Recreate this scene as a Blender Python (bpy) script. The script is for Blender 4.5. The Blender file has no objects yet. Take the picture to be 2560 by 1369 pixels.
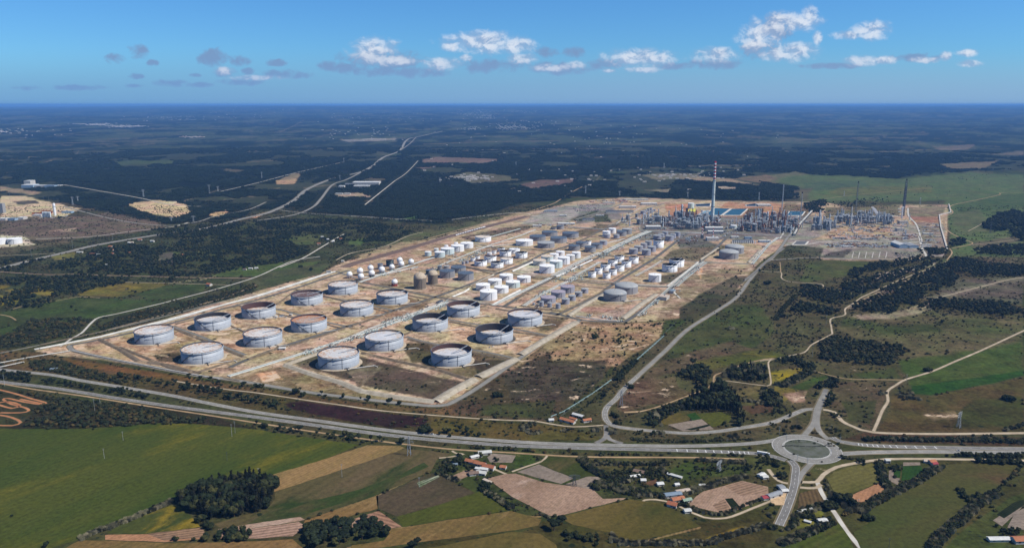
import bpy, math, random
import numpy as np
from mathutils import Vector, Matrix
random.seed(7)
RNG = np.random.default_rng(7)
scene = bpy.context.scene
COL = scene.collection
R = math.radians
# ------------------------------------------------------------------ camera, sky, sun, exposure
CAM_H = 470.0; FPX = 1900.0; IW, IH = 2560.0, 1369.0; EYE = 261.0      # focal length and size in photo pixels, row of the eye level
PITCH = math.atan((IH/2 - EYE)/FPX)
cam_d = bpy.data.cameras.new('camera'); cam = bpy.data.objects.new('camera', cam_d); COL.objects.link(cam)
cam.location = (0, 0, CAM_H); cam.rotation_euler = (math.pi/2 - PITCH, 0, 0)
cam_d.sensor_fit = 'HORIZONTAL'; cam_d.sensor_width = 36; cam_d.lens = 36*FPX/IW
cam_d.clip_start = 5; cam_d.clip_end = 200000
scene.camera = cam
HAZE = 2.9e-5
SUN_EL, SUN_AZ = R(50), R(103)                                          # azimuth clockwise from +Y
sun_dir = Vector((math.sin(SUN_AZ)*math.cos(SUN_EL), math.cos(SUN_AZ)*math.cos(SUN_EL), math.sin(SUN_EL)))
sl = bpy.data.lights.new('sun', 'SUN'); sl.energy = 5.0; sl.angle = R(.53); sl.color = (1, .955, .88)
so = bpy.data.objects.new('sun', sl); COL.objects.link(so); so.rotation_euler = sun_dir.to_track_quat('Z', 'Y').to_euler()
so.location = (0, 0, 2000)
scene.render.engine = 'CYCLES'
scene.view_settings.view_transform = 'Standard'; scene.view_settings.look = 'None'
scene.view_settings.exposure = 0.06; scene.view_settings.gamma = 1
scene.view_settings.use_curve_mapping = False
scene.cycles.max_bounces = 5; scene.cycles.diffuse_bounces = 2; scene.cycles.glossy_bounces = 2
scene.cycles.transmission_bounces = 2; scene.cycles.volume_bounces = 1; scene.cycles.transparent_max_bounces = 6
scene.cycles.use_denoising = True
scene.cycles.sample_clamp_indirect = 4

def NT(tree, typ, **kw):
    n = tree.nodes.new(typ)
    for k, v in kw.items():
        if k in ('op',): n.operation = v
        elif k.startswith('i_'):
            key = k[2:]; key = int(key) if key.isdigit() else key
            n.inputs[key].default_value = v
        else: setattr(n, k, v)
    return n
class NB:
    """tiny expression helper for shader node trees"""
    def __init__(s, t): s.t = t; s.L = t.links.new
    def _in(s, sock, v):
        if hasattr(v, 'is_output'): s.L(v, sock)
        elif v is not None: sock.default_value = v
    def m(s, op, a, b=None, c=None, clamp=False):
        n = s.t.nodes.new('ShaderNodeMath'); n.operation = op; n.use_clamp = clamp
        s._in(n.inputs[0], a)
        if b is not None: s._in(n.inputs[1], b)
        if c is not None: s._in(n.inputs[2], c)
        return n.outputs[0]
    def vm(s, op, a, b=None):
        n = s.t.nodes.new('ShaderNodeVectorMath'); n.operation = op
        s._in(n.inputs[0], a)
        if b is not None:
            if op == 'SCALE': s._in(n.inputs['Scale'], b)
            else: s._in(n.inputs[1], b)
        return n.outputs[0]
    def noise(s, vec, scale, detail=3, rough=.55, dist=0):
        n = s.t.nodes.new('ShaderNodeTexNoise'); s._in(n.inputs['Vector'], vec)
        n.inputs['Scale'].default_value = scale; n.inputs['Detail'].default_value = detail
        n.inputs['Roughness'].default_value = rough; n.inputs['Distortion'].default_value = dist
        return n.outputs['Fac']
    def ramp(s, fac, lo, hi, a=0., b=1., smooth=True):
        n = s.t.nodes.new('ShaderNodeMapRange'); n.interpolation_type = 'SMOOTHSTEP' if smooth else 'LINEAR'
        s._in(n.inputs[0], fac)
        for i, v in ((1, lo), (2, hi), (3, a), (4, b)): s._in(n.inputs[i], v)
        return n.outputs[0]
    def mix(s, fac, a, b, mode='MIX'):
        n = s.t.nodes.new('ShaderNodeMix'); n.data_type = 'RGBA'; n.blend_type = mode
        s._in(n.inputs[0], fac)
        for i, v in ((6, a), (7, b)):
            if isinstance(v, (tuple, list)) and len(v) == 3: v = (*v, 1)
            s._in(n.inputs[i], v)
        return n.outputs[2]
    def sep(s, v):
        n = s.t.nodes.new('ShaderNodeSeparateXYZ'); s._in(n.inputs[0], v); return n.outputs
    def comb(s, x, y, z):
        n = s.t.nodes.new('ShaderNodeCombineXYZ')
        for i, v in enumerate((x, y, z)): s._in(n.inputs[i], v)
        return n.outputs[0]

# sky: Nishita, with the cumulus field far out over the hills mixed in by direction
world = bpy.data.worlds.new('World'); scene.world = world; world.use_nodes = True
wt = world.node_tree; wt.nodes.clear(); W = NB(wt)
sky = wt.nodes.new('ShaderNodeTexSky'); sky.sky_type = 'NISHITA'; sky.sun_disc = False
sky.sun_elevation = SUN_EL; sky.sun_rotation = SUN_AZ; sky.altitude = 470
sky.air_density = 1.0; sky.dust_density = 0.35; sky.ozone_density = 3.5
bg = wt.nodes.new('ShaderNodeBackground'); bg.inputs['Strength'].default_value = 0.085
wo = wt.nodes.new('ShaderNodeOutputWorld'); wt.links.new(bg.outputs[0], wo.inputs[0])
skc = sky.outputs[0]
tc = wt.nodes.new('ShaderNodeTexCoord')
gx, gy, gz = W.sep(tc.outputs['Generated'])
front = W.ramp(gy, .05, .2)
gys = W.m('MAXIMUM', gy, .05)
cu = W.m('DIVIDE', gx, gys); cv = W.m('DIVIDE', gz, gys)
tintf = W.ramp(gz, .12, .45)
skc = W.mix(1., sky.outputs[0], W.mix(tintf, (.44, .90, 1.38), (.40, .60, .86)), 'MULTIPLY')
def blobs(lst):
    F_ = None
    for (x, y, a, b_) in lst:
        dx = x-IW/2; dy = y-IH/2; fw = FPX*math.cos(PITCH) - dy*math.sin(PITCH)
        u0 = dx/fw; v0 = -(dy*math.cos(PITCH)+FPX*math.sin(PITCH))/fw; A = FPX/a/1.12; B = FPX/b_/1.1
        n = wt.nodes.new('ShaderNodeVectorMath'); n.operation = 'MULTIPLY_ADD'; wt.links.new(cuv, n.inputs[0])
        n.inputs[1].default_value = (A, B, 0); n.inputs[2].default_value = (-u0*A, -v0*B, 0)
        q = wt.nodes.new('ShaderNodeVectorMath'); q.operation = 'LENGTH'; wt.links.new(n.outputs[0], q.inputs[0])
        F_ = q.outputs['Value'] if F_ is None else W.m('MINIMUM', F_, q.outputs['Value'])
    return W.m('MAXIMUM', W.m('SUBTRACT', 1., W.m('MULTIPLY', F_, F_)), -3.)
cuv = W.comb(cu, cv, 0)
cvec = W.comb(cu, W.m('MULTIPLY', cv, 1.35), .37)
cvec2 = W.comb(W.m('ADD', cu, .004), W.m('MULTIPLY', W.m('ADD', cv, .0045), 1.35), .37)
cn = W.noise(cvec, 55, 8, .62, .35); cn2 = W.noise(cvec2, 55, 8, .62, .35)
cl = W.noise(cvec, 20, 4, .55)
white = blobs([(1898, 92, 52, 40), (1975, 55, 70, 24), (2022, 40, 22, 26), (1985, 130, 62, 24), (1935, 138, 40, 16), (2178, 76, 46, 24), (2118, 88, 40, 11), (2045, 95, 12, 16),
               (1600, 146, 90, 22), (1790, 138, 56, 18), (1212, 107, 100, 27), (1290, 112, 45, 22), (1130, 116, 26, 13), (935, 128, 58, 32), (965, 150, 70, 14), (1105, 160, 52, 16),
               (1165, 145, 16, 9), (1305, 147, 40, 13), (2160, 152, 45, 13), (2208, 151, 34, 10), (2420, 132, 28, 9), (2425, 160, 30, 9), (560, 178, 26, 11), (1440, 162, 26, 10), (2365, 142, 14, 12), (2310, 150, 36, 8),
               (1375, 170, 46, 9), (640, 195, 70, 7), (1605, 174, 44, 8), (1522, 178, 16, 5)])
grey = blobs([(345, 130, 26, 18), (290, 148, 24, 14), (382, 158, 14, 9), (535, 145, 44, 22), (600, 152, 32, 14), (692, 157, 24, 9), (820, 165, 26, 12), (860, 170, 40, 14), (560, 182, 36, 14), (620, 178, 18, 9),
              (340, 191, 22, 7), (488, 189, 16, 5), (76, 220, 40, 7), (205, 219, 70, 7), (337, 215, 24, 5), (425, 208, 46, 10), (500, 212, 40, 7), (600, 205, 80, 9), (700, 186, 60, 12), (745, 188, 40, 9),
              (940, 178, 90, 14), (1040, 180, 90, 14), (1370, 132, 26, 14), (1440, 132, 30, 16), (1390, 170, 90, 16), (1230, 165, 110, 18), (1510, 160, 60, 12), (1690, 165, 60, 9), (1790, 160, 66, 14), (2080, 165, 80, 8), (960, 150, 100, 30),
              (2290, 145, 60, 12), (1900, 125, 46, 26), (1940, 70, 50, 30)])
dw = W.m('MULTIPLY', W.ramp(W.m('ADD', white, W.m('MULTIPLY', W.m('SUBTRACT', cn, .5), 2.3)), -.3, 1.35), front)
dg = W.m('MULTIPLY', W.ramp(W.m('ADD', grey, W.m('MULTIPLY', W.m('SUBTRACT', cn, .5), 3.4)), .0, 1.1), front)
shade = W.m('ADD', W.ramp(W.m('ADD', white, W.m('SUBTRACT', cl, .5)), -.2, .9, .0, .68), W.m('MULTIPLY', W.m('SUBTRACT', cn, cn2), 6.), clamp=True)
K_ = 1/.085
cwhite = W.mix(shade, tuple(v*K_ for v in (.33, .43, .62)), tuple(v*K_ for v in (.72, .77, .86)))
skc = W.mix(W.m('MULTIPLY', dg, .88), skc, tuple(v*K_ for v in (.19, .30, .51)))
skc = W.mix(W.m('MULTIPLY', dw, .92), skc, cwhite)
# thin far veil low over the hills
veil = W.m('MULTIPLY', W.ramp(cv, .075, .005), front)
skc = W.mix(W.m('MULTIPLY', veil, .7), skc, W.mix(W.ramp(cu, -.6, .5), tuple(v*K_ for v in (.15, .32, .62)), tuple(v*K_ for v in (.25, .40, .66))))

wt.links.new(skc, bg.inputs['Color'])

# ------------------------------------------------------------------ ground projection (a photo pixel to the place on the ground it shows)
cp, sp = math.cos(PITCH), math.sin(PITCH)
def G(x, y, z=0.):
    """photo pixel -> ground point (works on arrays)"""
    dx = np.asarray(x, float) - IW/2; dy = np.asarray(y, float) - IH/2
    down = dy*cp + FPX*sp; fwd = FPX*cp - dy*sp
    t = (CAM_H - z)/down
    return dx*t, fwd*t
def P(x, y, z=0.):
    a, b = G(x, y, z); return Vector((float(a), float(b), z))
def mpp(y):
    """metres per photo pixel at that row of the ground (across)"""
    down = (y - IH/2)*cp + FPX*sp
    return CAM_H/down
def dep_sin(y):
    down = (y - IH/2)*cp + FPX*sp; fwd = FPX*cp - (y-IH/2)*sp
    return down/math.hypot(down, fwd)
def srgb(r, g, b):
    f = lambda c: (c/255/12.92) if c <= 10.31 else ((c/255 + .055)/1.055)**2.4
    return (f(r), f(g), f(b))
def c4(c): return (c[0], c[1], c[2], 1)

# value noise in numpy, for masks and scatter
_tab = np.random.default_rng(3).random((256, 256))
def vnoise(x, y, oct=4, rough=.5):
    out = 0; amp = 1; tot = 0
    x = np.asarray(x, float); y = np.asarray(y, float)
    for o in range(oct):
        xi = np.floor(x).astype(int); yi = np.floor(y).astype(int); fx = x - xi; fy = y - yi
        fx = fx*fx*(3-2*fx); fy = fy*fy*(3-2*fy)
        a = _tab[xi & 255, yi & 255]; b = _tab[(xi+1) & 255, yi & 255]; c = _tab[xi & 255, (yi+1) & 255]; d = _tab[(xi+1) & 255, (yi+1) & 255]
        out = out + amp*((a*(1-fx)+b*fx)*(1-fy) + (c*(1-fx)+d*fx)*fy); tot += amp
        amp *= rough; x = x*2.03 + 17.3; y = y*2.03 + 9.1
    return out/tot
def inpoly(px, py, poly):
    ins = np.zeros(np.shape(px), bool); n = len(poly)
    for i in range(n):
        x1, y1 = poly[i]; x2, y2 = poly[(i+1) % n]
        if y1 == y2: continue
        c = ((y1 > py) != (y2 > py)) & (px < (x2-x1)*(py-y1)/(y2-y1) + x1)
        ins ^= c
    return ins
def sdist(px, py, poly, closed=True):
    d2 = np.full(np.shape(px), 1e18); n = len(poly)
    for i in range(n if closed else n-1):
        x1, y1 = poly[i]; x2, y2 = poly[(i+1) % n]
        ex, ey = x2-x1, y2-y1; l2 = ex*ex+ey*ey + 1e-9
        t = np.clip(((px-x1)*ex + (py-y1)*ey)/l2, 0, 1)
        d2 = np.minimum(d2, (px-x1-t*ex)**2 + (py-y1-t*ey)**2)
    d = np.sqrt(d2)
    return np.where(inpoly(px, py, poly), d, -d) if closed else d

# ------------------------------------------------------------------ mesh helpers
def mesh_obj(name, V, F, mat=None, parent=None, smooth=False, link=True):
    me = bpy.data.meshes.new(name); me.from_pydata([tuple(v) for v in V], [], F)
    if smooth: me.polygons.foreach_set('use_smooth', [True]*len(me.polygons))
    if mat: me.materials.append(mat)
    me.update()
    o = bpy.data.objects.new(name, me)
    if link: COL.objects.link(o)
    if parent: o.parent = parent
    return o
def big_mesh(name, V, Q, mat):
    """numpy verts (n,3) and quads (m,4)"""
    me = bpy.data.meshes.new(name); n, m = len(V), len(Q); k = Q.shape[1]
    me.vertices.add(n); me.vertices.foreach_set('co', np.asarray(V, np.float32).ravel())
    me.loops.add(m*k); me.loops.foreach_set('vertex_index', Q.astype(np.int32).ravel())
    me.polygons.add(m); me.polygons.foreach_set('loop_start', np.arange(0, m*k, k, dtype=np.int32))
    me.materials.append(mat); me.update(calc_edges=True)
    o = bpy.data.objects.new(name, me); COL.objects.link(o); return o
def tag(o, label=None, cat=None, group=None, kind=None):
    if label: o['label'] = label
    if cat: o['category'] = cat
    if group: o['group'] = group
    if kind: o['kind'] = kind
    return o
def empty(name, loc, rz=0, label=None, cat=None, group=None):
    o = bpy.data.objects.new(name, None); COL.objects.link(o); o.empty_display_size = 1
    o.location = loc; o.rotation_euler = (0, 0, rz)
    return tag(o, label, cat, group)
def kids(o): return [c for c in COL.objects if c.parent == o]
_kidcache = {}
def copy_tree(o, loc=None, rz=None, scale=None, label=None, group=None, parent=None):
    c = o.copy(); COL.objects.link(c)
    if parent: c.parent = parent
    if loc is not None: c.location = loc
    if rz is not None: c.rotation_euler = (0, 0, rz)
    if scale is not None: c.scale = scale if hasattr(scale, '__len__') else (scale,)*3
    if label: c['label'] = label
    if group: c['group'] = group
    for ch in o.children: copy_tree(ch, parent=c)
    return c
class MB:
    def __init__(s): s.V = []; s.F = []
    def add(s, V, F):
        b = len(s.V); s.V += [tuple(v) for v in V]; s.F += [tuple(i+b for i in f) for f in F]; return s
    def box(s, cx, cy, z0, sx, sy, sz, rz=0, taper=1):
        c, n = math.cos(rz), math.sin(rz); V = []
        for k, z in ((1, z0), (taper, z0+sz)):
            for a, b in ((-1, -1), (1, -1), (1, 1), (-1, 1)):
                x, y = a*sx/2*k, b*sy/2*k; V.append((cx+x*c-y*n, cy+x*n+y*c, z))
        return s.add(V, [(3, 2, 1, 0), (4, 5, 6, 7), (0, 1, 5, 4), (1, 2, 6, 5), (2, 3, 7, 6), (3, 0, 4, 7)])
    def tube(s, p, q, r0, r1=None, n=8, caps=True):
        p = Vector(p); q = Vector(q); r1 = r0 if r1 is None else r1
        d = (q-p).normalized(); u = d.orthogonal().normalized(); v = d.cross(u); V = []
        for c, r in ((p, r0), (q, r1)):
            for i in range(n):
                a = 2*math.pi*i/n; V.append(c + u*(r*math.cos(a)) + v*(r*math.sin(a)))
        F = [(i, (i+1) % n, n+(i+1) % n, n+i) for i in range(n)]
        if caps: F += [tuple(range(n))[::-1], tuple(range(n, 2*n))]
        return s.add(V, F)
    def lathe(s, prof, n=24, cx=0, cy=0, a0=0, a1=2*math.pi):
        full = abs(a1-a0-2*math.pi) < 1e-6; m = n if full else n+1; V = []; F = []
        for i in range(m):
            a = a0 + (a1-a0)*i/n
            for r, z in prof: V.append((cx+r*math.cos(a), cy+r*math.sin(a), z))
        k = len(prof)
        for i in range(n):
            j = (i+1) % m
            for t in range(k-1): F.append((i*k+t, j*k+t, j*k+t+1, i*k+t+1))
        return s.add(V, F)
    def obj(s, name, mat, parent=None, smooth=False): return mesh_obj(name, s.V, s.F, mat, parent, smooth)

def sheet(name, pts, z, mat, kind='structure', label=None):
    """a flat sheet lying on the ground, outline given in photo pixels"""
    V = [(*map(float, G(x, y)), z) for x, y in pts]
    a = sum(V[i][0]*V[(i+1) % len(V)][1] - V[(i+1) % len(V)][0]*V[i][1] for i in range(len(V)))
    if a < 0: V = V[::-1]
    from mathutils.geometry import tessellate_polygon
    tris = tessellate_polygon([[Vector(v) for v in V]])
    o = mesh_obj(name, V, [tuple(t) for t in tris], mat)
    for p_ in o.data.polygons:
        if p_.normal.z < 0: p_.flip()
    return tag(o, label, None, None, kind)
def wpts(pts): return [Vector((*map(float, G(x, y)), 0)) for x, y in pts]
def smooth_line(P_, step=12.):
    """Catmull-Rom through world points"""
    out = []
    n = len(P_)
    for i in range(n-1):
        p0 = P_[max(i-1, 0)]; p1 = P_[i]; p2 = P_[i+1]; p3 = P_[min(i+2, n-1)]
        k = max(2, min(40, int((p2-p1).length/step)))
        for j in range(k):
            t = j/k; t2 = t*t; t3 = t2*t
            out.append(.5*((2*p1) + (p2-p0)*t + (2*p0-5*p1+4*p2-p3)*t2 + (3*p1-p0-3*p2+p3)*t3))
    out.append(P_[-1]); return out
def frames(line):
    fr = []
    for i, p in enumerate(line):
        d = (line[min(i+1, len(line)-1)] - line[max(i-1, 0)]); d.z = 0
        d = d.normalized() if d.length > 1e-6 else Vector((1, 0, 0)); fr.append((p, d, Vector((-d.y, d.x, 0))))
    return fr
def strip(name, pts, width, z, mat, smooth=True, off=0., kind='structure', profile=None, parent=None, step=12., wvar=0):
    line = smooth_line(wpts(pts), step) if smooth else wpts(pts)
    if profile is None: profile = [(-.5*width, z), (.5*width, z)]
    V = []; k = len(profile)
    for p in line:
        d_ = math.hypot(p.x, p.y)
        if d_ > 8300: p.z = float(hills(np.array([p.x]), np.array([p.y]))[0]) + 3
    for i, (p, d, nn) in enumerate(frames(line)):
        wv = 1 + wvar*(float(vnoise(i*.35+len(pts), .5, 2))-.5)*2 if wvar else 1
        for u, zz in profile: q = p + nn*(off+u*wv); V.append((q.x, q.y, p.z+zz))
    F = [(i*k+t, (i+1)*k+t, (i+1)*k+t+1, i*k+t+1) for i in range(len(line)-1) for t in range(k-1)]
    o = mesh_obj(name, V, [f[::-1] for f in F], mat, parent)
    if kind: o['kind'] = kind
    return o

# ------------------------------------------------------------------ materials
MATS = {}
def base_mat(name):
    m = bpy.data.materials.new(name); m.use_nodes = True; t = m.node_tree; b = t.nodes['Principled BSDF']
    MATS[name] = m; return m, t, b, NB(t)
def pmat(name, a, b_=None, scale=.05, rough=.8, detail=4, metal=0, c=None, cscale=None, cthr=(.55, .7), bump=0, stretch=(1, 1, 1), spec=.3, space='world', rnd=0):
    """two-tone noise material with an optional third patchy tone"""
    m, t, b, N = base_mat(name)
    if space == 'world':
        g = t.nodes.new('ShaderNodeNewGeometry'); vec = g.outputs['Position']
    else:
        g = t.nodes.new('ShaderNodeTexCoord'); vec = g.outputs['Object']
    if stretch != (1, 1, 1): vec = N.vm('MULTIPLY', vec, stretch)
    if b_ is None: b_ = tuple(v*.8 for v in a)
    n1 = N.noise(vec, scale, detail, .6)
    col = N.mix(N.ramp(n1, .35, .65), a, b_)
    if c is not None:
        n2 = N.noise(vec, cscale or scale*.3, 5, .65)
        col = N.mix(N.ramp(n2, cthr[0], cthr[1]), col, c)
    if rnd:
        oi = t.nodes.new('ShaderNodeObjectInfo')
        col = N.mix(1., col, N.vm('SCALE', (1, 1, 1), N.ramp(oi.outputs['Random'], 0, 1, 1-rnd, 1+rnd, False)), 'MULTIPLY')
    N.L(col, b.inputs['Base Color']); b.inputs['Roughness'].default_value = rough
    b.inputs['Metallic'].default_value = metal
    b.inputs['Specular IOR Level'].default_value = spec
    if bump:
        bn = t.nodes.new('ShaderNodeBump'); bn.inputs['Strength'].default_value = .5; bn.inputs['Distance'].default_value = bump
        N.L(N.noise(vec, scale*2, 4, .65), bn.inputs['Height']); N.L(bn.outputs[0], b.inputs['Normal'])
    return m
def field_mat(name, a, b_, c=None, ang=0., row=6., rowamt=.25, scale=.02, cthr=(.55, .7), rough=1, cscale=.012):
    """a field: broad tone changes drawn out along the rows, fine rows, grain"""
    m, t, b, N = base_mat(name)
    g = t.nodes.new('ShaderNodeNewGeometry'); x, y, z = N.sep(g.outputs['Position'])
    ca, sa = math.cos(ang), math.sin(ang)
    u = N.m('ADD', N.m('MULTIPLY', x, ca), N.m('MULTIPLY', y, sa)); v = N.m('ADD', N.m('MULTIPLY', x, -sa), N.m('MULTIPLY', y, ca))
    uv = N.comb(N.m('MULTIPLY', u, .28), v, 0)
    n1 = N.noise(uv, scale, 5, .6); col = N.mix(N.ramp(n1, .36, .64), a, b_)
    if c is not None:
        n2 = N.noise(N.comb(N.m('MULTIPLY', u, .5), v, 3.), cscale, 6, .65, .5)
        col = N.mix(N.ramp(n2, cthr[0], cthr[1]), col, c)
    rows = N.m('SINE', N.m('MULTIPLY', N.m('ADD', v, N.m('MULTIPLY', N.noise(uv, .05, 2), 3)), 2*math.pi/row))
    grain = N.noise(g.outputs['Position'], .17, 5, .75)
    blot = N.noise(uv, .045, 7, .75, .6); col = N.mix(N.m('MULTIPLY', N.ramp(blot, .52, .7), .55), col, N.mix(1., col, (.62, .68, .6), 'MULTIPLY'))
    f = N.m('ADD', N.m('MULTIPLY', rows, rowamt), N.ramp(grain, .3, .7, -.36, .36, False))
    col = N.mix(1., col, N.vm('SCALE', (1, 1, 1), N.m('ADD', 1., f)), 'MULTIPLY')
    N.L(col, b.inputs['Base Color']); b.inputs['Roughness'].default_value = rough; b.inputs['Specular IOR Level'].default_value = .1
    return m

# ------------------------------------------------------------------ the ground: one sheet out to the horizon, hills rising far off
def zbase(d):
    t = np.clip((np.asarray(d, float) - 9500)/38000, 0, 1)
    return 345*(t*t*(3-2*t))*.78 + 60*np.clip((np.asarray(d, float)-9500)/50000, 0, 1)
_G0 = G
def G(x, y, z=0.):
    a, b = _G0(x, y, z)
    if np.any(b > 9000):
        for _ in range(14):
            zz = z + zbase(np.hypot(a, b))
            dy = np.asarray(y, float) - IH/2; down = dy*cp + FPX*sp; fwd = FPX*cp - dy*sp
            t = (CAM_H - zz)/np.maximum(down, 3); a2 = (np.asarray(x, float)-IW/2)*t; b2 = fwd*t
            a = a*.5 + a2*.5; b = b*.5 + b2*.5
    return a, b
def hills(x, y):
    d = np.hypot(x, y); m = np.clip((d-8500)/14000, 0, 1)
    r = vnoise(x/3600+3.3, y/2300+8.1, 4, .5) - .5
    r2 = vnoise(x/9000+31.3, y/4200+2.1, 3, .5) - .5
    lf = np.clip((-x/np.maximum(y, 1) - .35)/.3, 0, 1)                 # lower land to the far left
    return zbase(d) + m*(130*r + 90*r2*np.clip((d-14000)/20000, 0, 1)) - lf*90*np.clip((d-14000)/25000, 0, 1)
def proj(X, Y, Z):
    """world -> photo pixel"""
    fw = Y*cp - (Z-CAM_H)*sp; up = Y*sp + (Z-CAM_H)*cp
    return IW/2 + FPX*X/fw, IH/2 - FPX*up/fw

ys = [3300, 2600, 2100, 1800, 1600, 1500, 1450] + list(np.arange(1420, 480, -2.7)) + list(np.arange(480, 371, -1.7))
ds = [float(_G0(0, y)[1]) for y in ys]
d = ds[-1]
while d < 90000: d *= 1.017; ds.append(d)
ds = np.array(ds)
xs = np.concatenate([np.linspace(-7000, -500, 9)[:-1], np.linspace(-500, -20, 40)[:-1], np.arange(-20, 2582, 2.7), np.linspace(2600, 3060, 40), np.linspace(3060, 9500, 9)[1:]])
sl_ = (xs - IW/2)/FPX                                                   # sideways slope per metre of optical depth
Yg, Sg = np.meshgrid(ds, sl_, indexing='ij')
Dg = Yg*cp + CAM_H*sp                                                   # optical depth of flat ground there
Xg = Sg*Dg
Zg = hills(Xg, Yg)
PXg, PYg = proj(Xg, Yg, Zg)
PXf = np.broadcast_to(xs, Xg.shape)
nr, nc = Xg.shape
colr = np.zeros((nr, nc, 3)); aux = np.zeros((nr, nc, 3))
wn1 = (vnoise(Xg/70, Yg/70, 4, .55)-.5); wn2 = (vnoise(Xg/70+50, Yg/70+90, 4, .55)-.5)
wn3 = (vnoise(Xg/400, Yg/400, 4, .55)-.5); wn4 = (vnoise(Xg/400+20, Yg/400+70, 4, .55)-.5)
def lerp(a, b, t): return a + (b-a)*t
def paint(poly, rgb, feather=3, warp=6, op=1., bush=None, sand=None, yel=None):
    xs_ = [p[0] for p in poly]; ys_ = [p[1] for p in poly]; mrg = feather + warp + 4
    sel = (PXg > min(xs_)-mrg) & (PXg < max(xs_)+mrg) & (PYg > min(ys_)-mrg) & (PYg < max(ys_)+mrg)
    if not sel.any(): return
    px = PXg[sel] + (wn1[sel]*1.4 + wn3[sel])*warp*2; py = PYg[sel] + (wn2[sel]*1.4 + wn4[sel])*warp*1.2
    w = np.clip(sdist(px, py, poly)/max(feather, .01) + .5, 0, 1)*op
    if rgb is not None:
        c = np.array(srgb(*rgb)); colr[sel] = colr[sel]*(1-w[:, None]) + c*w[:, None]
    for k, v in enumerate((bush, sand, yel)):
        if v is not None: a = aux[..., k]; a[sel] = a[sel]*(1-w) + v*w
def pline(pts, width, rgb, op=1., feather=1.):
    """a faint track or ditch, width in photo pixels"""
    xs_ = [p[0] for p in pts]; ys_ = [p[1] for p in pts]; mrg = width + 4
    sel = (PXg > min(xs_)-mrg) & (PXg < max(xs_)+mrg) & (PYg > min(ys_)-mrg) & (PYg < max(ys_)+mrg)
    if not sel.any(): return
    d_ = sdist(PXg[sel]+wn1[sel]*2, PYg[sel]+wn2[sel]*2, pts, False)
    w = np.clip((width/2 - d_)/feather + .5, 0, 1)*op
    colr[sel] = colr[sel]*(1-w[:, None]) + np.array(srgb(*rgb))*w[:, None]
# --- base: heath and scrub land, greener to the east, forest floor to the north
def s01(a, lo, hi): t = np.clip((a-lo)/(hi-lo), 0, 1); return t*t*(3-2*t)
base = lerp(np.array(srgb(84, 78, 50)), np.array(srgb(72, 80, 42)), s01(wn3, -.2, .2)[..., None])
base = lerp(base, np.array(srgb(98, 84, 62)), (s01(wn4, .02, .22)*.7)[..., None])
colr[:] = base
aux[..., 0] = .35; aux[..., 1] = .12
FORESTC = (46, 51, 38)
# whole northern forest
NF = [(-400, 520), (-60, 478), (120, 500), (300, 540), (420, 560), (600, 545), (640, 520), (760, 530), (900, 545), (1080, 560), (1180, 545), (1290, 510), (1380, 502), (1460, 492), (1600, 494), (1760, 502),
      (1960, 505), (2000, 497), (2030, 480), (1960, 455), (1940, 440), (2100, 445), (2230, 448), (2290, 436), (2420, 430), (2520, 425), (3000, 430), (3000, 258), (-400, 258)]
paint(NF, FORESTC, 6, 10, 1, .9, .02)
# land beyond: patchwork of woods, clearings, heath
dd = np.hypot(Xg, Yg); far = s01(dd, 7000, 10500)
pn = vnoise(Xg/620+7, Yg/950+3, 5, .6); pn2 = vnoise(Xg/260+37, Yg/520+13, 4, .6)
fc = lerp(np.array(srgb(40, 50, 38)), np.array(srgb(86, 94, 66)), s01(pn, .46, .62)[..., None])
fc = lerp(fc, np.array(srgb(112, 104, 84)), (s01(pn2, .62, .72)*.8)[..., None])
fc = lerp(fc, np.array(srgb(30, 40, 32)), (s01(pn2, .42, .30)*.8)[..., None])
inn = far*(PYg < 420)
colr[:] = lerp(colr, fc, inn[..., None]); aux[..., 0] = lerp(aux[..., 0], .6, inn)
nb = s01(vnoise(Xg/420+70, Yg/560+30, 4, .6), .54, .66)*(PYg < 560)*(aux[..., 0] > .7)
colr[:] = lerp(colr, np.array(srgb(78, 80, 56)), (nb*.8)[..., None]); aux[..., 0] = np.where(nb > .45, .55, aux[..., 0])
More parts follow.
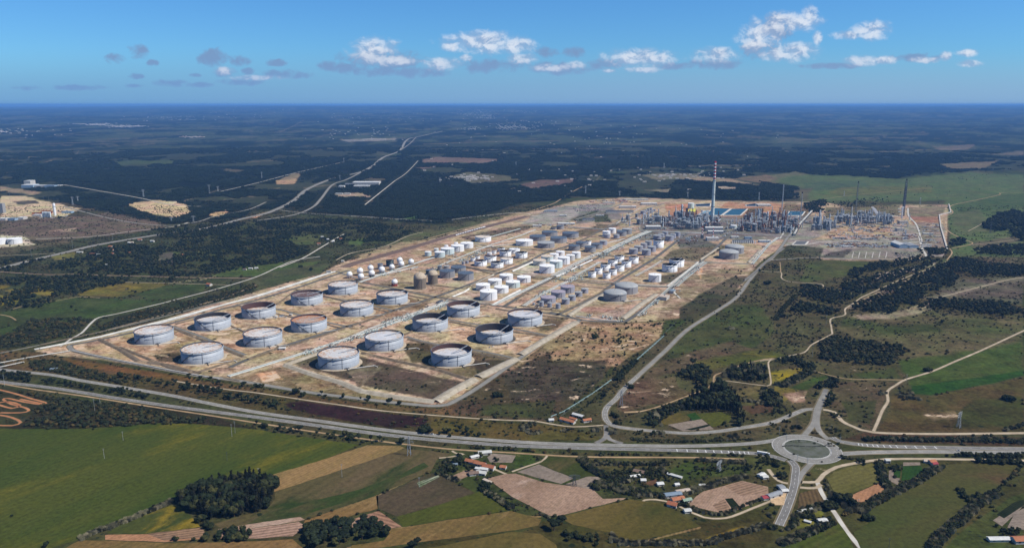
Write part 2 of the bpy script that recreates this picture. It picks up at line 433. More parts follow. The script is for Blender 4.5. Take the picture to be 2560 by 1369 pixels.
# clearings in the northern forest
for q in [([(285, 403), (345, 400), (440, 402), (436, 408), (300, 413)], (84, 96, 58)),
          ([(1057, 399), (1090, 393), (1260, 397), (1215, 408), (1060, 408)], (126, 104, 92)), ([(1040, 420), (1100, 414), (1060, 423)], (120, 100, 90)),
          ([(1300, 462), (1350, 449), (1440, 446), (1435, 456), (1330, 471)], (112, 90, 82)), ([(1130, 440), (1165, 430), (1260, 436), (1300, 450), (1180, 457)], (104, 100, 76)),
          ([(850, 349), (990, 344), (990, 351), (870, 356)], (150, 140, 128)), ([(2330, 366), (2440, 361), (2420, 374), (2350, 376)], (120, 106, 92)),
          ([(2350, 410), (2500, 402), (2460, 420), (2380, 424)], (122, 108, 84)), ([(2480, 385), (2560, 376), (2560, 390)], (120, 108, 90)),
          ([(1700, 437), (1830, 447), (1905, 465), (1830, 457), (1700, 449)], (146, 128, 104)), ([(1790, 465), (1850, 470), (1800, 474)], (160, 144, 124)), ([(1610, 474), (1680, 472), (1670, 481)], (132, 122, 100)),
          ([(1600, 437), (1760, 432), (1740, 446), (1640, 450)], (120, 112, 90)), ([(1910, 440), (1990, 428), (2040, 440), (1950, 447)], (110, 106, 76)), ([(1830, 446), (1920, 436), (1960, 452), (1930, 462)], (122, 104, 80)),
          ([(685, 455), (730, 434), (760, 432), (735, 452)], (140, 122, 96)), ([(690, 450), (745, 447), (735, 459), (690, 460)], (172, 140, 108)), ([(835, 487), (900, 480), (930, 492), (850, 493)], (168, 148, 124)),
          ([(320, 510), (400, 500), (460, 510), (480, 530), (440, 545), (350, 530)], (196, 170, 132)), ([(410, 505), (450, 503), (430, 510)], (210, 190, 160)),
          ([(520, 535), (570, 522), (572, 530), (540, 543)], (196, 160, 120)), ([(610, 545), (670, 529), (650, 540), (640, 545)], (206, 160, 118)),
          ([(0, 490), (60, 490), (110, 503), (200, 522), (150, 545), (0, 545)], (196, 174, 140)), ([(30, 505), (90, 500), (100, 510), (50, 512)], (74, 68, 56)), ([(0, 465), (105, 480), (90, 486), (0, 478)], (150, 130, 104)),
          ([(0, 545), (60, 540), (200, 542), (270, 530), (420, 563), (400, 572), (220, 597), (90, 600), (0, 590)], (112, 96, 80)), ([(120, 578), (190, 570), (190, 580)], (152, 134, 112)),
          ([(0, 590), (60, 592), (90, 612), (0, 620)], (196, 184, 160)), ([(0, 620), (200, 600), (430, 572), (440, 580), (180, 625), (0, 665)], (104, 96, 70))]:
    paint(q[0], q[1], 2, 3, .92, .12, .3)
for q in [[(2000, 470), (1930, 450), (1990, 436), (2120, 438), (2240, 448), (2330, 436), (2420, 432), (2560, 436), (2560, 640), (2380, 640), (2360, 500), (2060, 505), (2000, 500)]]:
    paint(q, (92, 104, 62), 5, 6, 1, .1, .04)
paint([(2010, 455), (2150, 452), (2180, 470), (2010, 478)], (78, 92, 66), 8, 8, .7); paint([(2100, 470), (2330, 465), (2330, 480), (2060, 490)], (106, 102, 56), 6, 8, .7)
paint([(1985, 468), (2030, 470), (2020, 500), (1985, 497)], (100, 90, 70), 4, 6, .8)
paint([(2385, 515), (2480, 490), (2560, 484), (2560, 520), (2450, 530), (2400, 530)], (76, 92, 50), 4, 5, .8)
# refinery ground: bare sand
REF = [(86, 876), (250, 838), (420, 795), (640, 728), (800, 684), (860, 655), (1000, 622), (1120, 585), (1220, 552), (1330, 528), (1400, 512), (1440, 502), (1560, 494), (1760, 502), (2060, 505), (2130, 520), (2250, 512), (2370, 512),
       (2366, 625), (2310, 622), (2300, 650), (2060, 650), (1975, 612), (1950, 620), (1880, 672), (1840, 740), (1760, 760), (1650, 800), (1560, 806), (1452, 803), (1140, 1006), (1090, 1016), (900, 1000), (640, 962), (480, 937), (250, 898), (150, 890)]
paint(REF, (176, 150, 120), 2.5, 2, 1, .05, .55)
SANDL = (196, 172, 140); SANDO = (190, 150, 104); OLIVE = (92, 82, 54); DBR = (82, 68, 52)
comp = [  # (polygon, colour, sand)
 ([(265, 866), (340, 826), (430, 823), (560, 880), (590, 895), (470, 925), (440, 920)], (160, 132, 94), .6), ([(180, 868), (250, 858), (420, 905), (340, 912)], (178, 148, 110), .7),
 ([(160, 896), (180, 892), (380, 935), (470, 955), (300, 935)], (92, 70, 48), .2), ([(380, 885), (450, 880), (460, 905), (400, 905)], OLIVE, .3),
 ([(450, 808), (530, 780), (620, 820), (690, 860), (740, 850), (700, 880), (600, 885)], (176, 146, 108), .7), ([(560, 775), (700, 750), (830, 800), (880, 820), (760, 850)], (180, 150, 112), .7),
 ([(590, 950), (640, 930), (715, 915), (900, 975), (1080, 1010), (900, 1000), (700, 965)], (136, 116, 80), .5), ([(640, 935), (690, 930), (710, 950), (660, 955)], (206, 160, 108), .9),
 ([(735, 905), (790, 885), (900, 890), (1160, 955), (1085, 1000), (900, 960)], (86, 72, 56), .28), ([(720, 900), (800, 880), (800, 930), (760, 920)], (110, 98, 74), .3),
 ([(870, 930), (930, 905), (960, 915), (900, 970)], (130, 114, 92), .4),
 ([(1010, 850), (1190, 880), (1290, 895), (1180, 945), (1060, 915)], (112, 94, 64), .35), ([(1180, 900), (1290, 897), (1200, 940)], (76, 68, 46), .1),
 ([(1000, 860), (1070, 850), (1080, 905), (1030, 905)], (92, 80, 50), .2), ([(1130, 800), (1240, 790), (1180, 870), (1110, 850)], (198, 168, 128), .6),
 ([(1290, 830), (1360, 810), (1430, 795), (1400, 810), (1290, 890)], (172, 142, 104), .6), ([(1340, 800), (1420, 790), (1390, 820), (1350, 825)], (110, 94, 66), .3),
 ([(870, 760), (960, 735), (1070, 760), (1000, 790), (900, 800)], (150, 122, 88), .55), ([(1010, 740), (1080, 755), (1050, 775), (1000, 765)], (126, 100, 72), .3),
 ([(860, 740), (900, 725), (960, 740), (930, 760), (870, 755)], (186, 160, 124), .6),
 ([(900, 640), (1010, 610), (1060, 600), (1180, 625), (1090, 660), (930, 690)], (166, 136, 108), .55), ([(880, 660), (900, 655), (890, 672), (860, 668)], (186, 144, 100), .6),
 ([(1100, 700), (1240, 690), (1380, 700), (1300, 745), (1120, 760)], (176, 156, 130), .55), ([(930, 700), (1060, 705), (1150, 720), (1080, 745), (960, 715)], (150, 128, 100), .6),
 ([(1150, 592), (1260, 570), (1340, 560), (1320, 575), (1180, 605)], (108, 92, 72), .3), ([(1210, 550), (1300, 530), (1330, 530), (1250, 560)], (170, 140, 110), .5),
 ([(1240, 700), (1400, 680), (1380, 700), (1290, 750)], (168, 138, 104), .6), ([(1060, 760), (1160, 740), (1230, 755), (1130, 770)], (176, 164, 144), .4),
 ([(1310, 655), (1400, 640), (1430, 650), (1340, 690), (1280, 680)], (182, 170, 148), .4),
 ([(1420, 790), (1460, 760), (1560, 750), (1560, 800), (1480, 795)], (156, 138, 116), .5), ([(1440, 770), (1530, 757), (1560, 765), (1480, 790)], (164, 128, 104), .5),
 ([(1690, 690), (1760, 650), (1800, 668), (1890, 670), (1860, 700), (1800, 720), (1740, 790), (1640, 800)], (146, 122, 96), .6), ([(1760, 730), (1830, 690), (1870, 690), (1830, 740), (1770, 770)], (92, 84, 62), .25),
 ([(1700, 770), (1760, 730), (1830, 740), (1780, 790), (1700, 800)], (74, 74, 46), .15), ([(1740, 665), (1760, 668), (1750, 700)], (190, 138, 92), .8),
 ([(1680, 625), (1790, 610), (1830, 615), (1750, 650), (1650, 650)], (110, 98, 72), .35), ([(1690, 600), (1740, 590), (1800, 612), (1700, 622)], (92, 92, 84), .1),
 ([(1630, 690), (1700, 680), (1730, 665), (1700, 700), (1650, 712)], (96, 88, 66), .3), ([(1410, 585), (1500, 560), (1560, 560), (1500, 580), (1420, 600)], (116, 98, 76), .35),
 ([(1370, 520), (1420, 512), (1540, 508), (1520, 525), (1440, 545), (1330, 550)], (134, 130, 124), .2), ([(1330, 540), (1460, 520), (1420, 560), (1300, 560)], (150, 142, 132), .3), ([(1450, 530), (1530, 520), (1560, 545), (1440, 560)], (120, 116, 108), .25),
 ([(1425, 550), (1490, 525), (1500, 530), (1450, 553)], (86, 88, 62), .1), ([(1485, 540), (1520, 535), (1530, 555), (1490, 555)], (78, 82, 52), .1),
 ([(1660, 510), (1720, 510), (1760, 540), (1680, 550)], (176, 120, 84), .4), ([(1820, 505), (1960, 508), (1960, 560), (1840, 560), (1780, 530)], (172, 124, 88), .5), ([(1870, 520), (1910, 520), (1900, 545), (1860, 545)], (110, 92, 62), .1), ([(1960, 505), (2030, 515), (2000, 560), (1950, 545)], (120, 100, 72), .3),
 ([(1540, 492), (1720, 498), (1740, 502), (1560, 500)], (176, 156, 128), .5), ([(1740, 502), (1790, 504), (1780, 512)], (186, 160, 130), .5),
 ([(1600, 540), (2030, 540), (2030, 600), (1600, 600)], (120, 112, 106), .3), ([(2000, 560), (2360, 560), (2360, 640), (2040, 640), (1960, 610)], (142, 134, 122), .4), ([(2110, 565), (2230, 563), (2230, 590), (2030, 600)], (176, 144, 112), .5),
 ([(2060, 520), (2250, 512), (2250, 540), (2060, 545)], (110, 100, 68), .25), ([(2265, 515), (2370, 512), (2350, 538), (2270, 545)], (124, 112, 84), .4), ([(2270, 540), (2350, 540), (2348, 556), (2280, 560)], (150, 104, 78), .4), ([(2290, 555), (2350, 555), (2362, 622), (2305, 622)], (138, 124, 106), .4),
 ([(2060, 640), (2080, 628), (2130, 622), (2290, 622), (2300, 640), (2280, 648), (2060, 648)], (132, 124, 110), .1), ([(2040, 643), (2080, 628), (2130, 624), (2110, 643)], (86, 80, 70), .1), ([(1975, 610), (2060, 620), (2050, 640), (1960, 640)], (84, 82, 54), .2),
]
for q, c, s_ in comp: paint(q, c, 3, 4.5, .9, .03 if sum(c) > 300 else .12, s_)
paint([(1713, 529), (1725, 522), (1740, 521), (1738, 530), (1722, 533)], (206, 200, 60), 1.5, 1, .9, 0, 0)
# grass and scrub north-west of the farm
paint([(0, 640), (200, 600), (430, 572), (640, 555), (860, 560), (1040, 575), (1010, 600), (860, 650), (640, 700), (430, 770), (200, 830), (0, 870)], (78, 80, 50), 4, 6, 1, .55, .06)
paint([(0, 800), (80, 790), (230, 800), (60, 862), (0, 870)], (56, 58, 38), 4, 6, 1, .8, .05)
paint([(240, 830), (300, 790), (560, 730), (640, 705), (640, 728), (430, 785)], (62, 66, 42), 3, 4, 1, .8, .08)
for q, c, y in [([(0, 779), (30, 775), (150, 750), (190, 743), (292, 746), (440, 752), (300, 790), (225, 797), (205, 812), (145, 810), (100, 822), (30, 831), (0, 838)], (74, 86, 44), .05),
                ([(199, 735), (254, 716), (310, 706), (426, 708), (345, 734), (290, 742), (205, 739)], (108, 98, 48), .75), ([(0, 713), (28, 714), (10, 725), (0, 725)], (116, 100, 44), .8), ([(10, 727), (88, 717), (140, 725), (135, 740), (88, 737), (30, 734)], (120, 106, 50), .35), ([(0, 739), (58, 743), (40, 758), (0, 764)], (116, 104, 44), .8),
                ([(345, 736), (415, 712), (515, 709), (508, 728), (438, 746), (380, 750)], (74, 86, 44), .03), ([(526, 688), (585, 670), (640, 661), (800, 655), (780, 670), (640, 690), (541, 691)], (82, 96, 48), .03), ([(600, 700), (720, 670), (830, 660), (800, 685), (640, 725)], (84, 88, 56), .05),
                ([(700, 600), (760, 588), (800, 592), (780, 612), (700, 612)], (92, 98, 56), .02), ([(870, 598), (920, 596), (905, 614), (875, 612)], (86, 104, 52), .02), ([(1010, 545), (1050, 540), (1040, 549)], (84, 108, 50), 0),
                ([(380, 640), (440, 630), (460, 640), (400, 648)], (88, 98, 52), .05), ([(450, 596), (500, 592), (490, 603)], (104, 100, 60), .1), ([(450, 640), (530, 620), (540, 635), (450, 650)], (90, 96, 56), .05), ([(120, 640), (190, 628), (190, 645), (140, 650)], (120, 110, 60), .4),
                ([(360, 640), (430, 632), (440, 660), (350, 668)], (96, 92, 78), .02)]:
    paint(q, c, 2, 4, .95, .06, .03, y)
paint([(1040, 580), (1260, 540), (1290, 535), (1250, 548), (1060, 600), (960, 625), (900, 640)], (94, 96, 60), 3, 4, .9, .1, .1); paint([(890, 640), (1000, 605), (1050, 600), (960, 635)], (160, 140, 112), 3, 5, .8, .05, .5)
# strip between the perimeter road and the highway
paint([(0, 876), (90, 880), (180, 900), (500, 950), (900, 1005), (1100, 1022), (1180, 985), (1290, 960), (1400, 1050), (1320, 1050), (900, 1020), (400, 950), (0, 920)], (104, 84, 54), 3, 4, 1, .4, .15)
paint([(150, 896), (480, 942), (500, 950), (420, 948), (200, 915)], (116, 84, 48), 3, 3, .9, .05, .05)
paint([(0, 925), (130, 935), (420, 985), (640, 1025), (800, 1050), (1090, 1085), (1300, 1102), (1490, 1100), (1300, 1060), (1080, 1038), (640, 985), (420, 950), (200, 925)], (88, 78, 46), 3, 4, 1, .4, .1)
paint([(707, 1010), (750, 1003), (900, 1022), (1075, 1045), (1060, 1062), (980, 1068), (860, 1050), (720, 1022)], (64, 44, 42), 3, 6, 1, .12, .22)
paint([(1080, 1040), (1400, 1062), (1480, 1072), (1500, 1098), (1250, 1098), (1080, 1085)], (96, 84, 44), 3, 5, 1, .15, .05, .2)
paint([(1130, 1030), (1160, 980), (1400, 840), (1560, 810), (1640, 810), (1560, 880), (1480, 970), (1390, 1040), (1370, 1050), (1200, 1040)], (92, 78, 56), 4, 6, 1, .25, .32)
paint([(1440, 806), (1560, 808), (1660, 800), (1650, 850), (1540, 915), (1380, 910), (1360, 860)], (150, 124, 94), 6, 10, 1, .2, .5); paint([(1200, 960), (1450, 806), (1480, 815), (1300, 910)], (150, 126, 98), 6, 9, .8, .15, .5)
paint([(1260, 930), (1330, 900), (1520, 900), (1500, 950), (1440, 1000), (1280, 1000)], (84, 76, 60), 7, 10, .9, .25, .55); paint([(1210, 1010), (1390, 1000), (1380, 1045), (1200, 1035)], (72, 76, 42), 5, 6, .9, .4, .05)
# east of the refinery road
paint([(1400, 1060), (1560, 900), (1720, 800), (1850, 720), (1960, 620), (2060, 650), (2560, 655), (2560, 1130), (1930, 1100), (1540, 1105)], (88, 82, 54), 3, 5, 1, .35, .14)
paint([(1700, 830), (1830, 760), (1900, 760), (1940, 830), (1880, 870), (1660, 900)], (78, 84, 44), 6, 8, .9, .2, .05); paint([(1650, 905), (1830, 850), (1880, 870), (1750, 915), (1660, 940), (1600, 985), (1560, 985)], (104, 88, 66), 6, 8, .9, .1, .4)
paint([(1560, 960), (1690, 940), (1700, 970), (1740, 985), (1600, 1020), (1560, 1030), (1540, 1020)], (104, 86, 64), 3, 5, 1, .12, .5)
paint([(1750, 900), (1900, 870), (1960, 888), (1900, 905), (1790, 925), (1740, 915)], (92, 92, 42), 7, 10, .9, .08, 0, .7); paint([(1920, 928), (2020, 916), (1990, 940), (1960, 955), (1925, 955)], (112, 104, 46), 2, 5, 1, .12, .05, .75); paint([(1940, 962), (2000, 975), (1960, 1003), (1930, 985)], (112, 104, 48), 2, 5, 1, .12, .05, .75)
paint([(1975, 970), (2030, 945), (2080, 935), (2020, 975)], (66, 84, 36), 3, 4, .9, .1, 0); paint([(1955, 985), (2022, 978), (2015, 1005), (1980, 1010)], (140, 118, 96), 4, 7, .9, 0, .6)
paint([(1820, 985), (1900, 960), (1910, 975), (1880, 1010), (1830, 1010)], (100, 94, 56), 3, 4, .9, .1, .1); paint([(1850, 1015), (1930, 1010), (1935, 1030), (1880, 1035)], (92, 66, 52), 2, 3, .9, .1, .1)
paint([(1640, 1050), (1700, 1028), (1750, 1028), (1720, 1050), (1665, 1062)], (92, 88, 46), 2, 3, .9, .05, .05)
paint([(2022, 655), (2060, 650), (2200, 655), (2163, 664), (2110, 690), (2010, 706), (2000, 700)], (84, 88, 48), 3, 4, 1, .05, .1); paint([(2300, 652), (2380, 645), (2400, 660), (2330, 660)], (88, 92, 56), 3, 4, .8)
paint([(2130, 785), (2300, 775), (2420, 790), (2560, 800), (2560, 880), (2300, 890), (2150, 845), (2090, 820)], (100, 94, 62), 6, 9, .9, .12, .22)
paint([(2110, 795), (2200, 810), (2340, 810), (2360, 830), (2200, 835), (2110, 815)], (72, 80, 40), 8, 9, .8); paint([(2340, 800), (2470, 795), (2560, 830), (2440, 835), (2350, 820)], (78, 84, 44), 8, 9, .7)
paint([(2250, 900), (2400, 880), (2560, 850), (2560, 935), (2400, 960), (2290, 980), (2270, 960)], (74, 90, 38), 8, 10, .9, .05, .05); paint([(2280, 965), (2400, 950), (2560, 925), (2560, 940), (2450, 965), (2330, 988), (2280, 985)], (52, 84, 30), 3, 4, .95, 0, 0)
paint([(2235, 985), (2330, 990), (2560, 945), (2560, 1080), (2200, 1078)], (92, 80, 46), 5, 6, 1, .08, .12, .08); paint([(2300, 1035), (2390, 1028), (2400, 1045), (2330, 1050)], (132, 110, 86), 7, 12, .8, .05, .7); paint([(2420, 1010), (2560, 990), (2560, 1060), (2380, 1070)], (70, 78, 36), 8, 10, .7)
paint([(2100, 880), (2240, 870), (2260, 945), (2150, 940), (2060, 900)], (88, 82, 52), 6, 8, .8, .1, .2); paint([(2140, 930), (2240, 920), (2250, 945), (2160, 945)], (68, 82, 38), 5, 6, .7)
paint([(2090, 955), (2180, 950), (2260, 955), (2210, 1000), (2180, 1070), (2110, 1040), (2070, 1015)], (98, 84, 62), 4, 6, .9, .1, .2); paint([(2100, 1000), (2190, 1000), (2180, 1060), (2120, 1050)], (64, 74, 36), 5, 6, .7)
paint([(2380, 700), (2560, 690), (2560, 760), (2420, 745), (2340, 742)], (102, 94, 78), 5, 6, .9, .12, .25); paint([(2310, 742), (2560, 690), (2560, 696), (2330, 752)], (140, 128, 110), 4, 8, .5, .2, .5)
paint([(2200, 725), (2380, 655), (2392, 645), (2400, 650), (2300, 690), (2210, 740), (2130, 772), (2110, 770)], (150, 132, 110), 4, 5, .9, .1, .5); paint([(2180, 690), (2290, 665), (2340, 655), (2330, 664), (2200, 700)], (178, 166, 148), 3, 5, .8, .1, .5)
paint([(2120, 790), (2260, 775), (2300, 760), (2340, 750), (2330, 775), (2240, 795), (2150, 800)], (150, 134, 114), 4, 6, .8, .05, .5); paint([(2450, 640), (2560, 645), (2560, 662), (2460, 658)], (104, 92, 70), 3, 4, .8)
paint([(2385, 535), (2450, 522), (2480, 575), (2420, 582), (2380, 570)], (96, 100, 66), 2, 2, .9, .05, 0); paint([(2420, 610), (2560, 585), (2560, 600), (2440, 625)], (104, 92, 74), 3, 4, .8)
# junction and the land round the small farms
paint([(1280, 1125), (1930, 1142), (1975, 1170), (1960, 1320), (1800, 1330), (1700, 1290), (1560, 1230), (1500, 1180), (1440, 1150), (1280, 1140)], (84, 82, 48), 3, 4, 1, .45, .1)
paint([(1720, 1150), (1860, 1160), (1880, 1180), (1700, 1200), (1660, 1180)], (70, 84, 36), 5, 6, .8, .3, .1); paint([(2100, 1108), (2300, 1120), (2310, 1128), (2105, 1128)], (76, 78, 44), 2, 3, 1, .4, 0)
paint([(2110, 1100), (2160, 1080), (2560, 1092), (2560, 1115), (2200, 1105)], (86, 66, 46), 3, 4, .9, .25, .05); paint([(2070, 1040), (2100, 1050), (2150, 1080), (2090, 1095), (2060, 1070)], (86, 80, 52), 3, 4, .9, .4, .1)
paint([(0, 1000), (420, 1010), (640, 1070), (480, 1060), (300, 1062), (120, 1074), (0, 1068)], (64, 58, 38), 3, 4, 1, .75, .08)
paint([(0, 965), (30, 968), (120, 995), (80, 1035), (55, 1060), (0, 1066)], (70, 68, 42), 3, 4, 1, .5, .1)
paint([(1930, 1150), (2560, 1150), (2560, 1400), (1900, 1400)], (82, 80, 42), 3, 5, .8, .15, .05)
paint([(960, 1400), (1100, 1340), (1300, 1330), (1360, 1300), (1500, 1310), (1570, 1365), (1720, 1310), (1900, 1270), (1950, 1300), (1900, 1400)], (80, 74, 38), 4, 6, .9, .15, .05, .15)
paint([(1760, 1345), (1850, 1315), (1900, 1320), (1800, 1345)], (150, 128, 40), 5, 7, .7, 0, 0, .5); paint([(1290, 1130), (1340, 1130), (1340, 1160), (1290, 1170)], (72, 90, 36), 4, 5, .7, .1, 0, .3)
paint([(2360, 1369), (2450, 1290), (2520, 1240), (2560, 1230), (2560, 1400), (2350, 1400)], (74, 84, 40), 4, 6, .9, .1, .05); paint([(1990, 1280), (2060, 1270), (2050, 1310), (1990, 1320)], (112, 112, 46), 4, 5, .8, .3, .1, .4)
# faint tracks
for q, w, c in [([(266, 866), (320, 870), (340, 878), (420, 890)], 3, (200, 176, 140)), ([(2040, 1170), (2090, 1180)], 2, (140, 124, 100)), ([(1960, 790), (2010, 830), (1985, 870)], 2, (110, 100, 70)), ([(540, 690), (500, 700), (430, 705)], 2, (150, 134, 110)),
                ([(1280, 1150), (1130, 1180)], 1, (130, 110, 80)), ([(946, 1240), (900, 1262), (830, 1290)], 3, (150, 126, 92)), ([(1073, 1150), (1075, 1172), (1040, 1190), (946, 1238), (800, 1290)], 4, (148, 122, 88)),
                ([(100, 1235), (200, 1200), (300, 1170), (420, 1130)], 3, (80, 88, 40)), ([(968, 1322), (1280, 1290), (1350, 1290)], 4, (150, 122, 84)), ([(870, 1369), (1000, 1350), (1280, 1312), (1340, 1305)], 4, (156, 126, 88)), ([(1567, 1362), (1750, 1318)], 4, (150, 122, 86)),
                ([(2335, 1369), (2400, 1310), (2490, 1230), (2560, 1165)], 3, (70, 70, 36)), ([(1300, 1140), (1240, 1100)], 2, (120, 100, 70)), ([(0, 436), (70, 420), (130, 400), (190, 380)], 1.5, (110, 100, 84)), ([(880, 540), (1000, 548), (1080, 552)], 2, (120, 118, 112))]:
    pline(q, w, c, .8)

# thin tracks and breaks through the northern forest
for i, (x1, y1, x2, y2) in enumerate([(0, 480, 170, 462), (60, 425, 130, 400), (300, 470, 560, 420), (430, 512, 560, 470), (560, 380, 860, 372), (700, 330, 760, 300), (1060, 360, 1400, 352), (1100, 378, 1500, 372), (1290, 400, 1600, 392), (1460, 470, 1500, 440), (1560, 380, 1760, 400), (1600, 420, 1900, 412), (1750, 380, 1960, 372), (1960, 376, 1990, 398), (1890, 392, 1888, 410), (1990, 350, 2200, 346), (2200, 380, 2420, 372), (100, 360, 420, 352), (180, 395, 195, 370), (620, 405, 700, 402), (760, 470, 840, 462), (0, 400, 90, 392), (1130, 500, 1290, 470), (900, 500, 1100, 520), (560, 500, 640, 490), (640, 480, 700, 470)]):
    pline([(x1, y1), ((x1+x2)/2+8, (y1+y2)/2-2), (x2, y2)], 1.6, (136, 120, 98), .7)
rr_ = np.random.default_rng(5)
for i in range(46):
    x, y = rr_.uniform(-20, 2580), 275+rr_.random()**1.6*190; w, h = rr_.uniform(14, 60), rr_.uniform(1.2, 4)*(.4+(y-262)/140)
    paint([(x-w, y), (x-w*.3, y-h), (x+w, y-h*.4), (x+w*.6, y+h)], [(96, 92, 66), (110, 98, 80), (76, 88, 56), (30, 38, 30)][i % 4], 2, 4, .75, .3)

lum_ = colr.mean(-1, keepdims=True); colr = colr*np.clip(lum_/.26, 0, 1)**.30
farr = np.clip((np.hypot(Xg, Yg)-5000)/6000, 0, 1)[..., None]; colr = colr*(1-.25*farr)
lum_ = colr.mean(-1, keepdims=True); ref_ = inpoly(PXg, PYg, REF)[..., None]; colr = np.where(ref_, lerp(colr, lum_, .12), colr)

me = bpy.data.meshes.new('ground')
V = np.stack([Xg, Yg, Zg], -1).reshape(-1, 3)
ii = np.arange(nr*nc).reshape(nr, nc)
Q = np.stack([ii[:-1, :-1], ii[:-1, 1:], ii[1:, 1:], ii[1:, :-1]], -1).reshape(-1, 4)
gm, t, b, N = base_mat('ground')
at = t.nodes.new('ShaderNodeAttribute'); at.attribute_name = 'tone'
ax = t.nodes.new('ShaderNodeAttribute'); ax.attribute_name = 'cover'
geo = t.nodes.new('ShaderNodeNewGeometry'); pos = geo.outputs['Position']
B_, S_, Y_ = N.sep(ax.outputs['Vector'])
n5 = N.noise(pos, .13, 5, .75); n40 = N.noise(pos, .022, 5, .6, .3); n250 = N.noise(pos, .0035, 5, .6); n900 = N.noise(pos, .0009, 4, .6)
mul = N.m('ADD', N.m('ADD', N.ramp(n5, .3, .7, -.5, .5, False), N.ramp(n40, .3, .7, -.34, .34, False)), N.m('ADD', 1., N.ramp(n250, .3, .7, -.16, .16, False)))
col = N.mix(1., at.outputs['Color'], N.vm('SCALE', (1, 1, 1), mul), 'MULTIPLY')
tint = N.mix(N.ramp(N.noise(pos, .012, 5, .6), .35, .65), (.88, 1.06, .84), (1.12, .96, 1.08))
col = N.mix(.75, col, N.mix(1., col, tint, 'MULTIPLY'))
dk = N.ramp(N.noise(N.vm('MULTIPLY', pos, (1, 1.3, 1)), .035, 8, .74, .8), .46, .60)
col = N.mix(N.m('MULTIPLY', dk, N.ramp(S_, .1, .6, .25, .85)), col, N.mix(1., col, (.44, .38, .32), 'MULTIPLY'))
col = N.mix(N.m('MULTIPLY', N.ramp(N.noise(pos, .011, 6, .7, .5), .54, .70), N.ramp(S_, .1, .6, .0, .5)), col, N.mix(1., col, (1.1, .9, .74), 'MULTIPLY'))
fs = N.ramp(N.noise(pos, .5, 3, .6), .60, .70)
col = N.mix(N.m('MULTIPLY', fs, .45), col, N.mix(1., col, (.5, .5, .46), 'MULTIPLY'))
# bare sandy streaks, flowering patches, low scrub
sn = N.noise(N.vm('MULTIPLY', pos, (1, 1.6, 1)), .018, 7, .68, .6)
col = N.mix(N.m('MULTIPLY', N.ramp(sn, N.ramp(S_, 0, 1, .72, .42, False), N.ramp(S_, 0, 1, .80, .52, False)), N.ramp(S_, 0, .1)), col, srgb(196, 172, 146))
yn = N.noise(N.vm('MULTIPLY', pos, (.6, 1.6, 1)), .01, 7, .7, .8)
col = N.mix(N.m('MULTIPLY', N.ramp(yn, N.ramp(Y_, 0, 1, .74, .44, False), N.ramp(Y_, 0, 1, .84, .58, False)), N.m('MULTIPLY', N.ramp(Y_, 0, .1), .8)), col, srgb(150, 130, 28))
def spots(size, thr_lo, thr_hi, colour, amt):
    v = t.nodes.new('ShaderNodeTexVoronoi'); v.inputs['Scale'].default_value = 1/size; v.inputs['Randomness'].default_value = 1
    N.L(pos, v.inputs['Vector'])
    rnd = N.sep(v.outputs['Color'])[0]
    m_ = N.m('MULTIPLY', N.ramp(v.outputs['Distance'], thr_lo, thr_hi, 1, 0), N.m('LESS_THAN', rnd, amt))
    return N.mix(m_, col, colour)
clus = N.ramp(N.noise(pos, .012, 4, .6), .38, .6)
col = spots(5.5, .26, .42, srgb(40, 47, 28), N.m('MULTIPLY', B_, N.m('MULTIPLY', clus, 1.1)))
col = spots(13., .22, .40, srgb(31, 39, 24), N.m('MULTIPLY', B_, N.m('MULTIPLY', N.m('SUBTRACT', 1.2, clus), .7)))
N.L(col, b.inputs['Base Color']); b.inputs['Roughness'].default_value = 1; b.inputs['Specular IOR Level'].default_value = .05
bn = t.nodes.new('ShaderNodeBump'); bn.inputs['Strength'].default_value = .6; bn.inputs['Distance'].default_value = 1.5
N.L(N.m('ADD', N.noise(pos, .12, 5, .7), N.m('MULTIPLY', n40, 2)), bn.inputs['Height']); N.L(bn.outputs[0], b.inputs['Normal'])
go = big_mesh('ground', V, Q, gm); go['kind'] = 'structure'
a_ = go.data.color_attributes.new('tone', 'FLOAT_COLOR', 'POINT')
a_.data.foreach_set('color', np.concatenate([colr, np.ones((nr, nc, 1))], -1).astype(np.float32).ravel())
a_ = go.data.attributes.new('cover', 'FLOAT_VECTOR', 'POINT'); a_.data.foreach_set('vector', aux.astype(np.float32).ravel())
go.data.polygons.foreach_set('use_smooth', [True]*len(go.data.polygons))

# ------------------------------------------------------------------ air: pale haze round the whole place, below the clouds and the sky
hm = bpy.data.materials.new('haze'); hm.use_nodes = True; ht = hm.node_tree; ht.nodes.clear()
pv = ht.nodes.new('ShaderNodeVolumePrincipled'); ho = ht.nodes.new('ShaderNodeOutputMaterial')
pv.inputs['Color'].default_value = (.20, .48, 1, 1); pv.inputs['Density'].default_value = HAZE
pv.inputs['Anisotropy'].default_value = 0
ht.links.new(pv.outputs[0], ho.inputs['Volume'])
print('hill range', float(Zg.min()), float(Zg.max()))
hb = MB().box(0, 52000, -40, 300000, 110000, 40+CAM_H+30).obj('haze', hm); tag(hb, kind='stuff')
hm.cycles.homogeneous_volume = True

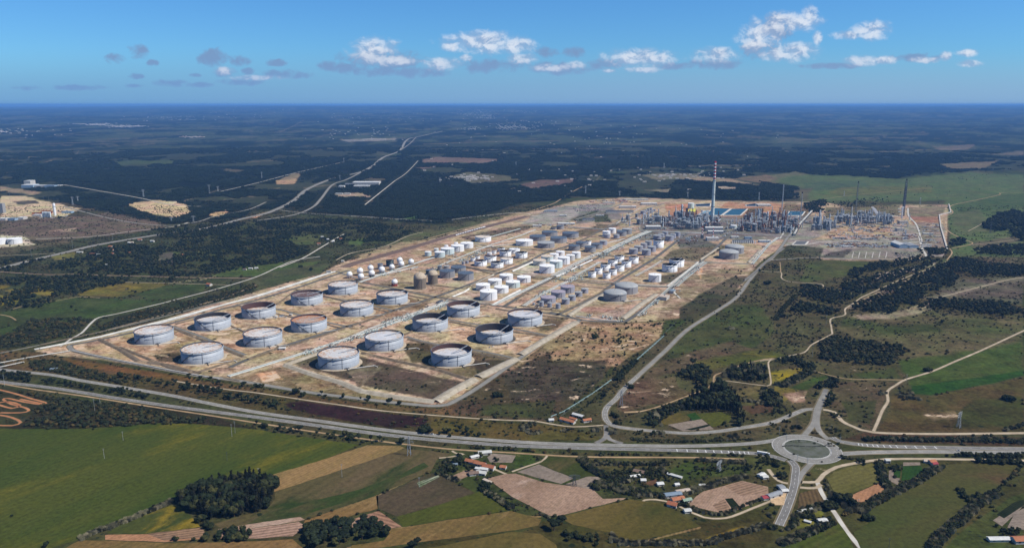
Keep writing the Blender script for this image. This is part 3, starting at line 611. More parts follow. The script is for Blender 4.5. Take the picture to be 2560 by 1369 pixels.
# ------------------------------------------------------------------ fields, each a sheet on the ground
def wang(x1, y1, x2, y2):
    a = P(x1, y1); b_ = P(x2, y2); return math.atan2(b_.y-a.y, b_.x-a.x)
def sc(*c):
    v = srgb(*c); l = sum(v)/3; k = min(1, l/.26)**.28; return tuple(q*k for q in v)
A1 = wang(0, 1345, 640, 1075)
def roughen(pts, amt=1.2, step=22):
    out = []; n = len(pts)
    for i in range(n):
        (x1, y1), (x2, y2) = pts[i], pts[(i+1) % n]; L_ = math.hypot(x2-x1, y2-y1); k = max(1, int(L_/step))
        for j in range(k):
            t = j/k; x = x1+(x2-x1)*t; y = y1+(y2-y1)*t
            if j: x += (float(vnoise(x*.11, y*.17, 2))-.5)*amt*3; y += (float(vnoise(x*.13+9, y*.12+4, 2))-.5)*amt*2
            out.append((x, y))
    return out
FZ = .12
FIELDS = []; LINES = []
def field(name, pts, mat, z=None, rough=1.2):
    global FZ
    FZ += .004
    FIELDS.append(pts)
    return sheet(name, roughen(pts, rough) if rough else pts, z or FZ, mat)
m_bigG = field_mat('meadow_green', sc(66, 82, 28), sc(82, 88, 32), sc(120, 108, 32), A1, 9, .05, .006, (.46, .72), cscale=.007)
m_tan = field_mat('stubble', sc(122, 104, 62), sc(140, 112, 72), sc(100, 98, 48), A1, 5, .09, .012)
m_brn = field_mat('rough_pasture', sc(92, 84, 50), sc(104, 88, 62), sc(56, 72, 30), A1, 14, .05, .010, (.5, .66))
m_tan2 = field_mat('dry_pasture', sc(126, 98, 60), sc(106, 92, 48), sc(142, 116, 78), A1, 8, .07, .012)
m_gb = field_mat('green_brown_field', sc(60, 68, 32), sc(84, 72, 52), sc(92, 78, 58), A1, 10, .05, .008, (.42, .6))
m_yg = field_mat('bright_green_field', sc(74, 82, 26), sc(86, 88, 32), sc(58, 72, 26), A1, 7, .05, .012)
m_pl = field_mat('ploughed', sc(152, 126, 106), sc(138, 112, 92), sc(160, 138, 122), A1, 3.2, .06, .010)
m_plr = field_mat('ploughed_rows', sc(150, 118, 98), sc(138, 104, 82), sc(160, 132, 112), wang(897, 1290, 1000, 1316), 6.5, .30, .014)
m_plo = field_mat('ploughed_orange', sc(164, 120, 88), sc(150, 110, 80), sc(168, 132, 104), A1, 5, .08, .012)
m_gpl = field_mat('ploughed_grey', sc(124, 112, 100), sc(136, 122, 108), sc(112, 98, 84), wang(1292, 1180, 1433, 1195), 4, .10, .014)
m_bg = field_mat('scrubby_field', sc(90, 82, 36), sc(108, 92, 48), sc(66, 74, 30), A1, 20, .04, .006, (.5, .7))
m_dg = field_mat('crop_green', sc(44, 76, 26), sc(54, 86, 30), sc(60, 80, 34), A1, 4, .08, .02)
m_dk = field_mat('crop_dark', sc(34, 46, 22), sc(46, 54, 28), None, wang(1812, 1247, 1843, 1274), 4, .3, .03)
m_yl = field_mat('flower_field', sc(82, 86, 36), sc(68, 78, 34), sc(132, 112, 34), A1, 12, .04, .012, (.48, .68), cscale=.02)
m_rd = field_mat('red_earth', sc(92, 66, 46), sc(104, 76, 54), sc(80, 76, 46), A1, 8, .06, .014)
m_rows2 = field_mat('vegetable_rows', sc(150, 124, 102), sc(136, 110, 90), sc(122, 100, 74), wang(1757, 1228, 1856, 1201), 5, .25, .02)
field('grass_field', [(-60, 1073), (0, 1072), (230, 1071), (330, 1062), (398, 1057), (490, 1059), (640, 1073), (732, 1087), (897, 1111), (811, 1148), (657, 1193), (560, 1200), (453, 1243), (385, 1270), (275, 1317), (202, 1345), (128, 1369), (60, 1420), (-60, 1420)], m_bigG)
field('stubble_field', [(657, 1193), (811, 1147), (918, 1112), (1000, 1114), (1013, 1119), (906, 1164), (686, 1228), (683, 1215)], m_tan)
field('pasture_field', [(686, 1229), (1013, 1121), (1080, 1127), (1130, 1134), (1093, 1147), (1078, 1177), (946, 1236), (762, 1297), (640, 1303), (670, 1270), (688, 1245)], m_brn)
field('grass_strip_field', [(700, 1280), (780, 1252), (900, 1222), (1000, 1185), (1060, 1155), (1072, 1165), (1040, 1180), (960, 1212), (860, 1255), (780, 1280)], field_mat('green_strip', sc(56, 76, 28), sc(66, 78, 36), sc(84, 78, 46), A1, 8, .05, .015))
field('dry_field', [(762, 1300), (946, 1237), (940, 1236), (944, 1271), (811, 1306), (759, 1312)], m_tan2)
field('mixed_field', [(945, 1238), (1078, 1181), (1099, 1186), (1188, 1230), (1180, 1238), (992, 1290), (965, 1278), (947, 1271)], m_gb)
field('bright_green_field', [(992, 1291), (1100, 1260), (1203, 1226), (1277, 1274), (1100, 1300), (1007, 1316)], m_yg)
field('ploughed_field', [(885, 1296), (946, 1276), (1004, 1315), (946, 1323), (905, 1310)], m_plr)
field('ploughed_field', [(815, 1307), (885, 1297), (905, 1311), (895, 1316), (836, 1322)], m_pl)
field('dry_field', [(950, 1325), (1005, 1319), (1100, 1302), (1278, 1276), (1354, 1297), (1346, 1312), (1290, 1324), (1080, 1350), (950, 1368), (870, 1380), (880, 1362), (960, 1350), (972, 1335)], m_tan2)
field('green_field', [(1010, 1380), (1130, 1358), (1280, 1328), (1350, 1333), (1390, 1360), (1400, 1390)], m_bg)
field('grass_field', [(266, 1332), (320, 1300), (428, 1262), (450, 1264), (490, 1302), (500, 1316), (459, 1322), (367, 1333)], m_yl)
field('ploughed_field', [(263, 1336), (367, 1334), (505, 1317), (520, 1345), (413, 1354), (263, 1348)], m_plo)
field('ploughed_field', [(367, 1334), (505, 1317), (518, 1342), (410, 1350)], field_mat('ploughed_brown_rows', sc(136, 108, 84), sc(124, 98, 78), None, wang(367, 1340, 505, 1320), 5, .28, .02))
field('pasture_field', [(533, 1309), (600, 1290), (640, 1280), (650, 1300), (640, 1308), (560, 1322)], m_brn)
field('ploughed_field', [(545, 1322), (640, 1307), (750, 1291), (762, 1298), (747, 1302), (640, 1318), (550, 1333)], m_pl)
field('ploughed_field', [(640, 1319), (747, 1304), (766, 1314), (732, 1339), (640, 1345), (545, 1345), (540, 1335)], field_mat('ploughed_pink_rows', sc(150, 122, 104), sc(134, 106, 88), None, wang(640, 1319, 747, 1304), 5.5, .25, .02))
field('dry_field', [(202, 1349), (263, 1350), (428, 1357), (640, 1352), (732, 1347), (770, 1380), (100, 1400)], m_tan2)
field('ploughed_field', [(1219, 1195), (1262, 1184), (1290, 1183), (1360, 1205), (1482, 1222), (1507, 1246), (1574, 1244), (1396, 1289), (1372, 1288), (1280, 1241)], m_pl)
field('ploughed_field', [(1292, 1179), (1347, 1160), (1434, 1195), (1402, 1209)], m_gpl)
field('ploughed_field', [(1412, 1210), (1470, 1190), (1494, 1191), (1515, 1204), (1476, 1222)], m_gpl)
field('green_field', [(1349, 1158), (1372, 1141), (1451, 1143), (1464, 1170), (1491, 1189), (1434, 1194)], field_mat('green_slope', sc(62, 74, 28), sc(74, 78, 34), sc(96, 84, 50), A1, 12, .04, .012))
field('scrub_field', [(1396, 1292), (1574, 1247), (1663, 1259), (1751, 1314), (1660, 1336), (1567, 1360), (1525, 1330), (1433, 1311)], m_bg)
field('ploughed_field', [(1720, 1262), (1740, 1240), (1757, 1228), (1856, 1201), (1920, 1216), (1922, 1240), (1843, 1274), (1800, 1281), (1733, 1266)], m_pl)
field('vegetable_plot', [(1812, 1213), (1855, 1202), (1920, 1218), (1915, 1232), (1850, 1238)], m_rows2)
field('vegetable_plot', [(1812, 1246), (1831, 1244), (1852, 1268), (1832, 1274)], m_dk)
field('vegetable_plot', [(1782, 1262), (1810, 1247), (1830, 1276), (1798, 1281)], m_rows2)
field('ploughed_field', [(1669, 1061), (1754, 1047), (1785, 1072), (1708, 1077)], m_gpl)
field('vegetable_plot', [(1712, 1073), (1770, 1060), (1776, 1064), (1730, 1075)], m_dk)
field('green_field', [(1716, 1036), (1738, 1030), (1754, 1046), (1732, 1051)], m_dg)
field('green_field', [(1739, 1033), (1800, 1029), (1828, 1035), (1825, 1055), (1782, 1067), (1755, 1047)], m_yg)
field('scrub_field', [(1640, 1051), (1700, 1030), (1722, 1050), (1665, 1062)], m_bg)
field('stubble_field', [(2067, 1196), (2085, 1180), (2116, 1167), (2189, 1156), (2194, 1185), (2198, 1204), (2116, 1238), (2094, 1241), (2080, 1220)], field_mat('mown_field', sc(84, 86, 38), sc(104, 98, 52), sc(72, 78, 32), wang(2067, 1200, 2190, 1160), 7, .08, .012))
field('ploughed_field', [(2119, 1243), (2198, 1205), (2211, 1220), (2204, 1232), (2160, 1255), (2128, 1252)], m_plo)
field('green_field', [(2257, 1165), (2302, 1163), (2309, 1180), (2290, 1192), (2266, 1201), (2253, 1200)], m_dg)
field('green_field', [(2235, 1173), (2252, 1174), (2250, 1193), (2235, 1192)], m_dg)
field('ploughed_field', [(2258, 1155), (2300, 1155), (2301, 1162), (2258, 1164)], m_gpl)
field('ploughed_field', [(2222, 1176), (2234, 1172), (2234, 1193), (2250, 1195), (2244, 1212), (2222, 1200)], m_gpl)
field('stubble_field', [(1994, 1274), (1999, 1232), (2042, 1221), (2062, 1253), (2021, 1268)], field_mat('vine_rows', sc(104, 84, 56), sc(92, 78, 50), sc(116, 96, 66), wang(2000, 1235, 2010, 1270), 5, .25, .02))
field('meadow', [(2340, 1172), (2373, 1160), (2470, 1158), (2575, 1162), (2486, 1229), (2440, 1250), (2410, 1287), (2364, 1327), (2330, 1380), (2156, 1380), (2134, 1330), (2180, 1302), (2171, 1278), (2244, 1235), (2299, 1210)],
      field_mat('east_meadow', sc(70, 82, 34), sc(86, 82, 42), sc(94, 76, 48), .4, 25, .03, .005, (.52, .7)))
field('green_field', [(1950, 1369), (1985, 1350), (2040, 1325), (2096, 1305), (2125, 1345), (2140, 1390), (1940, 1400)], field_mat('striped_green', sc(66, 82, 28), sc(82, 88, 34), sc(90, 84, 42), wang(1960, 1369, 2090, 1310), 9, .12, .01))
field('vegetable_plot', [(2482, 1300), (2530, 1268), (2560, 1250), (2560, 1262), (2525, 1296), (2505, 1315)], m_gpl)
field('green_field', [(2492, 1285), (2535, 1255), (2560, 1248), (2560, 1262), (2530, 1282), (2510, 1295)], m_dk)
field('bare_plot', [(2518, 1318), (2538, 1280), (2575, 1262), (2575, 1325)], m_gpl)
field('vegetable_plot', [(1042, 1206), (1095, 1187), (1099, 1191), (1049, 1218)], field_mat('white_green_rows', sc(150, 150, 132), sc(90, 104, 70), None, wang(1045, 1212, 1097, 1189), 4, .5, .05))
field('bare_plot', [(1128, 1190), (1160, 1176), (1186, 1172), (1182, 1185), (1150, 1198), (1132, 1196)], m_pl)
field('bare_plot', [(1218, 1142), (1232, 1133), (1290, 1138), (1280, 1156), (1225, 1155)], m_gpl)
field('yellow_plot', [(1140, 1202), (1180, 1196), (1196, 1212), (1188, 1232)], m_yl)
field('bare_plot', [(1606, 1208), (1640, 1196), (1645, 1210), (1620, 1214)], m_rd)
field('bare_plot', [(1556, 1193), (1580, 1182), (1586, 1190), (1566, 1202)], m_gpl)
field('bare_plot', [(1925, 1245), (1950, 1225), (1968, 1225), (1960, 1262), (1930, 1262)], field_mat('yard_sand', sc(188, 160, 126), sc(170, 144, 112), None, 0, 9, .03, .03))
# ------------------------------------------------------------------ roads
def road_mat(name, a, b_, c=None):
    return pmat(name, srgb(*a), srgb(*b_), .06, .9, 5, c=srgb(*c) if c else None, cscale=.02)
m_as = road_mat('asphalt', (120, 117, 112), (104, 102, 98), (134, 131, 126))
m_as2 = road_mat('asphalt_dark', (96, 94, 90), (84, 82, 78), (110, 108, 102))
m_asl = road_mat('asphalt_light', (134, 131, 124), (120, 117, 110), (146, 142, 134))
m_dirt = road_mat('dirt', (168, 140, 104), (146, 120, 88), (188, 160, 126))
m_dirtp = road_mat('pale_dirt', (178, 162, 138), (158, 142, 118), (196, 180, 158))
m_conc = road_mat('concrete', (190, 186, 176), (170, 164, 154), (206, 202, 194))
m_concw = road_mat('pale_concrete', (214, 212, 206), (190, 188, 182), (226, 224, 220))
m_mark = pmat('road_paint', srgb(206, 206, 202), srgb(176, 176, 174), .3, .7)
m_verge = road_mat('gravel_verge', (110, 98, 72), (92, 84, 58), (128, 112, 84))
m_rail = pmat('steel_rail', srgb(110, 96, 86), srgb(90, 76, 66), .3, .5, metal=.5)
m_ball = road_mat('ballast', (138, 112, 96), (120, 96, 82), (150, 128, 110))
def road(pts, w, mat, z=.22, verge=2.2, name='road', step=12):
    LINES.append((pts, w/2+1.5, step))
    if verge: strip('verge', pts, w+2*verge, z-.05, m_verge, wvar=.15, step=step)
    return strip(name, pts, w, z, mat, step=step)
def marks(pts, off, w=.35, z=.27, dash=None, name='road_marking'):
    line = smooth_line(wpts(pts), 3.); V = []; F = []; fr = frames(line); acc = 0
    for i in range(len(fr)-1):
        acc += (fr[i+1][0]-fr[i][0]).length
        if dash and (acc % (dash[0]+dash[1])) > dash[0]: continue
        b_ = len(V)
        for p, d_, nn in (fr[i], fr[i+1]):
            for u in (off-w/2, off+w/2): q = p+nn*u; V.append((q.x, q.y, z))
        F.append((b_, b_+1, b_+3, b_+2))
    o = mesh_obj(name, V, [f[::-1] if 0 else f for f in F], m_mark)
    for p_ in o.data.polygons:
        if p_.normal.z < 0: p_.flip()
    tag(o, kind='structure'); return o
NORTH = [(-60, 914), (0, 923), (131, 937), (205, 951), (292, 965), (428, 988), (520, 1007), (640, 1029.6), (793, 1051), (946, 1072), (1099, 1089), (1280, 1103), (1400, 1109), (1525, 1112), (1640, 1114), (1739, 1114), (1861, 1109), (1925, 1102), (1960, 1094)]
SOUTH = [(-60, 946), (0, 954), (122, 968), (214, 982), (306, 997), (459, 1019), (640, 1042), (793, 1063), (946, 1084), (1099, 1100), (1280, 1113), (1480, 1120), (1678, 1124.5), (1861, 1131), (1895, 1134), (1935, 1141), (1965, 1150)]
E_UP = [(2080, 1092), (2101, 1103), (2165, 1112), (2250, 1116), (2339, 1118), (2450, 1120), (2620, 1122)]
E_LO = [(2060, 1146), (2101, 1135), (2165, 1130.6), (2240, 1129), (2327, 1128.5), (2450, 1129.5), (2620, 1131)]
road(NORTH, 9.2, m_asl, .24, .7); road(SOUTH, 9.2, m_as, .25, .7); road(E_UP, 10, m_as, .24); road(E_LO, 10, m_asl, .25)
for q, o_ in ((NORTH, 0), (SOUTH, 0), (E_UP, 0), (E_LO, 0)):
    marks(q, -4.1, .4); marks(q, 4.1, .4); marks(q, 0, .4, dash=(6, 10))
# rumble bars before the roundabout
for pts, dirn in ((SOUTH, 1), (E_UP, 1)):
    line = frames(smooth_line(wpts(pts), 2.))
    xs_ = [1691, 1718, 1743, 1766, 1787, 1805, 1822, 1836, 1848, 1860, 1871] if pts is SOUTH else [2148, 2158, 2170, 2181, 2193, 2208, 2226, 2244, 2265, 2288, 2313, 2339]
    mb = MB()
    for X_ in xs_:
        p, d_, nn = min(line, key=lambda f: abs(proj(f[0].x, f[0].y, 0)[0]-X_))
        mb.box(p.x, p.y, .26, 1.4, 7.6, .02, math.atan2(d_.y, d_.x))
    tag(mb.obj('road_marking', m_mark), kind='structure')
# roundabout
rc = P(2017, 1121); dpm = 1/mpp(1121); ro = 86.5/dpm/1.03; ri = 57/dpm/1.03
tag(MB().lathe([(ri, .30), (ro, .30)], 64, rc.x, rc.y).obj('roundabout', m_asl), kind='structure')
for r_, w_, dsh in ((ri+1., .5, 0), (ro-1., .5, 0), ((ri+ro)/2+.5, .4, 1)):
    mb = MB()
    for i in range(0, 120):
        if dsh and i % 3: continue
        mb.lathe([(r_-w_/2, .34), (r_+w_/2, .34)], 1, rc.x, rc.y, i*math.pi/60, (i+1)*math.pi/60)
    o = mb.obj('road_marking', m_mark); tag(o, kind='structure')
m_isl = pmat('island_gravel', srgb(92, 94, 86), srgb(74, 78, 62), .08, 1, 5, c=srgb(58, 64, 38), cscale=.04)
tag(MB().lathe([(ri-.2, 0), (ri-.2, .45), (ri-.8, .45), (ri-.9, .3)], 64, rc.x, rc.y).obj('kerb', m_concw), kind='structure')
tag(MB().lathe([(ri-.8, .35), (ri-8, .7), (0.1, 1.4)], 64, rc.x, rc.y).obj('roundabout_island', m_isl), kind='structure')
mb = MB()
for k in range(9):
    mb.tube((rc.x-32+k*8, rc.y+6+2*math.sin(k), .9), (rc.x-25+k*8, rc.y+6+2*math.sin(k+1), 1.6), .9, .5, 6)
tag(mb.obj('stone_row', pmat('dark_stone', srgb(60, 62, 56), srgb(44, 46, 42), .3, 1)), 'dark low stone row across the roundabout island', 'stone row')
LG = [(2006, 1092), (2022, 1075), (2036, 1054), (2041, 1026), (2050, 1005), (2062, 982)]
RG = [(2072, 1098), (2056, 1086), (2045, 1070), (2042, 1045), (2046, 1024)]
road(LG, 8, m_asl, .26); road(RG, 8, m_asl, .28, 1)
road([(2046, 1026), (2054, 1002), (2060, 985), (2066, 972)], 8, m_as, .23)
EASTRD = [(2046, 1022), (2012, 1023.5), (1981, 1036), (1950, 1049), (1920, 1058), (1860, 1068), (1800, 1077), (1750, 1081), (1708, 1082), (1650, 1078), (1586, 1072), (1543, 1066), (1522, 1057), (1512, 1039), (1517, 1018), (1540, 996), (1562, 970), (1595, 939), (1663, 876.6), (1719.6, 823), (1794, 775.6), (1841, 743), (1871, 704), (1905.6, 662), (1929, 646), (1952.5, 618), (1968, 595), (1980, 580)]
road(EASTRD, 8.5, m_asl, .2); marks(EASTRD[:18], 0, .4, .26, (5, 8)); marks(EASTRD[:18], 3.8, .35, .26); marks(EASTRD[:18], -3.8, .35, .26)
road([(1515, 1062), (1515.7, 1075), (1515.7, 1088), (1508, 1098), (1490, 1107)], 7, m_as, .23, 1); road([(1515.7, 1085), (1525, 1098), (1556, 1108)], 7, m_as, .225, 1)
SLEG = [(1976, 1150), (1989, 1166), (1988, 1190), (1983, 1222), (1966, 1271), (1947.5, 1312)]
road(SLEG, 10, m_as, .26); marks(SLEG, 0, .4, .3, (5, 6)); marks(SLEG, 4.4, .4, .3); marks(SLEG, -4.4, .4, .3)
road([(2034, 1152), (2018, 1168), (2002, 1187), (1990, 1212), (1984, 1225)], 7, m_asl, .23)
road([(1990, 1210), (2005, 1204), (2042, 1204), (2058, 1186), (2091, 1167), (2150, 1155), (2195, 1149), (2257, 1146), (2440, 1148), (2600, 1151)], 5.5, m_dirtp, .18, 1, 'dirt_road')
road([(1986, 1216), (2018, 1219), (2042, 1218), (2052, 1210)], 5, m_dirtp, .19, 1, 'dirt_road')
road([(2042, 1202), (2048, 1216), (2061, 1244), (2091, 1287), (2116, 1326), (2152, 1369), (2175, 1400)], 5.5, m_conc, .17, 1, 'lane')
road([(1985, 1207), (1966, 1207), (1947, 1201), (1932, 1187), (1921, 1172)], 4.5, m_dirtp, .17, 1, 'dirt_road')
road([(2058, 1023.5), (2085, 1029), (2104, 1051), (2134, 1066), (2183, 1080), (2318, 1084), (2471, 1083), (2600, 1081)], 6.5, m_dirtp, .2, 1, 'dirt_road')
road([(2184, 1077), (2195.5, 1051), (2206, 1025), (2220, 1002), (2218.5, 978), (2240, 962), (2265, 948), (2332, 927), (2390, 902), (2455, 874.6), (2560, 826), (2620, 800)], 4., m_dirtp, .19, 1, 'dirt_track')
for pts, w, m in [
    ([(-40, 950), (76, 971), (214, 990), (367, 1014), (520, 1037), (640, 1056), (762, 1075), (915, 1097), (1007, 1109), (1130, 1122), (1280, 1131), (1464, 1141), (1739, 1143), (1862, 1147)], 4, m_dirt),
    ([(432, 951), (555, 971), (640, 981), (762, 999), (854, 1012), (946, 1025), (1068, 1036), (1200, 1046), (1280, 1050), (1332, 1051), (1372, 1058), (1433, 1066), (1510, 1062)], 4, m_dirtp),
    ([(1903, 677), (1930, 679), (1952.6, 681), (1954, 695), (1970, 703), (1996, 706), (2052, 709.5), (2066, 721), (2134, 734)], 3.5, m_dirtp), ([(1952, 680), (1950, 655)], 2.5, m_dirt),
    ([(2370, 652), (2350, 662), (2265, 693), (2192, 725.6), (2154, 743), (2135, 757), (2113, 772), (2112, 787), (2078, 796), (2078, 815), (2081, 834)], 4, m_dirtp), ([(2081, 834), (2050, 850), (2028, 862), (2011, 880), (1976, 888), (1947, 895), (1900, 902)], 3, m_dirtp),
    ([(2600, 688), (2560, 693), (2513, 701), (2396, 731), (2338, 745)], 4, m_dirtp), ([(2380, 620), (2431, 609), (2410, 598), (2377, 582), (2361, 564), (2364, 541), (2382, 531), (2378, 514), (2441, 500), (2498, 487), (2506, 482), (2600, 481)], 5, m_dirt),
    ([(2374, 621), (2380, 632), (2367, 650)], 4, m_dirt), ([(1920, 497), (2030, 500), (2120, 489), (2240, 477), (2330, 470)], 4, m_dirt), ([(2431, 612), (2500, 604), (2560, 596)], 3, m_dirtp), ([(2420, 578), (2450, 562), (2460, 556)], 3, m_dirtp),
    ([(2258, 949), (2180, 948), (2113, 946), (2040, 928)], 2.5, m_dirt), ([(1595, 1029), (1640, 1018), (1708, 993), (1760, 973), (1782, 958), (1786, 940), (1800, 932), (1860, 910), (1915, 897), (1940, 896)], 3.5, m_dirt),
    ([(1786, 948), (1830, 953), (1900, 962), (1926, 961), (1924, 930), (1921, 905), (1932, 898), (1947, 895)], 3, m_dirtp), ([(1560, 1030), (1600, 1028)], 6, m_dirt),
    ([(1607, 1255), (1612, 1249), (1640, 1248), (1680, 1256), (1712, 1272)], 3.5, m_dirtp), ([(1712, 1272), (1760, 1292), (1800, 1295), (1830, 1290), (1880, 1270), (1925, 1252), (1945, 1240)], 4, m_dirtp),
    ([(1280, 1178), (1320, 1164), (1355, 1152), (1368, 1138)], 3.5, m_dirtp), ([(1130, 1126), (1140, 1132), (1160, 1134), (1128, 1141), (1098, 1144)], 3.5, m_dirtp), ([(1232, 1170), (1255, 1180), (1275, 1188)], 4, m_dirtp),
    ([(-30, 884), (0, 882), (90, 864), (146, 852), (240, 832), (400, 793), (560, 752), (640, 735)], 5, m_asl), ([(150, 866), (185, 842), (204, 832), (228, 807), (248, 793), (292, 784), (400, 759), (438, 749), (546, 721), (640, 692), (700, 665), (740, 650), (800, 641)], 6, m_conc),
    ([(0, 679), (117, 686), (190, 685), (263, 688), (351, 690), (500, 694), (628, 695)], 7, m_ball), ([(307, 705), (432, 708), (579, 712)], 3, m_dirtp), ([(-20, 640), (120, 634), (135, 632)], 4, m_dirtp), ([(31, 772), (80, 760), (150, 750), (195, 742), (250, 744)], 2.5, m_dirt),
    ([(0, 786), (25, 791), (40, 800)], 3, m_dirt), ([(830, 672), (890, 652), (1000, 617), (1100, 588), (1180, 566), (1256, 549), (1320, 530), (1380, 510), (1400, 499), (1430, 480), (1463, 463)], 7, m_dirt), ([(840, 650), (880, 632), (960, 616), (1019, 590), (1060, 580)], 5, m_dirtp)]:
    road(pts, w*.8, m, .16, .8, 'dirt_track')
m_orange = road_mat('orange_dirt', (176, 118, 76), (156, 102, 66), (192, 140, 96))
# motocross loops, lower left
for pts in [[(-20, 972), (0, 974), (40, 984), (75, 995), (112, 1005), (110, 1009), (80, 1003), (50, 997)], [(-10, 1008), (20, 1003), (50, 1012), (30, 1020), (0, 1012), (-20, 1008)], [(0, 1031), (50, 1031), (72, 1026), (62, 1018), (30, 1010), (8, 998), (20, 995), (60, 1004), (100, 1010)], [(-10, 1062), (30, 1063), (52, 1055), (30, 1043), (0, 1037), (-20, 1037)]]:
    road(pts, 3.6, m_orange, .16, .8, 'dirt_track')
# northern main road and its branches
MW = [(-60, 683), (0, 671), (68, 653), (180, 627), (240, 612.6), (383, 588.7), (519, 569.5), (602, 547.7), (662, 534), (703, 518), (737, 499.4), (772, 471), (837, 444.7), (900, 430.6), (931, 415), (959, 393), (1000, 376), (1015, 352.5), (1037, 343), (1106, 329)]
road(MW, 22, m_asl, .3, 4, 'motorway', 40)
for pts, w in [([(640, 552), (734, 537), (781, 518), (803, 496), (831, 462), (866, 449), (900, 432)], 12), ([(1000, 377), (1022, 362), (1032, 352), (1040, 344)], 10), ([(700, 525), (756, 532), (881, 540), (1000, 548), (1081, 552)], 7), ([(1285, 531), (1160, 545), (1130, 549)], 5),
               ([(160, 516), (250, 540), (330, 556), (420, 564), (470, 558), (500, 553), (540, 540), (620, 524), (665, 505)], 8), ([(90, 597), (220, 592), (330, 578), (430, 567), (470, 556)], 6), ([(160, 462), (230, 474), (345, 494), (430, 512), (510, 516)], 6), ([(545, 480), (640, 458), (740, 432), (860, 405)], 6),
               ([(912, 512), (987, 452)], 5), ([(987, 452), (1016, 432), (1045, 402)], 4), ([(860, 585), (830, 602), (800, 620), (757, 645), (700, 668)], 5), ([(1370, 528), (1330, 534), (1285, 531)], 5)]:
    road(pts, w, m_asl if w > 6 else m_conc, .25, 2, 'road', 30)

# ------------------------------------------------------------------ tank farm: service roads, earth bunds, channels
def bund(pts, w=9, h=2.2, mat=None, name='earth_bund', smooth=False):
    prof = [(-w/2, 0), (-w*.14, h), (w*.14, h), (w/2, 0)]
    return strip(name, pts, w, 0, mat or m_bund, smooth=smooth, profile=prof)
m_bund = pmat('bund_earth', srgb(116, 102, 84), srgb(92, 80, 64), .08, 1, 5, c=srgb(158, 136, 108), cscale=.03, bump=.6)
m_bundc = pmat('bund_concrete', srgb(170, 160, 142), srgb(148, 138, 120), .1, .9, 4, c=srgb(190, 180, 160), cscale=.03)
FR = [([(86, 873), (251, 841), (420, 802), (560, 762), (640, 742), (735, 712), (803, 690), (840, 678)], 9, m_concw, 'concrete_apron'), ([(176, 862), (251, 848), (415, 811), (560, 771), (640, 750), (740, 720), (808, 697), (870, 676)], 8, m_as2, 'service_road'),
      ([(176, 862), (180, 874), (251, 892), (380, 917), (497, 939), (560, 946), (633, 957), (765, 979), (911, 997), (1028, 1010), (1085, 1014), (1115, 1011), (1133, 1004), (1200, 965), (1295, 898), (1380, 842), (1452, 799)], 9, m_asl, 'service_road'),
      ([(1375, 780), (1396, 785), (1452, 799), (1520, 804), (1556, 804), (1571, 799), (1610, 772), (1645, 746), (1681, 718), (1716, 686), (1750, 655), (1794, 616), (1831, 581), (1850, 566)], 9, m_as2, 'service_road'),
      ([(1390, 788), (1440, 764), (1497, 736), (1531, 711), (1584, 678), (1637, 645), (1680, 612), (1718, 584)], 9, m_as2, 'service_road'),
      ([(576, 918), (598, 907), (694, 870), (852, 820), (919, 801), (981, 777), (1088, 742), (1173, 711), (1245, 683), (1315, 657), (1359, 634), (1412, 617), (1472, 592), (1501, 576), (1545, 560), (1585, 545)], 9, m_as2, 'service_road'),
      ([(1260, 766), (1318, 730), (1381, 695), (1440, 668), (1503, 640), (1560, 610), (1600, 592), (1632, 578)], 8, m_as2, 'service_road'),
      ([(876, 700), (960, 716), (1088, 742), (1170, 755), (1260, 766), (1396, 787)], 8, m_as2, 'service_road'), ([(1097, 658), (1164, 666), (1239, 681), (1381, 696), (1450, 704), (1531, 711), (1620, 716), (1681, 718)], 8, m_as2, 'service_road'),
      ([(1184, 608), (1234, 618), (1300, 622), (1378, 628), (1440, 634), (1511, 640), (1597, 643), (1651, 648), (1750, 655), (1892, 661)], 7, m_as, 'service_road'),
      ([(1290, 553), (1387, 563), (1503, 572), (1581, 575), (1700, 580), (1830, 582), (2000, 590), (2040, 593)], 8, m_asl, 'service_road'), ([(840, 678), (900, 700), (880, 702)], 6, m_as, 'service_road'),
      ([(1960, 620), (1920, 650), (1892, 676), (1860, 702)], 7, m_as, 'service_road'), ([(1950, 596), (1975, 560), (2010, 530)], 6, m_conc, 'service_road'), ([(1965, 612), (2010, 612), (2060, 604), (2150, 604), (2290, 605), (2300, 590), (2290, 560), (2272, 540), (2270, 520)], 6, m_conc, 'service_road'),
      ([(2300, 650), (2315, 640), (2305, 620), (2298, 590)], 7, m_conc, 'service_road'), ([(1929, 650), (1972, 647), (2040, 644), (2200, 648), (2290, 650)], 6, m_asl, 'service_road'),
      ([(1440, 548), (1500, 530), (1548, 512), (1560, 500)], 7, m_asl, 'service_road'), ([(1520, 565), (1600, 530), (1660, 508)], 6, m_asl, 'service_road'), ([(1750, 500), (1900, 505), (2000, 506), (2060, 500)], 6, m_asl, 'service_road'),
      ([(430, 815), (505, 842), (560, 866), (614, 887)], 6, m_as, 'service_road'), ([(696, 772), (760, 790), (820, 806), (880, 818)], 6, m_as, 'service_road'), ([(640, 757), (700, 775)], 6, m_as, 'service_road'), ([(812, 742), (900, 757), (984, 776)], 6, m_as, 'service_road'),
      ([(1015, 841), (1080, 858), (1200, 877), (1295, 897)], 6, m_as, 'service_road'), ([(1120, 798), (1200, 812), (1290, 823), (1368, 838)], 6, m_as, 'service_road'),
      ([(1700, 745), (1683, 720), (1720, 690)], 5, m_conc, 'service_road'), ([(1820, 535), (1950, 545), (2000, 550)], 5, m_conc, 'service_road')]
for pts, w, m, nm in FR: road(pts, w, m, .3, 1.5, nm, 15)
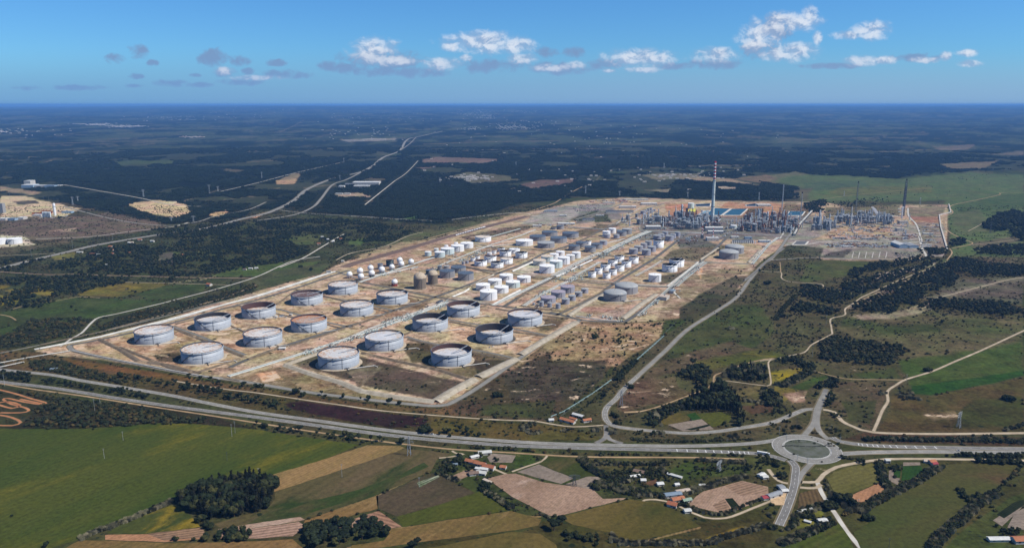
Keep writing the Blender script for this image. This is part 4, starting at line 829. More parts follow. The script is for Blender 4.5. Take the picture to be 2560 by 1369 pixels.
for pts, w, h, m in [([(248, 848), (300, 873), (345, 902), (420, 912), (500, 934)], 12, 2.2, m_bund), ([(350, 820), (420, 815), (612, 893), (480, 935), (440, 925), (300, 868)], 9, 2, m_bund),
    ([(440, 810), (520, 790), (700, 868), (620, 898)], 8, 2, m_bund), ([(560, 772), (600, 765), (740, 795), (860, 822), (740, 860), (700, 870)], 8, 2, m_bund), ([(690, 762), (740, 725), (830, 745), (975, 782), (880, 815)], 8, 2, m_bund),
    ([(810, 736), (880, 712), (1080, 750), (1000, 775)], 8, 2, m_bund), ([(714, 912), (790, 885), (815, 878)], 14, 3, m_bundc), ([(714, 912), (780, 935), (850, 955), (907, 978), (1000, 994), (1088, 1004)], 16, 3.2, m_bundc),
    ([(1088, 1004), (1130, 978), (1185, 948)], 22, 3.4, m_bundc), ([(905, 882), (990, 902), (1100, 925), (1170, 948)], 12, 2.4, m_bund), ([(1195, 942), (1290, 897)], 22, 3, m_bundc), ([(1300, 887), (1370, 845), (1440, 805)], 20, 3, m_bundc),
    ([(1020, 848), (1100, 866), (1200, 884), (1285, 901)], 9, 2, m_bund), ([(1125, 804), (1200, 819), (1300, 832), (1380, 842)], 9, 2, m_bund), ([(1003, 840), (1060, 815), (1120, 795), (1225, 760)], 7, 2, m_bund),
    ([(1240, 772), (1330, 786), (1420, 797)], 9, 2, m_bund), ([(1420, 790), (1460, 762), (1510, 735)], 14, 2.6, m_bundc), ([(1556, 797), (1600, 762), (1640, 735)], 16, 2.4, m_bundc), ([(1400, 778), (1300, 765), (1350, 735)], 6, 1.6, m_bund),
    ([(1400, 782), (1480, 742), (1520, 722), (1410, 712)], 6, 1.6, m_bund), ([(1130, 742), (1160, 730), (1172, 722)], 6, 2, m_concw), ([(1130, 742), (1190, 752), (1232, 760)], 5, 1.6, m_bundc), ([(1232, 762), (1280, 735), (1300, 725)], 8, 2, m_concw),
    ([(1180, 718), (1250, 690), (1380, 700), (1290, 745)], 6, 1.8, m_bund), ([(1000, 706), (1090, 714), (1160, 722), (1240, 688), (1140, 660)], 6, 1.8, m_bund), ([(1175, 715), (1235, 686)], 9, 2, m_bundc), ([(1280, 678), (1330, 655)], 8, 2, m_concw), ([(1390, 692), (1440, 668), (1480, 650)], 8, 2, m_concw), ([(1280, 680), (1385, 693)], 5, 1.6, m_bundc),
    ([(1060, 664), (1090, 652), (1190, 614)], 6, 1.8, m_bund), ([(1150, 668), (1240, 678), (1340, 636), (1230, 620)], 6, 1.8, m_bund), ([(1330, 625), (1400, 627), (1490, 583)], 6, 1.8, m_bund), ([(1400, 600), (1500, 640), (1560, 606)], 5, 1.6, m_bund),
    ([(1530, 700), (1610, 652), (1560, 640), (1500, 640)], 6, 1.6, m_bund), ([(1440, 700), (1530, 706)], 6, 1.6, m_bund), ([(1610, 642), (1700, 585), (1640, 580)], 6, 1.6, m_bund), ([(1460, 590), (1560, 600), (1600, 580)], 5, 1.6, m_bund),
    ([(1667, 716), (1730, 668), (1745, 655)], 9, 2, m_conc), ([(1750, 650), (1795, 620)], 10, 2.4, m_bundc), ([(1870, 657), (1900, 626)], 12, 2.4, m_bundc), ([(1752, 653), (1800, 657), (1870, 659)], 5, 1.6, m_bundc), ([(1590, 713), (1668, 716)], 6, 2, m_bundc),
    ([(640, 712), (560, 745), (250, 830), (100, 862)], 6, 1.4, m_bund), ([(560, 945), (600, 952)], 6, 1, m_bund)]:
    bund(pts, w, h, m)
# railway yard on the north-west edge
for k, off in enumerate((-9, -4.5, 0, 4.5, 9)):
    pass
RW = [(862, 668), (890, 657), (960, 638), (1062, 609), (1112, 594), (1200, 571), (1250, 558), (1320, 540)]
strip('railway_ballast', RW, 34, .32, m_ball, step=30)
for off in (-13, -7.5, -2, 3.5, 9, 14):
    for g_ in (-.8, .8): strip('railway_track', RW, .5, .6, m_rail, off=off+g_, profile=[(-.3, .32), (-.3, .6), (.3, .6), (.3, .32)], step=30)
# ------------------------------------------------------------------ tank materials
def tank_mat(name, a, b_, streak=None, rough=.55, amt=.5, thr=(.52, .7)):
    """painted plate: fine vertical weathering, plate courses, optional rust"""
    m, t, b, N = base_mat(name)
    tcn = t.nodes.new('ShaderNodeTexCoord'); o = tcn.outputs['Object']; x, y, z = N.sep(o)
    ang = N.m('ARCTAN2', y, x); v = N.comb(N.m('MULTIPLY', ang, 14), 0, N.m('MULTIPLY', z, .05))
    n = N.noise(v, 1.3, 4, .6); col = N.mix(N.ramp(n, .3, .7), a, b_)
    co = N.m('FRACT', N.m('DIVIDE', z, 2.4)); col = N.mix(N.m('MULTIPLY', N.m('LESS_THAN', co, .09), .22), col, tuple(c*.55 for c in a))
    if streak: col = N.mix(N.m('MULTIPLY', N.ramp(N.noise(N.comb(N.m('MULTIPLY', ang, 9), 3., N.m('MULTIPLY', z, .16)), 1.6, 6, .7), *thr), amt), col, streak)
    oi = t.nodes.new('ShaderNodeObjectInfo'); col = N.mix(1., col, N.vm('SCALE', (1, 1, 1), N.ramp(oi.outputs['Random'], 0, 1, .93, 1.06, False)), 'MULTIPLY')
    N.L(col, b.inputs['Base Color']); b.inputs['Roughness'].default_value = rough; return m
def roof_mat(name, a, b_, c, cthr=(.5, .62), rings=False, rough=.7):
    m, t, b, N = base_mat(name)
    tcn = t.nodes.new('ShaderNodeTexCoord'); o = tcn.outputs['Object']; oi = t.nodes.new('ShaderNodeObjectInfo')
    o2 = N.vm('ADD', o, N.vm('SCALE', (313., 177., 0.), oi.outputs['Random']))
    col = N.mix(N.ramp(N.noise(o2, .08, 5, .65), .35, .65), a, b_)
    x, y, z = N.sep(o); r = N.m('SQRT', N.m('ADD', N.m('MULTIPLY', x, x), N.m('MULTIPLY', y, y)))
    ringn = N.ramp(r, 6, 34, -.05, .09, False) if rings else 0.
    col = N.mix(N.ramp(N.m('ADD', N.noise(o2, .22, 7, .72, .4), ringn), *cthr), col, c)
    if rings: col = N.mix(N.m('MULTIPLY', N.m('LESS_THAN', N.m('FRACT', N.m('DIVIDE', r, 5.2)), .07), .35), col, tuple(v*.5 for v in a))
    N.L(col, b.inputs['Base Color']); b.inputs['Roughness'].default_value = rough; return m
T_GREY = tank_mat('tank_blue_grey', srgb(168, 174, 180), srgb(155, 161, 169), srgb(120, 126, 136), amt=.35)
T_WHITE = tank_mat('tank_white', srgb(232, 232, 232), srgb(220, 222, 224), srgb(196, 196, 194), amt=.35)
T_PALE = tank_mat('tank_pale_green', srgb(204, 216, 214), srgb(188, 204, 204), srgb(170, 184, 184), amt=.3)
T_RUSTW = tank_mat('tank_rusty_white', srgb(206, 204, 200), srgb(190, 192, 192), srgb(150, 110, 86), amt=.7)
T_MID = tank_mat('tank_mid_grey', srgb(150, 148, 148), srgb(134, 134, 138), srgb(112, 102, 96), amt=.45)
T_GRN = tank_mat('tank_dark_green', srgb(34, 58, 62), srgb(28, 48, 54), srgb(44, 60, 60))
T_BRN = tank_mat('tank_brown_grey', srgb(128, 116, 100), srgb(112, 102, 90), srgb(92, 80, 68), amt=.5)
T_LIL = tank_mat('tank_lilac_grey', srgb(158, 158, 168), srgb(144, 146, 158), srgb(120, 118, 126), amt=.35)
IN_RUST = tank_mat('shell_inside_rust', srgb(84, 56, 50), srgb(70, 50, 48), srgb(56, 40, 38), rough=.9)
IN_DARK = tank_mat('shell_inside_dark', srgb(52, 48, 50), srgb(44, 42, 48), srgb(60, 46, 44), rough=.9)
RF_PINK = roof_mat('floating_roof_pink', srgb(206, 202, 196), srgb(188, 188, 188), srgb(176, 140, 110), (.50, .66), True)
RF_GREY = roof_mat('floating_roof_grey', srgb(200, 200, 202), srgb(180, 184, 190), srgb(188, 164, 138), (.52, .68), True)
RF_RUST = roof_mat('floating_roof_rust', srgb(112, 84, 76), srgb(84, 66, 64), srgb(150, 146, 148), (.52, .66), True)
RF_RUSTR = roof_mat('floating_roof_rust_ring', srgb(168, 158, 152), srgb(178, 150, 124), srgb(168, 112, 74), (.48, .6), True)
RF_DARK = roof_mat('floating_roof_dark', srgb(58, 46, 48), srgb(48, 42, 46), srgb(78, 54, 48), (.5, .65))
RF_WHITE = roof_mat('roof_white', srgb(236, 235, 232), srgb(226, 226, 226), srgb(216, 212, 204), (.55, .7))
RF_TAN = roof_mat('roof_tan', srgb(214, 200, 180), srgb(200, 186, 168), srgb(176, 146, 118), (.52, .66))
RF_BLUE = roof_mat('roof_slate_blue', srgb(78, 92, 108), srgb(70, 82, 98), srgb(96, 106, 116), (.5, .66))
RF_MID = roof_mat('roof_grey', srgb(158, 160, 160), srgb(144, 148, 150), srgb(170, 168, 160), (.5, .66))
RF_LIL = roof_mat('roof_lilac', srgb(158, 148, 158), srgb(146, 138, 150), srgb(170, 156, 152), (.5, .66))
M_STAIR = pmat('stair_steel', srgb(70, 74, 82), srgb(58, 62, 70), .4, .6, space='obj')
M_STEEL = pmat('galvanised', srgb(168, 174, 180), srgb(146, 152, 160), .3, .45, metal=.2, space='obj')
M_PAD = pmat('tank_pad', srgb(178, 164, 142), srgb(156, 140, 118), .08, 1, 4)
M_PADD = pmat('pad_oily', srgb(92, 84, 74), srgb(70, 66, 58), .08, 1, 4)
M_PIPE = [pmat('pipe_silver', srgb(216, 212, 202), srgb(190, 186, 178), .05, .6, space='obj'), pmat('pipe_grey', srgb(150, 146, 138), srgb(120, 116, 110), .2, .6, space='obj'), pmat('pipe_teal', srgb(150, 178, 178), srgb(130, 160, 162), .2, .6, space='obj'), pmat('pipe_rust', srgb(132, 98, 78), srgb(112, 84, 70), .2, .8, space='obj')]
# ------------------------------------------------------------------ tanks
def tank(name, xc, w, ybot, spec, label, yr=None, h=None, pad=M_PAD, group=None, top='cone', stair=1, drop=None):
    shell, roofm, inner = spec
    sn = dep_sin(ybot - w*.1); yb = ybot - w/2*sn
    p = P(xc, yb); r = w/2*mpp(yb)*(1-(h or 12)/CAM_H) - (1.1 if w > 60 else 0)
    if h is None: h = (yb - yr)*mpp(yb)/math.sqrt(1-sn*sn)
    seg = 72 if w > 60 else (48 if w > 28 else 32)
    e = empty(name, p, 0, label, 'storage tank', group)
    g_ = MB().lathe([(r+5.5 if w > 60 else r*1.09, .36), (r+2.5 if w > 60 else r*1.05, .9), (0, .9)], seg); o = g_.obj('foundation', pad, e)
    if top in ('open',):
        dz = drop if drop is not None else h*.2
        MB().lathe([(r, .8), (r, h), (r-.5, h)], seg).obj('shell', shell, e, True)
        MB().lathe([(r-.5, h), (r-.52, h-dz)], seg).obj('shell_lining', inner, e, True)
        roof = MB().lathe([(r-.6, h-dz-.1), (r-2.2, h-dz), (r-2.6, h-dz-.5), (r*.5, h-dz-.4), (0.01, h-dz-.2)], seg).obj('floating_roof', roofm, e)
        # rolling ladder from the rim down to the middle of the roof
        a = R(38); MB().tube((math.cos(a)*(r-.6), math.sin(a)*(r-.6), h+1), (0, 0, h-dz+.5), .9, .7, 4).obj('rolling_ladder', M_STEEL, roof)
    else:
        prof = [(r, .8), (r, h)]; MB().lathe(prof, seg).obj('shell', shell, e, True)
        rise = {'cone': .035, 'dome': .12, 'silo': .42, 'flat': .006}[top]*r*2
        k = 7; prof = [(r+.25, h-.1), (r+.2, h+.15)] + [(r*math.cos(i/k*math.pi/2), h+.2+rise*math.sin(i/k*math.pi/2)) for i in range(1, k)] + [(.01, h+.2+rise)] if top in ('dome', 'silo') else [(r+.25, h-.1), (r+.2, h+.2), (.01, h+.2+rise)]
        roof = MB().lathe(prof, seg).obj('roof', roofm, e, top in ('dome', 'silo'))
        MB().lathe([(1.1, h+rise), (1.1, h+rise+1.3), (.01, h+rise+1.6)], 8).obj('roof_vent', M_STEEL, roof)
        if top in ('silo', 'dome') or w > 45: MB().tube((r*.97*math.cos(R(205)), r*.97*math.sin(R(205)), h+.5), (0, 0, h+.6+rise), .5, .5, 4).obj('roof_walkway', M_STAIR, roof)
    # wind girder under the rim, railing
    if w > 60 or (top == 'open'):
        MB().lathe([(r, h-1.6), (r+1.1, h-1.5), (r+1.1, h-1.2), (r, h-1.1)], seg).obj('wind_girder', M_STEEL if w > 60 else shell, e)
        if w > 60: MB().lathe([(r+.12, h*.55), (r+.45, h*.555), (r+.12, h*.57)], seg).obj('stiffener_ring', shell, e)
    MB().lathe([(r+.05, h), (r+.05, h+.9)], seg).obj('handrail', M_RAILT, e) if w > 60 else None
    if w > 18 and stair:
        a0, a1 = (R(222), R(200)) if stair == 1 else (R(285), R(315))
        n = 12; mb = MB(); span = min(1.1, 30/r)*(1 if stair == 1 else -1)
        for i in range(n):
            aa = a0+span*i/n; ab = a0+span*(i+1)/n; za = 1+(h-1)*i/n; zb = 1+(h-1)*(i+1)/n; ww = 1.3 if w > 60 else 1.0
            V = []
            for a_, z_ in ((aa, za), (ab, zb)):
                for rr, dz_ in ((r+.05, 0), (r+ww, 0), (r+ww, 1.15), (r+.05, 1.15)): V.append((rr*math.cos(a_), rr*math.sin(a_), z_+dz_-.6))
            mb.add(V, [(0, 4, 5, 1), (1, 5, 6, 2), (2, 6, 7, 3)])
        mb.obj('stairway', M_STAIR, e)
    if w > 30:
        a_ = R(292); MB().tube(((r+.3)*math.cos(a_), (r+.3)*math.sin(a_), .8), ((r+.3)*math.cos(a_), (r+.3)*math.sin(a_), h), .3, .3, 4).obj('drain_pipe', M_STAIR, e)
    if w > 60:
        a_ = R(303); mb = MB(); cx, cy = (r+2.5)*math.cos(a_), (r+2.5)*math.sin(a_)
        for i in range(4): mb.box(cx-3+2.*i, cy+i*.8, .4, 1.2, 2.4, 2.2+.5*(i % 2), a_)
        mb.tube((r*math.cos(a_), r*math.sin(a_), 1.5), ((r+14)*math.cos(a_), (r+14)*math.sin(a_), 1.), .5, .5, 6)
        mb.obj('inlet_valve', M_STAIR, e)
        L2 = 30+(xc*7 % 17); MB().tube((cx+2, cy, 1.2), (cx+L2, cy+L2*.42, 1.2), .8, .8, 6).tube((cx+L2, cy+L2*.42, 1.2), (cx+L2+7, cy+L2*.42-7, 1.2), .8, .8, 6).obj('outlet_pipe', M_PIPE[0], e)
    return e
M_RAILT = pmat('handrail', srgb(96, 104, 112), None, .4, .6, space='obj')
G_ = (T_GREY, RF_PINK, IN_RUST); Gg = (T_GREY, RF_GREY, IN_DARK)
BIG = [(386.7, 97.4, 863.6, G_, 1.6, 'big blue-grey tank at the far left corner of the front row, patchy pink roof'), (507.1, 106.7, 912.7, (T_GREY, RF_PINK, IN_DARK), 1.6, 'big blue-grey tank nearest the front left corner, pale pink roof'),
 (533.3, 92.4, 829.4, Gg, 8, 'open blue-grey tank behind the far left corner tank, pale roof half way down'), (647.7, 87.7, 799.3, (T_GREY, RF_PINK, IN_RUST), 12.5, 'open rusty-lined tank in the outer row with its roof sunk almost out of sight'),
 (658.2, 100, 870.3, G_, 2.2, 'big blue-grey tank with pale roof behind the front left tanks'), (773.3, 93.5, 833.8, (T_GREY, RF_RUSTR, IN_RUST), 3, 'big blue-grey tank whose roof shows orange rust rings'),
 (768, 83, 765.7, (T_GREY, RF_RUST, IN_RUST), 4.5, 'blue-grey tank with dark brown stained floating roof in the outer row'), (858, 78, 738.8, (T_GREY, RF_PINK, IN_DARK), 1.4, 'pale pink roofed big tank beside the gas spheres, farthest of the big ones'),
 (892.4, 88, 793.4, (T_GREY, RF_PINK, IN_DARK), 2.4, 'big blue-grey tank with cream roof, second row, in front of the spheres'), (980.8, 83, 763.6, (T_GREY, RF_PINK, IN_DARK), 4, 'big tank with dark inner rim beside the brown domed silos'),
 (847.5, 108.7, 926.4, (T_GREY, RF_PINK, IN_DARK), 1.8, 'big blue-grey tank beside the dark empty compound, mottled pale roof'), (961.2, 102.3, 880.2, (T_GREY, RF_GREY, IN_DARK), 1.9, 'big blue-grey tank with mottled grey roof close under the pipe corridor'),
 (1128.7, 108.7, 919, (T_GREY, RF_GREY, IN_RUST), 8.5, 'big open tank nearest the front right corner, brown lining over pale sunken roof'), (1075.8, 94.6, 831.7, (T_GREY, RF_GREY, IN_DARK), 11, 'big open tank with deep dark lining in the middle of the right-hand block'),
 (1158.8, 88, 795.5, (T_GREY, RF_GREY, IN_RUST), 9.5, 'big open tank with red-brown lining just before the white cone tanks'), (1236, 100.4, 861.7, (T_GREY, RF_GREY, IN_DARK), 14, 'big open tank with darkest lining and roof nearly at the bottom, by the outer road'),
 (1312.5, 93, 818.5, (T_GREY, RF_GREY, IN_RUST), 4, 'big tank with rust-red rim and grey roof beside the outer service road')]
for xc, w, yb, sp_, dr, lb in BIG:
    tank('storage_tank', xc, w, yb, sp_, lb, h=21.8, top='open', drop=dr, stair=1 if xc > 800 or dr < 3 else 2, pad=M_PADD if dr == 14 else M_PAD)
CW = (T_WHITE, RF_WHITE, None); CP = (T_PALE, RF_WHITE, None); OD = (T_WHITE, RF_DARK, IN_DARK); CB = (T_MID, RF_BLUE, None); CM = (T_LIL, RF_MID, None); CL = (T_LIL, RF_LIL, None)
def desc(words, rows):
    return rows
SM = [  # xc, w, rim row, bottom row, spec, top, label
 (1207.8, 41.4, 590, 606, (T_WHITE, RF_TAN, IN_DARK), 'open1', 'white tank with tan roof alone beside the railway yard'), (1167.3, 33, 606.5, 621.7, CW, 'cone', 'white tank at the far end of the diagonal row by the railway'), (1144, 33.6, 612.5, 630.3, CW, 'cone', 'white tank with diagonal stair, second from the far end of the row by the railway'),
 (1119, 35, 620, 637.6, CP, 'cone', 'pale green-white tank in the middle of the row by the railway'), (1099.8, 26.7, 629, 645, CP, 'cone', 'pale green-white tank at the near end of the row by the railway'), (1070.3, 17.2, 628.7, 640.8, CP, 'cone', 'small pale green-white tank left of the railway row'),
 (1091, 12, 621, 629, CP, 'cone', 'tiny pale green tank behind the near end of the railway row'), (1115.5, 11, 613.5, 619.5, CW, 'dome', 'tiny white dome tank behind the middle of the railway row'), (1140, 11, 606.5, 612, CW, 'dome', 'tiny white dome tank behind the far end of the railway row'),
 (1311, 44.3, 600, 616, CW, 'cone', 'wide white tank left of the slate-roofed block'), (1344, 42, 589, 603.3, CB, 'flat', 'slate-roofed grey tank right behind the wide white one'), (1374.2, 40.6, 578.3, 591.6, CB, 'flat', 'slate-roofed grey tank at the back of the wide block'), (1426, 42, 581, 595.5, CB, 'flat', 'slate-roofed grey tank at the right end of the wide block'),
 (1396.5, 43, 593, 608.3, CB, 'flat', 'slate-roofed grey tank in the centre of the wide block'), (1365, 44.2, 605.3, 621.3, (T_MID, RF_MID, None), 'cone', 'weathered grey tank with pale foot at the front of the wide block'), (1385.5, 18, 567.5, 574, (T_MID, RF_DARK, IN_DARK), 'open', 'small dark open tank behind the slate-roofed block'), (1400.6, 19, 563.5, 574, CB, 'flat', 'small tall grey tank behind the slate-roofed block'),
 (1435.4, 29.2, 612.7, 627.5, CB, 'flat', 'front left tank of the mid-sized slate-roofed block'), (1475.4, 29, 615.8, 631, CB, 'flat', 'front right tank of the mid-sized slate-roofed block'), (1453, 28.4, 604.8, 619, CB, 'flat', 'rear left tank of the mid-sized slate-roofed block'), (1492, 29.4, 608.8, 622.8, CB, 'flat', 'rear right tank of the mid-sized slate-roofed block'),
 (1470.5, 15, 602, 613, OD, 'open', 'small white tank with dark open top among slate-roofed ones'), (1508.5, 19.5, 601.3, 613.4, CM, 'flat', 'small grey tank at the far right of the slate-roofed block'),
 (1516, 20.2, 577.5, 592, CW, 'cone', 'front one of two white tanks before the process units'), (1530.6, 19, 570.5, 584, CW, 'cone', 'rear one of two white tanks before the process units'), (1517.5, 15.2, 585.5, 595.5, CM, 'cone', 'little grey tank with a stair right before two white ones'), (1541.2, 15, 586, 596.2, CM, 'cone', 'little grey tank right of the two white ones'),
 (1553.5, 25.8, 577.5, 591.2, CB, 'flat', 'slate-roofed tank beside the two white ones before the process units'), (1567, 25.5, 571.7, 586.6, (T_MID, RF_MID, None), 'cone', 'grey tank farthest right of the group before the process units'),
 (1263.5, 30.2, 626.4, 642.3, OD, 'open', 'white open-topped tank, rear left of the dark-topped block'), (1303.3, 31, 630.3, 646.7, OD, 'open', 'white open-topped tank at the right end of the dark-topped block'), (1286, 28, 621, 635, (T_WHITE, RF_WHITE, IN_DARK), 'open1', 'white tank with white roof at the back of the dark-topped block'),
 (1253, 18.7, 619.8, 630, OD, 'open', 'small white tank with dark top at the back left of the dark-topped block'), (1235, 12, 626.4, 635.5, OD, 'open', 'tiny white dark-topped tank left of the block'), (1224, 13, 631, 638.5, CW, 'cone', 'tiny all-white tank left of the dark-topped block'),
 (1225.6, 31, 640, 656.9, (T_WHITE, RF_DARK, IN_RUST), 'open1', 'white tank with brown top, left middle of the dark-topped block'), (1266.5, 31.4, 644.8, 661.3, (T_WHITE, RF_TAN, IN_DARK), 'open1', 'white tank with cream roof in the middle of the dark-topped block'), (1201.6, 32.2, 650.6, 666.3, (T_WHITE, RF_DARK, IN_RUST), 'open', 'white tank with brown top, front left of the dark-topped block'),
 (1242.7, 32.8, 654.7, 671, OD, 'open', 'white tank with black top, nearest of the dark-topped block'), (1182.6, 13, 644.4, 654, OD, 'open', 'tiny white dark-topped tank, front of the pair beside the brown-topped tank'), (1194, 12, 640, 648, OD, 'open', 'tiny white dark-topped tank, rear of the pair beside the brown-topped tank'),
 (1158.6, 8, 653.7, 662, CM, 'cone', 'slim grey tank, left of a pair behind the slate tanks'), (1167.6, 8.6, 651.4, 659.5, CM, 'cone', 'slim grey tank, right of a pair behind the slate tanks'),
 (1221.6, 44.2, 726.4, 752.5, CW, 'cone', 'largest and nearest of the seven white cone-roofed tanks'), (1207.5, 36.9, 710, 727.5, CW, 'cone', 'white cone-roofed tank behind and left of the largest of the seven'), (1253.4, 37, 716, 734.2, CW, 'cone', 'white cone-roofed tank right behind the largest of the seven'), (1237.4, 35.6, 698.3, 714, CW, 'cone', 'white cone-roofed tank, middle of the left row of the seven'),
 (1282.4, 36.7, 703, 721, CP, 'cone', 'white cone-roofed tank, middle of the right row of the seven'), (1265.6, 35, 686, 702, CW, 'cone', 'white cone-roofed tank, rear left of the seven'), (1309.8, 35.3, 691, 707.7, CW, 'cone', 'white cone-roofed tank, rear right of the seven'),
 (1164.7, 40.3, 681, 702.5, CB, 'flat', 'slate-roofed grey tank, front right of the group by the brown silos'), (1118.2, 39.5, 675.6, 696.4, (T_MID, RF_BLUE, None), 'flat', 'slate-roofed stained tank just behind the brown silos'), (1146, 39, 666.3, 683.4, CB, 'flat', 'slate-roofed grey tank, rear of the group by the brown silos'),
 (1074.8, 20.8, 674.5, 688, (T_GRN, RF_BLUE, None), 'flat', 'small dark blue tank behind the brown silos'), (1100, 12, 665, 676.5, (T_MID, RF_BLUE, None), 'flat', 'slim dark grey tank behind the stained slate tank'), (1117, 15, 664, 671.5, (T_MID, RF_MID, None), 'cone', 'small grey tank behind the stained slate tank'),
 (1050, 31.9, 693.6, 724, (T_BRN, roof_mat('roof_sand', srgb(190, 174, 150), srgb(176, 160, 138), srgb(160, 140, 118)), None), 'silo', 'taller left brown silo with sandy domed roof'), (1082.3, 25.5, 685, 711.9, (T_BRN, MATS['roof_sand'], None), 'silo', 'smaller right brown silo with sandy domed roof'),
 (1367.3, 39.2, 663, 684.5, CW, 'cone', 'brightest and nearest white tank of the nine in the middle of the farm'), (1348.4, 32.8, 649.4, 665, (T_RUSTW, RF_TAN, None), 'cone', 'rust-streaked white tank left of the nine'), (1390, 33.3, 651, 671, (T_PALE, RF_WHITE, None), 'cone', 'stained white tank, second from the front of the nine'),
 (1409.4, 31.2, 642.3, 662.2, CW, 'cone', 'white tank in the centre of the nine'), (1368, 31.6, 639.2, 656, (T_PALE, RF_TAN, None), 'cone', 'greenish tank with tan roof behind the rust-streaked one'), (1385.5, 23.3, 634, 647.8, CW, 'cone', 'slimmer white tank behind the greenish tan-roofed one'), (1400.6, 23, 628, 640, CW, 'cone', 'rearmost slim white tank of the nine'),
 (1426, 23, 636.9, 652.2, (T_RUSTW, RF_WHITE, None), 'cone', 'slim stained tank near the right end of the nine'), (1440.5, 23, 630.3, 646.3, CW, 'cone', 'slim white tank at the right end of the nine'),
 (1480, 20.3, 678, 695, OD, 'open', 'tall white dark-topped tank, front left of the ten'), (1516.3, 20.2, 681, 697.8, OD, 'open', 'tall white dark-topped tank nearest the service road, front of the ten'), (1496.3, 19.3, 669.4, 686, OD, 'open', 'small white dark-topped tank in the second row of the ten, left'), (1531.9, 20.4, 672.2, 689, OD, 'open', 'small white dark-topped tank in the second row of the ten, right'),
 (1513.5, 25.3, 659, 678, OD, 'open', 'white dark-topped tank in the third row of the ten, left'), (1548.4, 25, 661, 679.5, OD, 'open', 'white dark-topped tank in the third row of the ten, right'), (1531.6, 24.3, 648.6, 665.8, OD, 'open', 'white dark-topped tank in the fourth row of the ten, left'), (1565.6, 25, 651.3, 669.4, OD, 'open', 'white dark-topped tank in the fourth row of the ten, right'),
 (1548, 24.2, 638.8, 655.6, OD, 'open', 'white dark-topped tank in the rear row of the ten, left'), (1584, 24.2, 641.3, 660, OD, 'open', 'white dark-topped tank in the rear row of the ten, right'),
 (1583.4, 23, 621.3, 636.6, CM, 'cone', 'grey cone tank, front left of the six beside the tall white dark-topped one'), (1615.5, 22.7, 623.3, 639.2, CM, 'cone', 'grey cone tank, front right of the six beside the tall white one'), (1596.3, 23, 614.7, 629.8, CM, 'cone', 'grey cone tank, middle left of the six'), (1629, 21.9, 615.8, 630.6, CM, 'cone', 'grey cone tank, middle right of the six'),
 (1609.4, 17.2, 608, 620.5, CM, 'cone', 'slimmer grey cone tank, rear left of the six'), (1621, 17.2, 602.5, 615, CM, 'cone', 'slimmer grey cone tank, rearmost of the six'), (1646, 26.6, 600.2, 620.5, OD, 'open', 'tall white dark-topped tank standing among grey ones'),
 (1673.4, 21.1, 588.8, 603, CM, 'cone', 'grey cone tank, nearest of the group under the process units'), (1643.2, 20.8, 587.7, 599, CM, 'cone', 'grey cone tank right behind the tall white dark-topped one'), (1652.7, 16.4, 583.8, 594, CM, 'cone', 'grey cone tank in the middle of the group under the process units'), (1663, 14.8, 578.6, 588, CM, 'cone', 'grey cone tank at the back of the group under the process units'),
 (1682, 15.6, 584.5, 596, CM, 'cone', 'grey cone tank second from the right under the process units'), (1693.4, 14.5, 580, 591.6, CM, 'cone', 'grey cone tank at the right end under the process units'),
 (1673.8, 38.8, 660.3, 681.4, OD, 'open', 'front one of the two wide white dark-topped tanks in the grassy compound'), (1691, 37.8, 647.8, 669, OD, 'open', 'rear one of the two wide white dark-topped tanks in the grassy compound'), (1636.7, 32.2, 685.3, 706, CW, 'cone', 'single white tank between the grassy compound and the big grey pair'),
 (1537.2, 61, 730.6, 755.5, (T_MID, RF_MID, None), 'dome', 'front one of the big grey domed pair by the outer road'), (1565.5, 59, 713, 737, (T_MID, RF_MID, None), 'dome', 'rear one of the big grey domed pair by the outer road'), (1821.4, 48.8, 628.8, 649, (T_MID, RF_MID, None), 'dome', 'front one of the two grey domed tanks in the walled compound to the east'), (1835.5, 47.3, 616, 635.8, (T_MID, RF_MID, None), 'dome', 'rear one of the two grey domed tanks in the walled compound to the east'),
 (1370.5, 39, 741.9, 760, CL, 'cone', 'lilac-roofed tank, front of the diagonal row of three'), (1395.5, 37.2, 727.6, 746.2, CL, 'cone', 'lilac-roofed tank, middle of the diagonal row of three'), (1418.8, 36.6, 715, 734.2, CL, 'cone', 'lilac-roofed tank, rear of the diagonal row of three'),
 (1414, 20.8, 746, 761.6, CM, 'cone', 'small blue-grey tank, front of the row of four beside the lilac three'), (1430, 19.5, 738, 752.8, CM, 'cone', 'small blue-grey tank, second of the row of four beside the lilac three'), (1446.4, 19.5, 729.4, 742.5, CM, 'cone', 'small grey tank, third of the row of four beside the lilac three'), (1461.6, 19, 721, 734.2, CM, 'cone', 'small blue-grey tank, rear of the row of four beside the lilac three'),
 (1354, 12, 753.3, 767.5, CM, 'cone', 'slim upright tank, left of three in a line at the foot of the lilac group'), (1374, 12, 756, 769.7, CM, 'cone', 'slim upright tank, middle of three in a line at the foot of the lilac group'), (1395, 12.9, 758.7, 772.5, CM, 'cone', 'slim upright tank, right of three in a line at the foot of the lilac group'), (1334.4, 7, 757, 763.3, CM, 'cone', 'tiny tank left of the three slim upright ones'),
 (1608, 14, 527, 535.5, CM, 'cone', 'wider grey tank at the left of the cluster behind the left process unit'), (1622, 7, 530, 535.5, CM, 'cone', 'slim tank, first in the front line of the cluster behind the left process unit'), (1627, 7, 527.5, 533, CM, 'cone', 'slim tank, second in the front line of that rear cluster'), (1631.5, 7, 525.5, 530.8, CM, 'cone', 'slim tank, third in the front line of that rear cluster'),
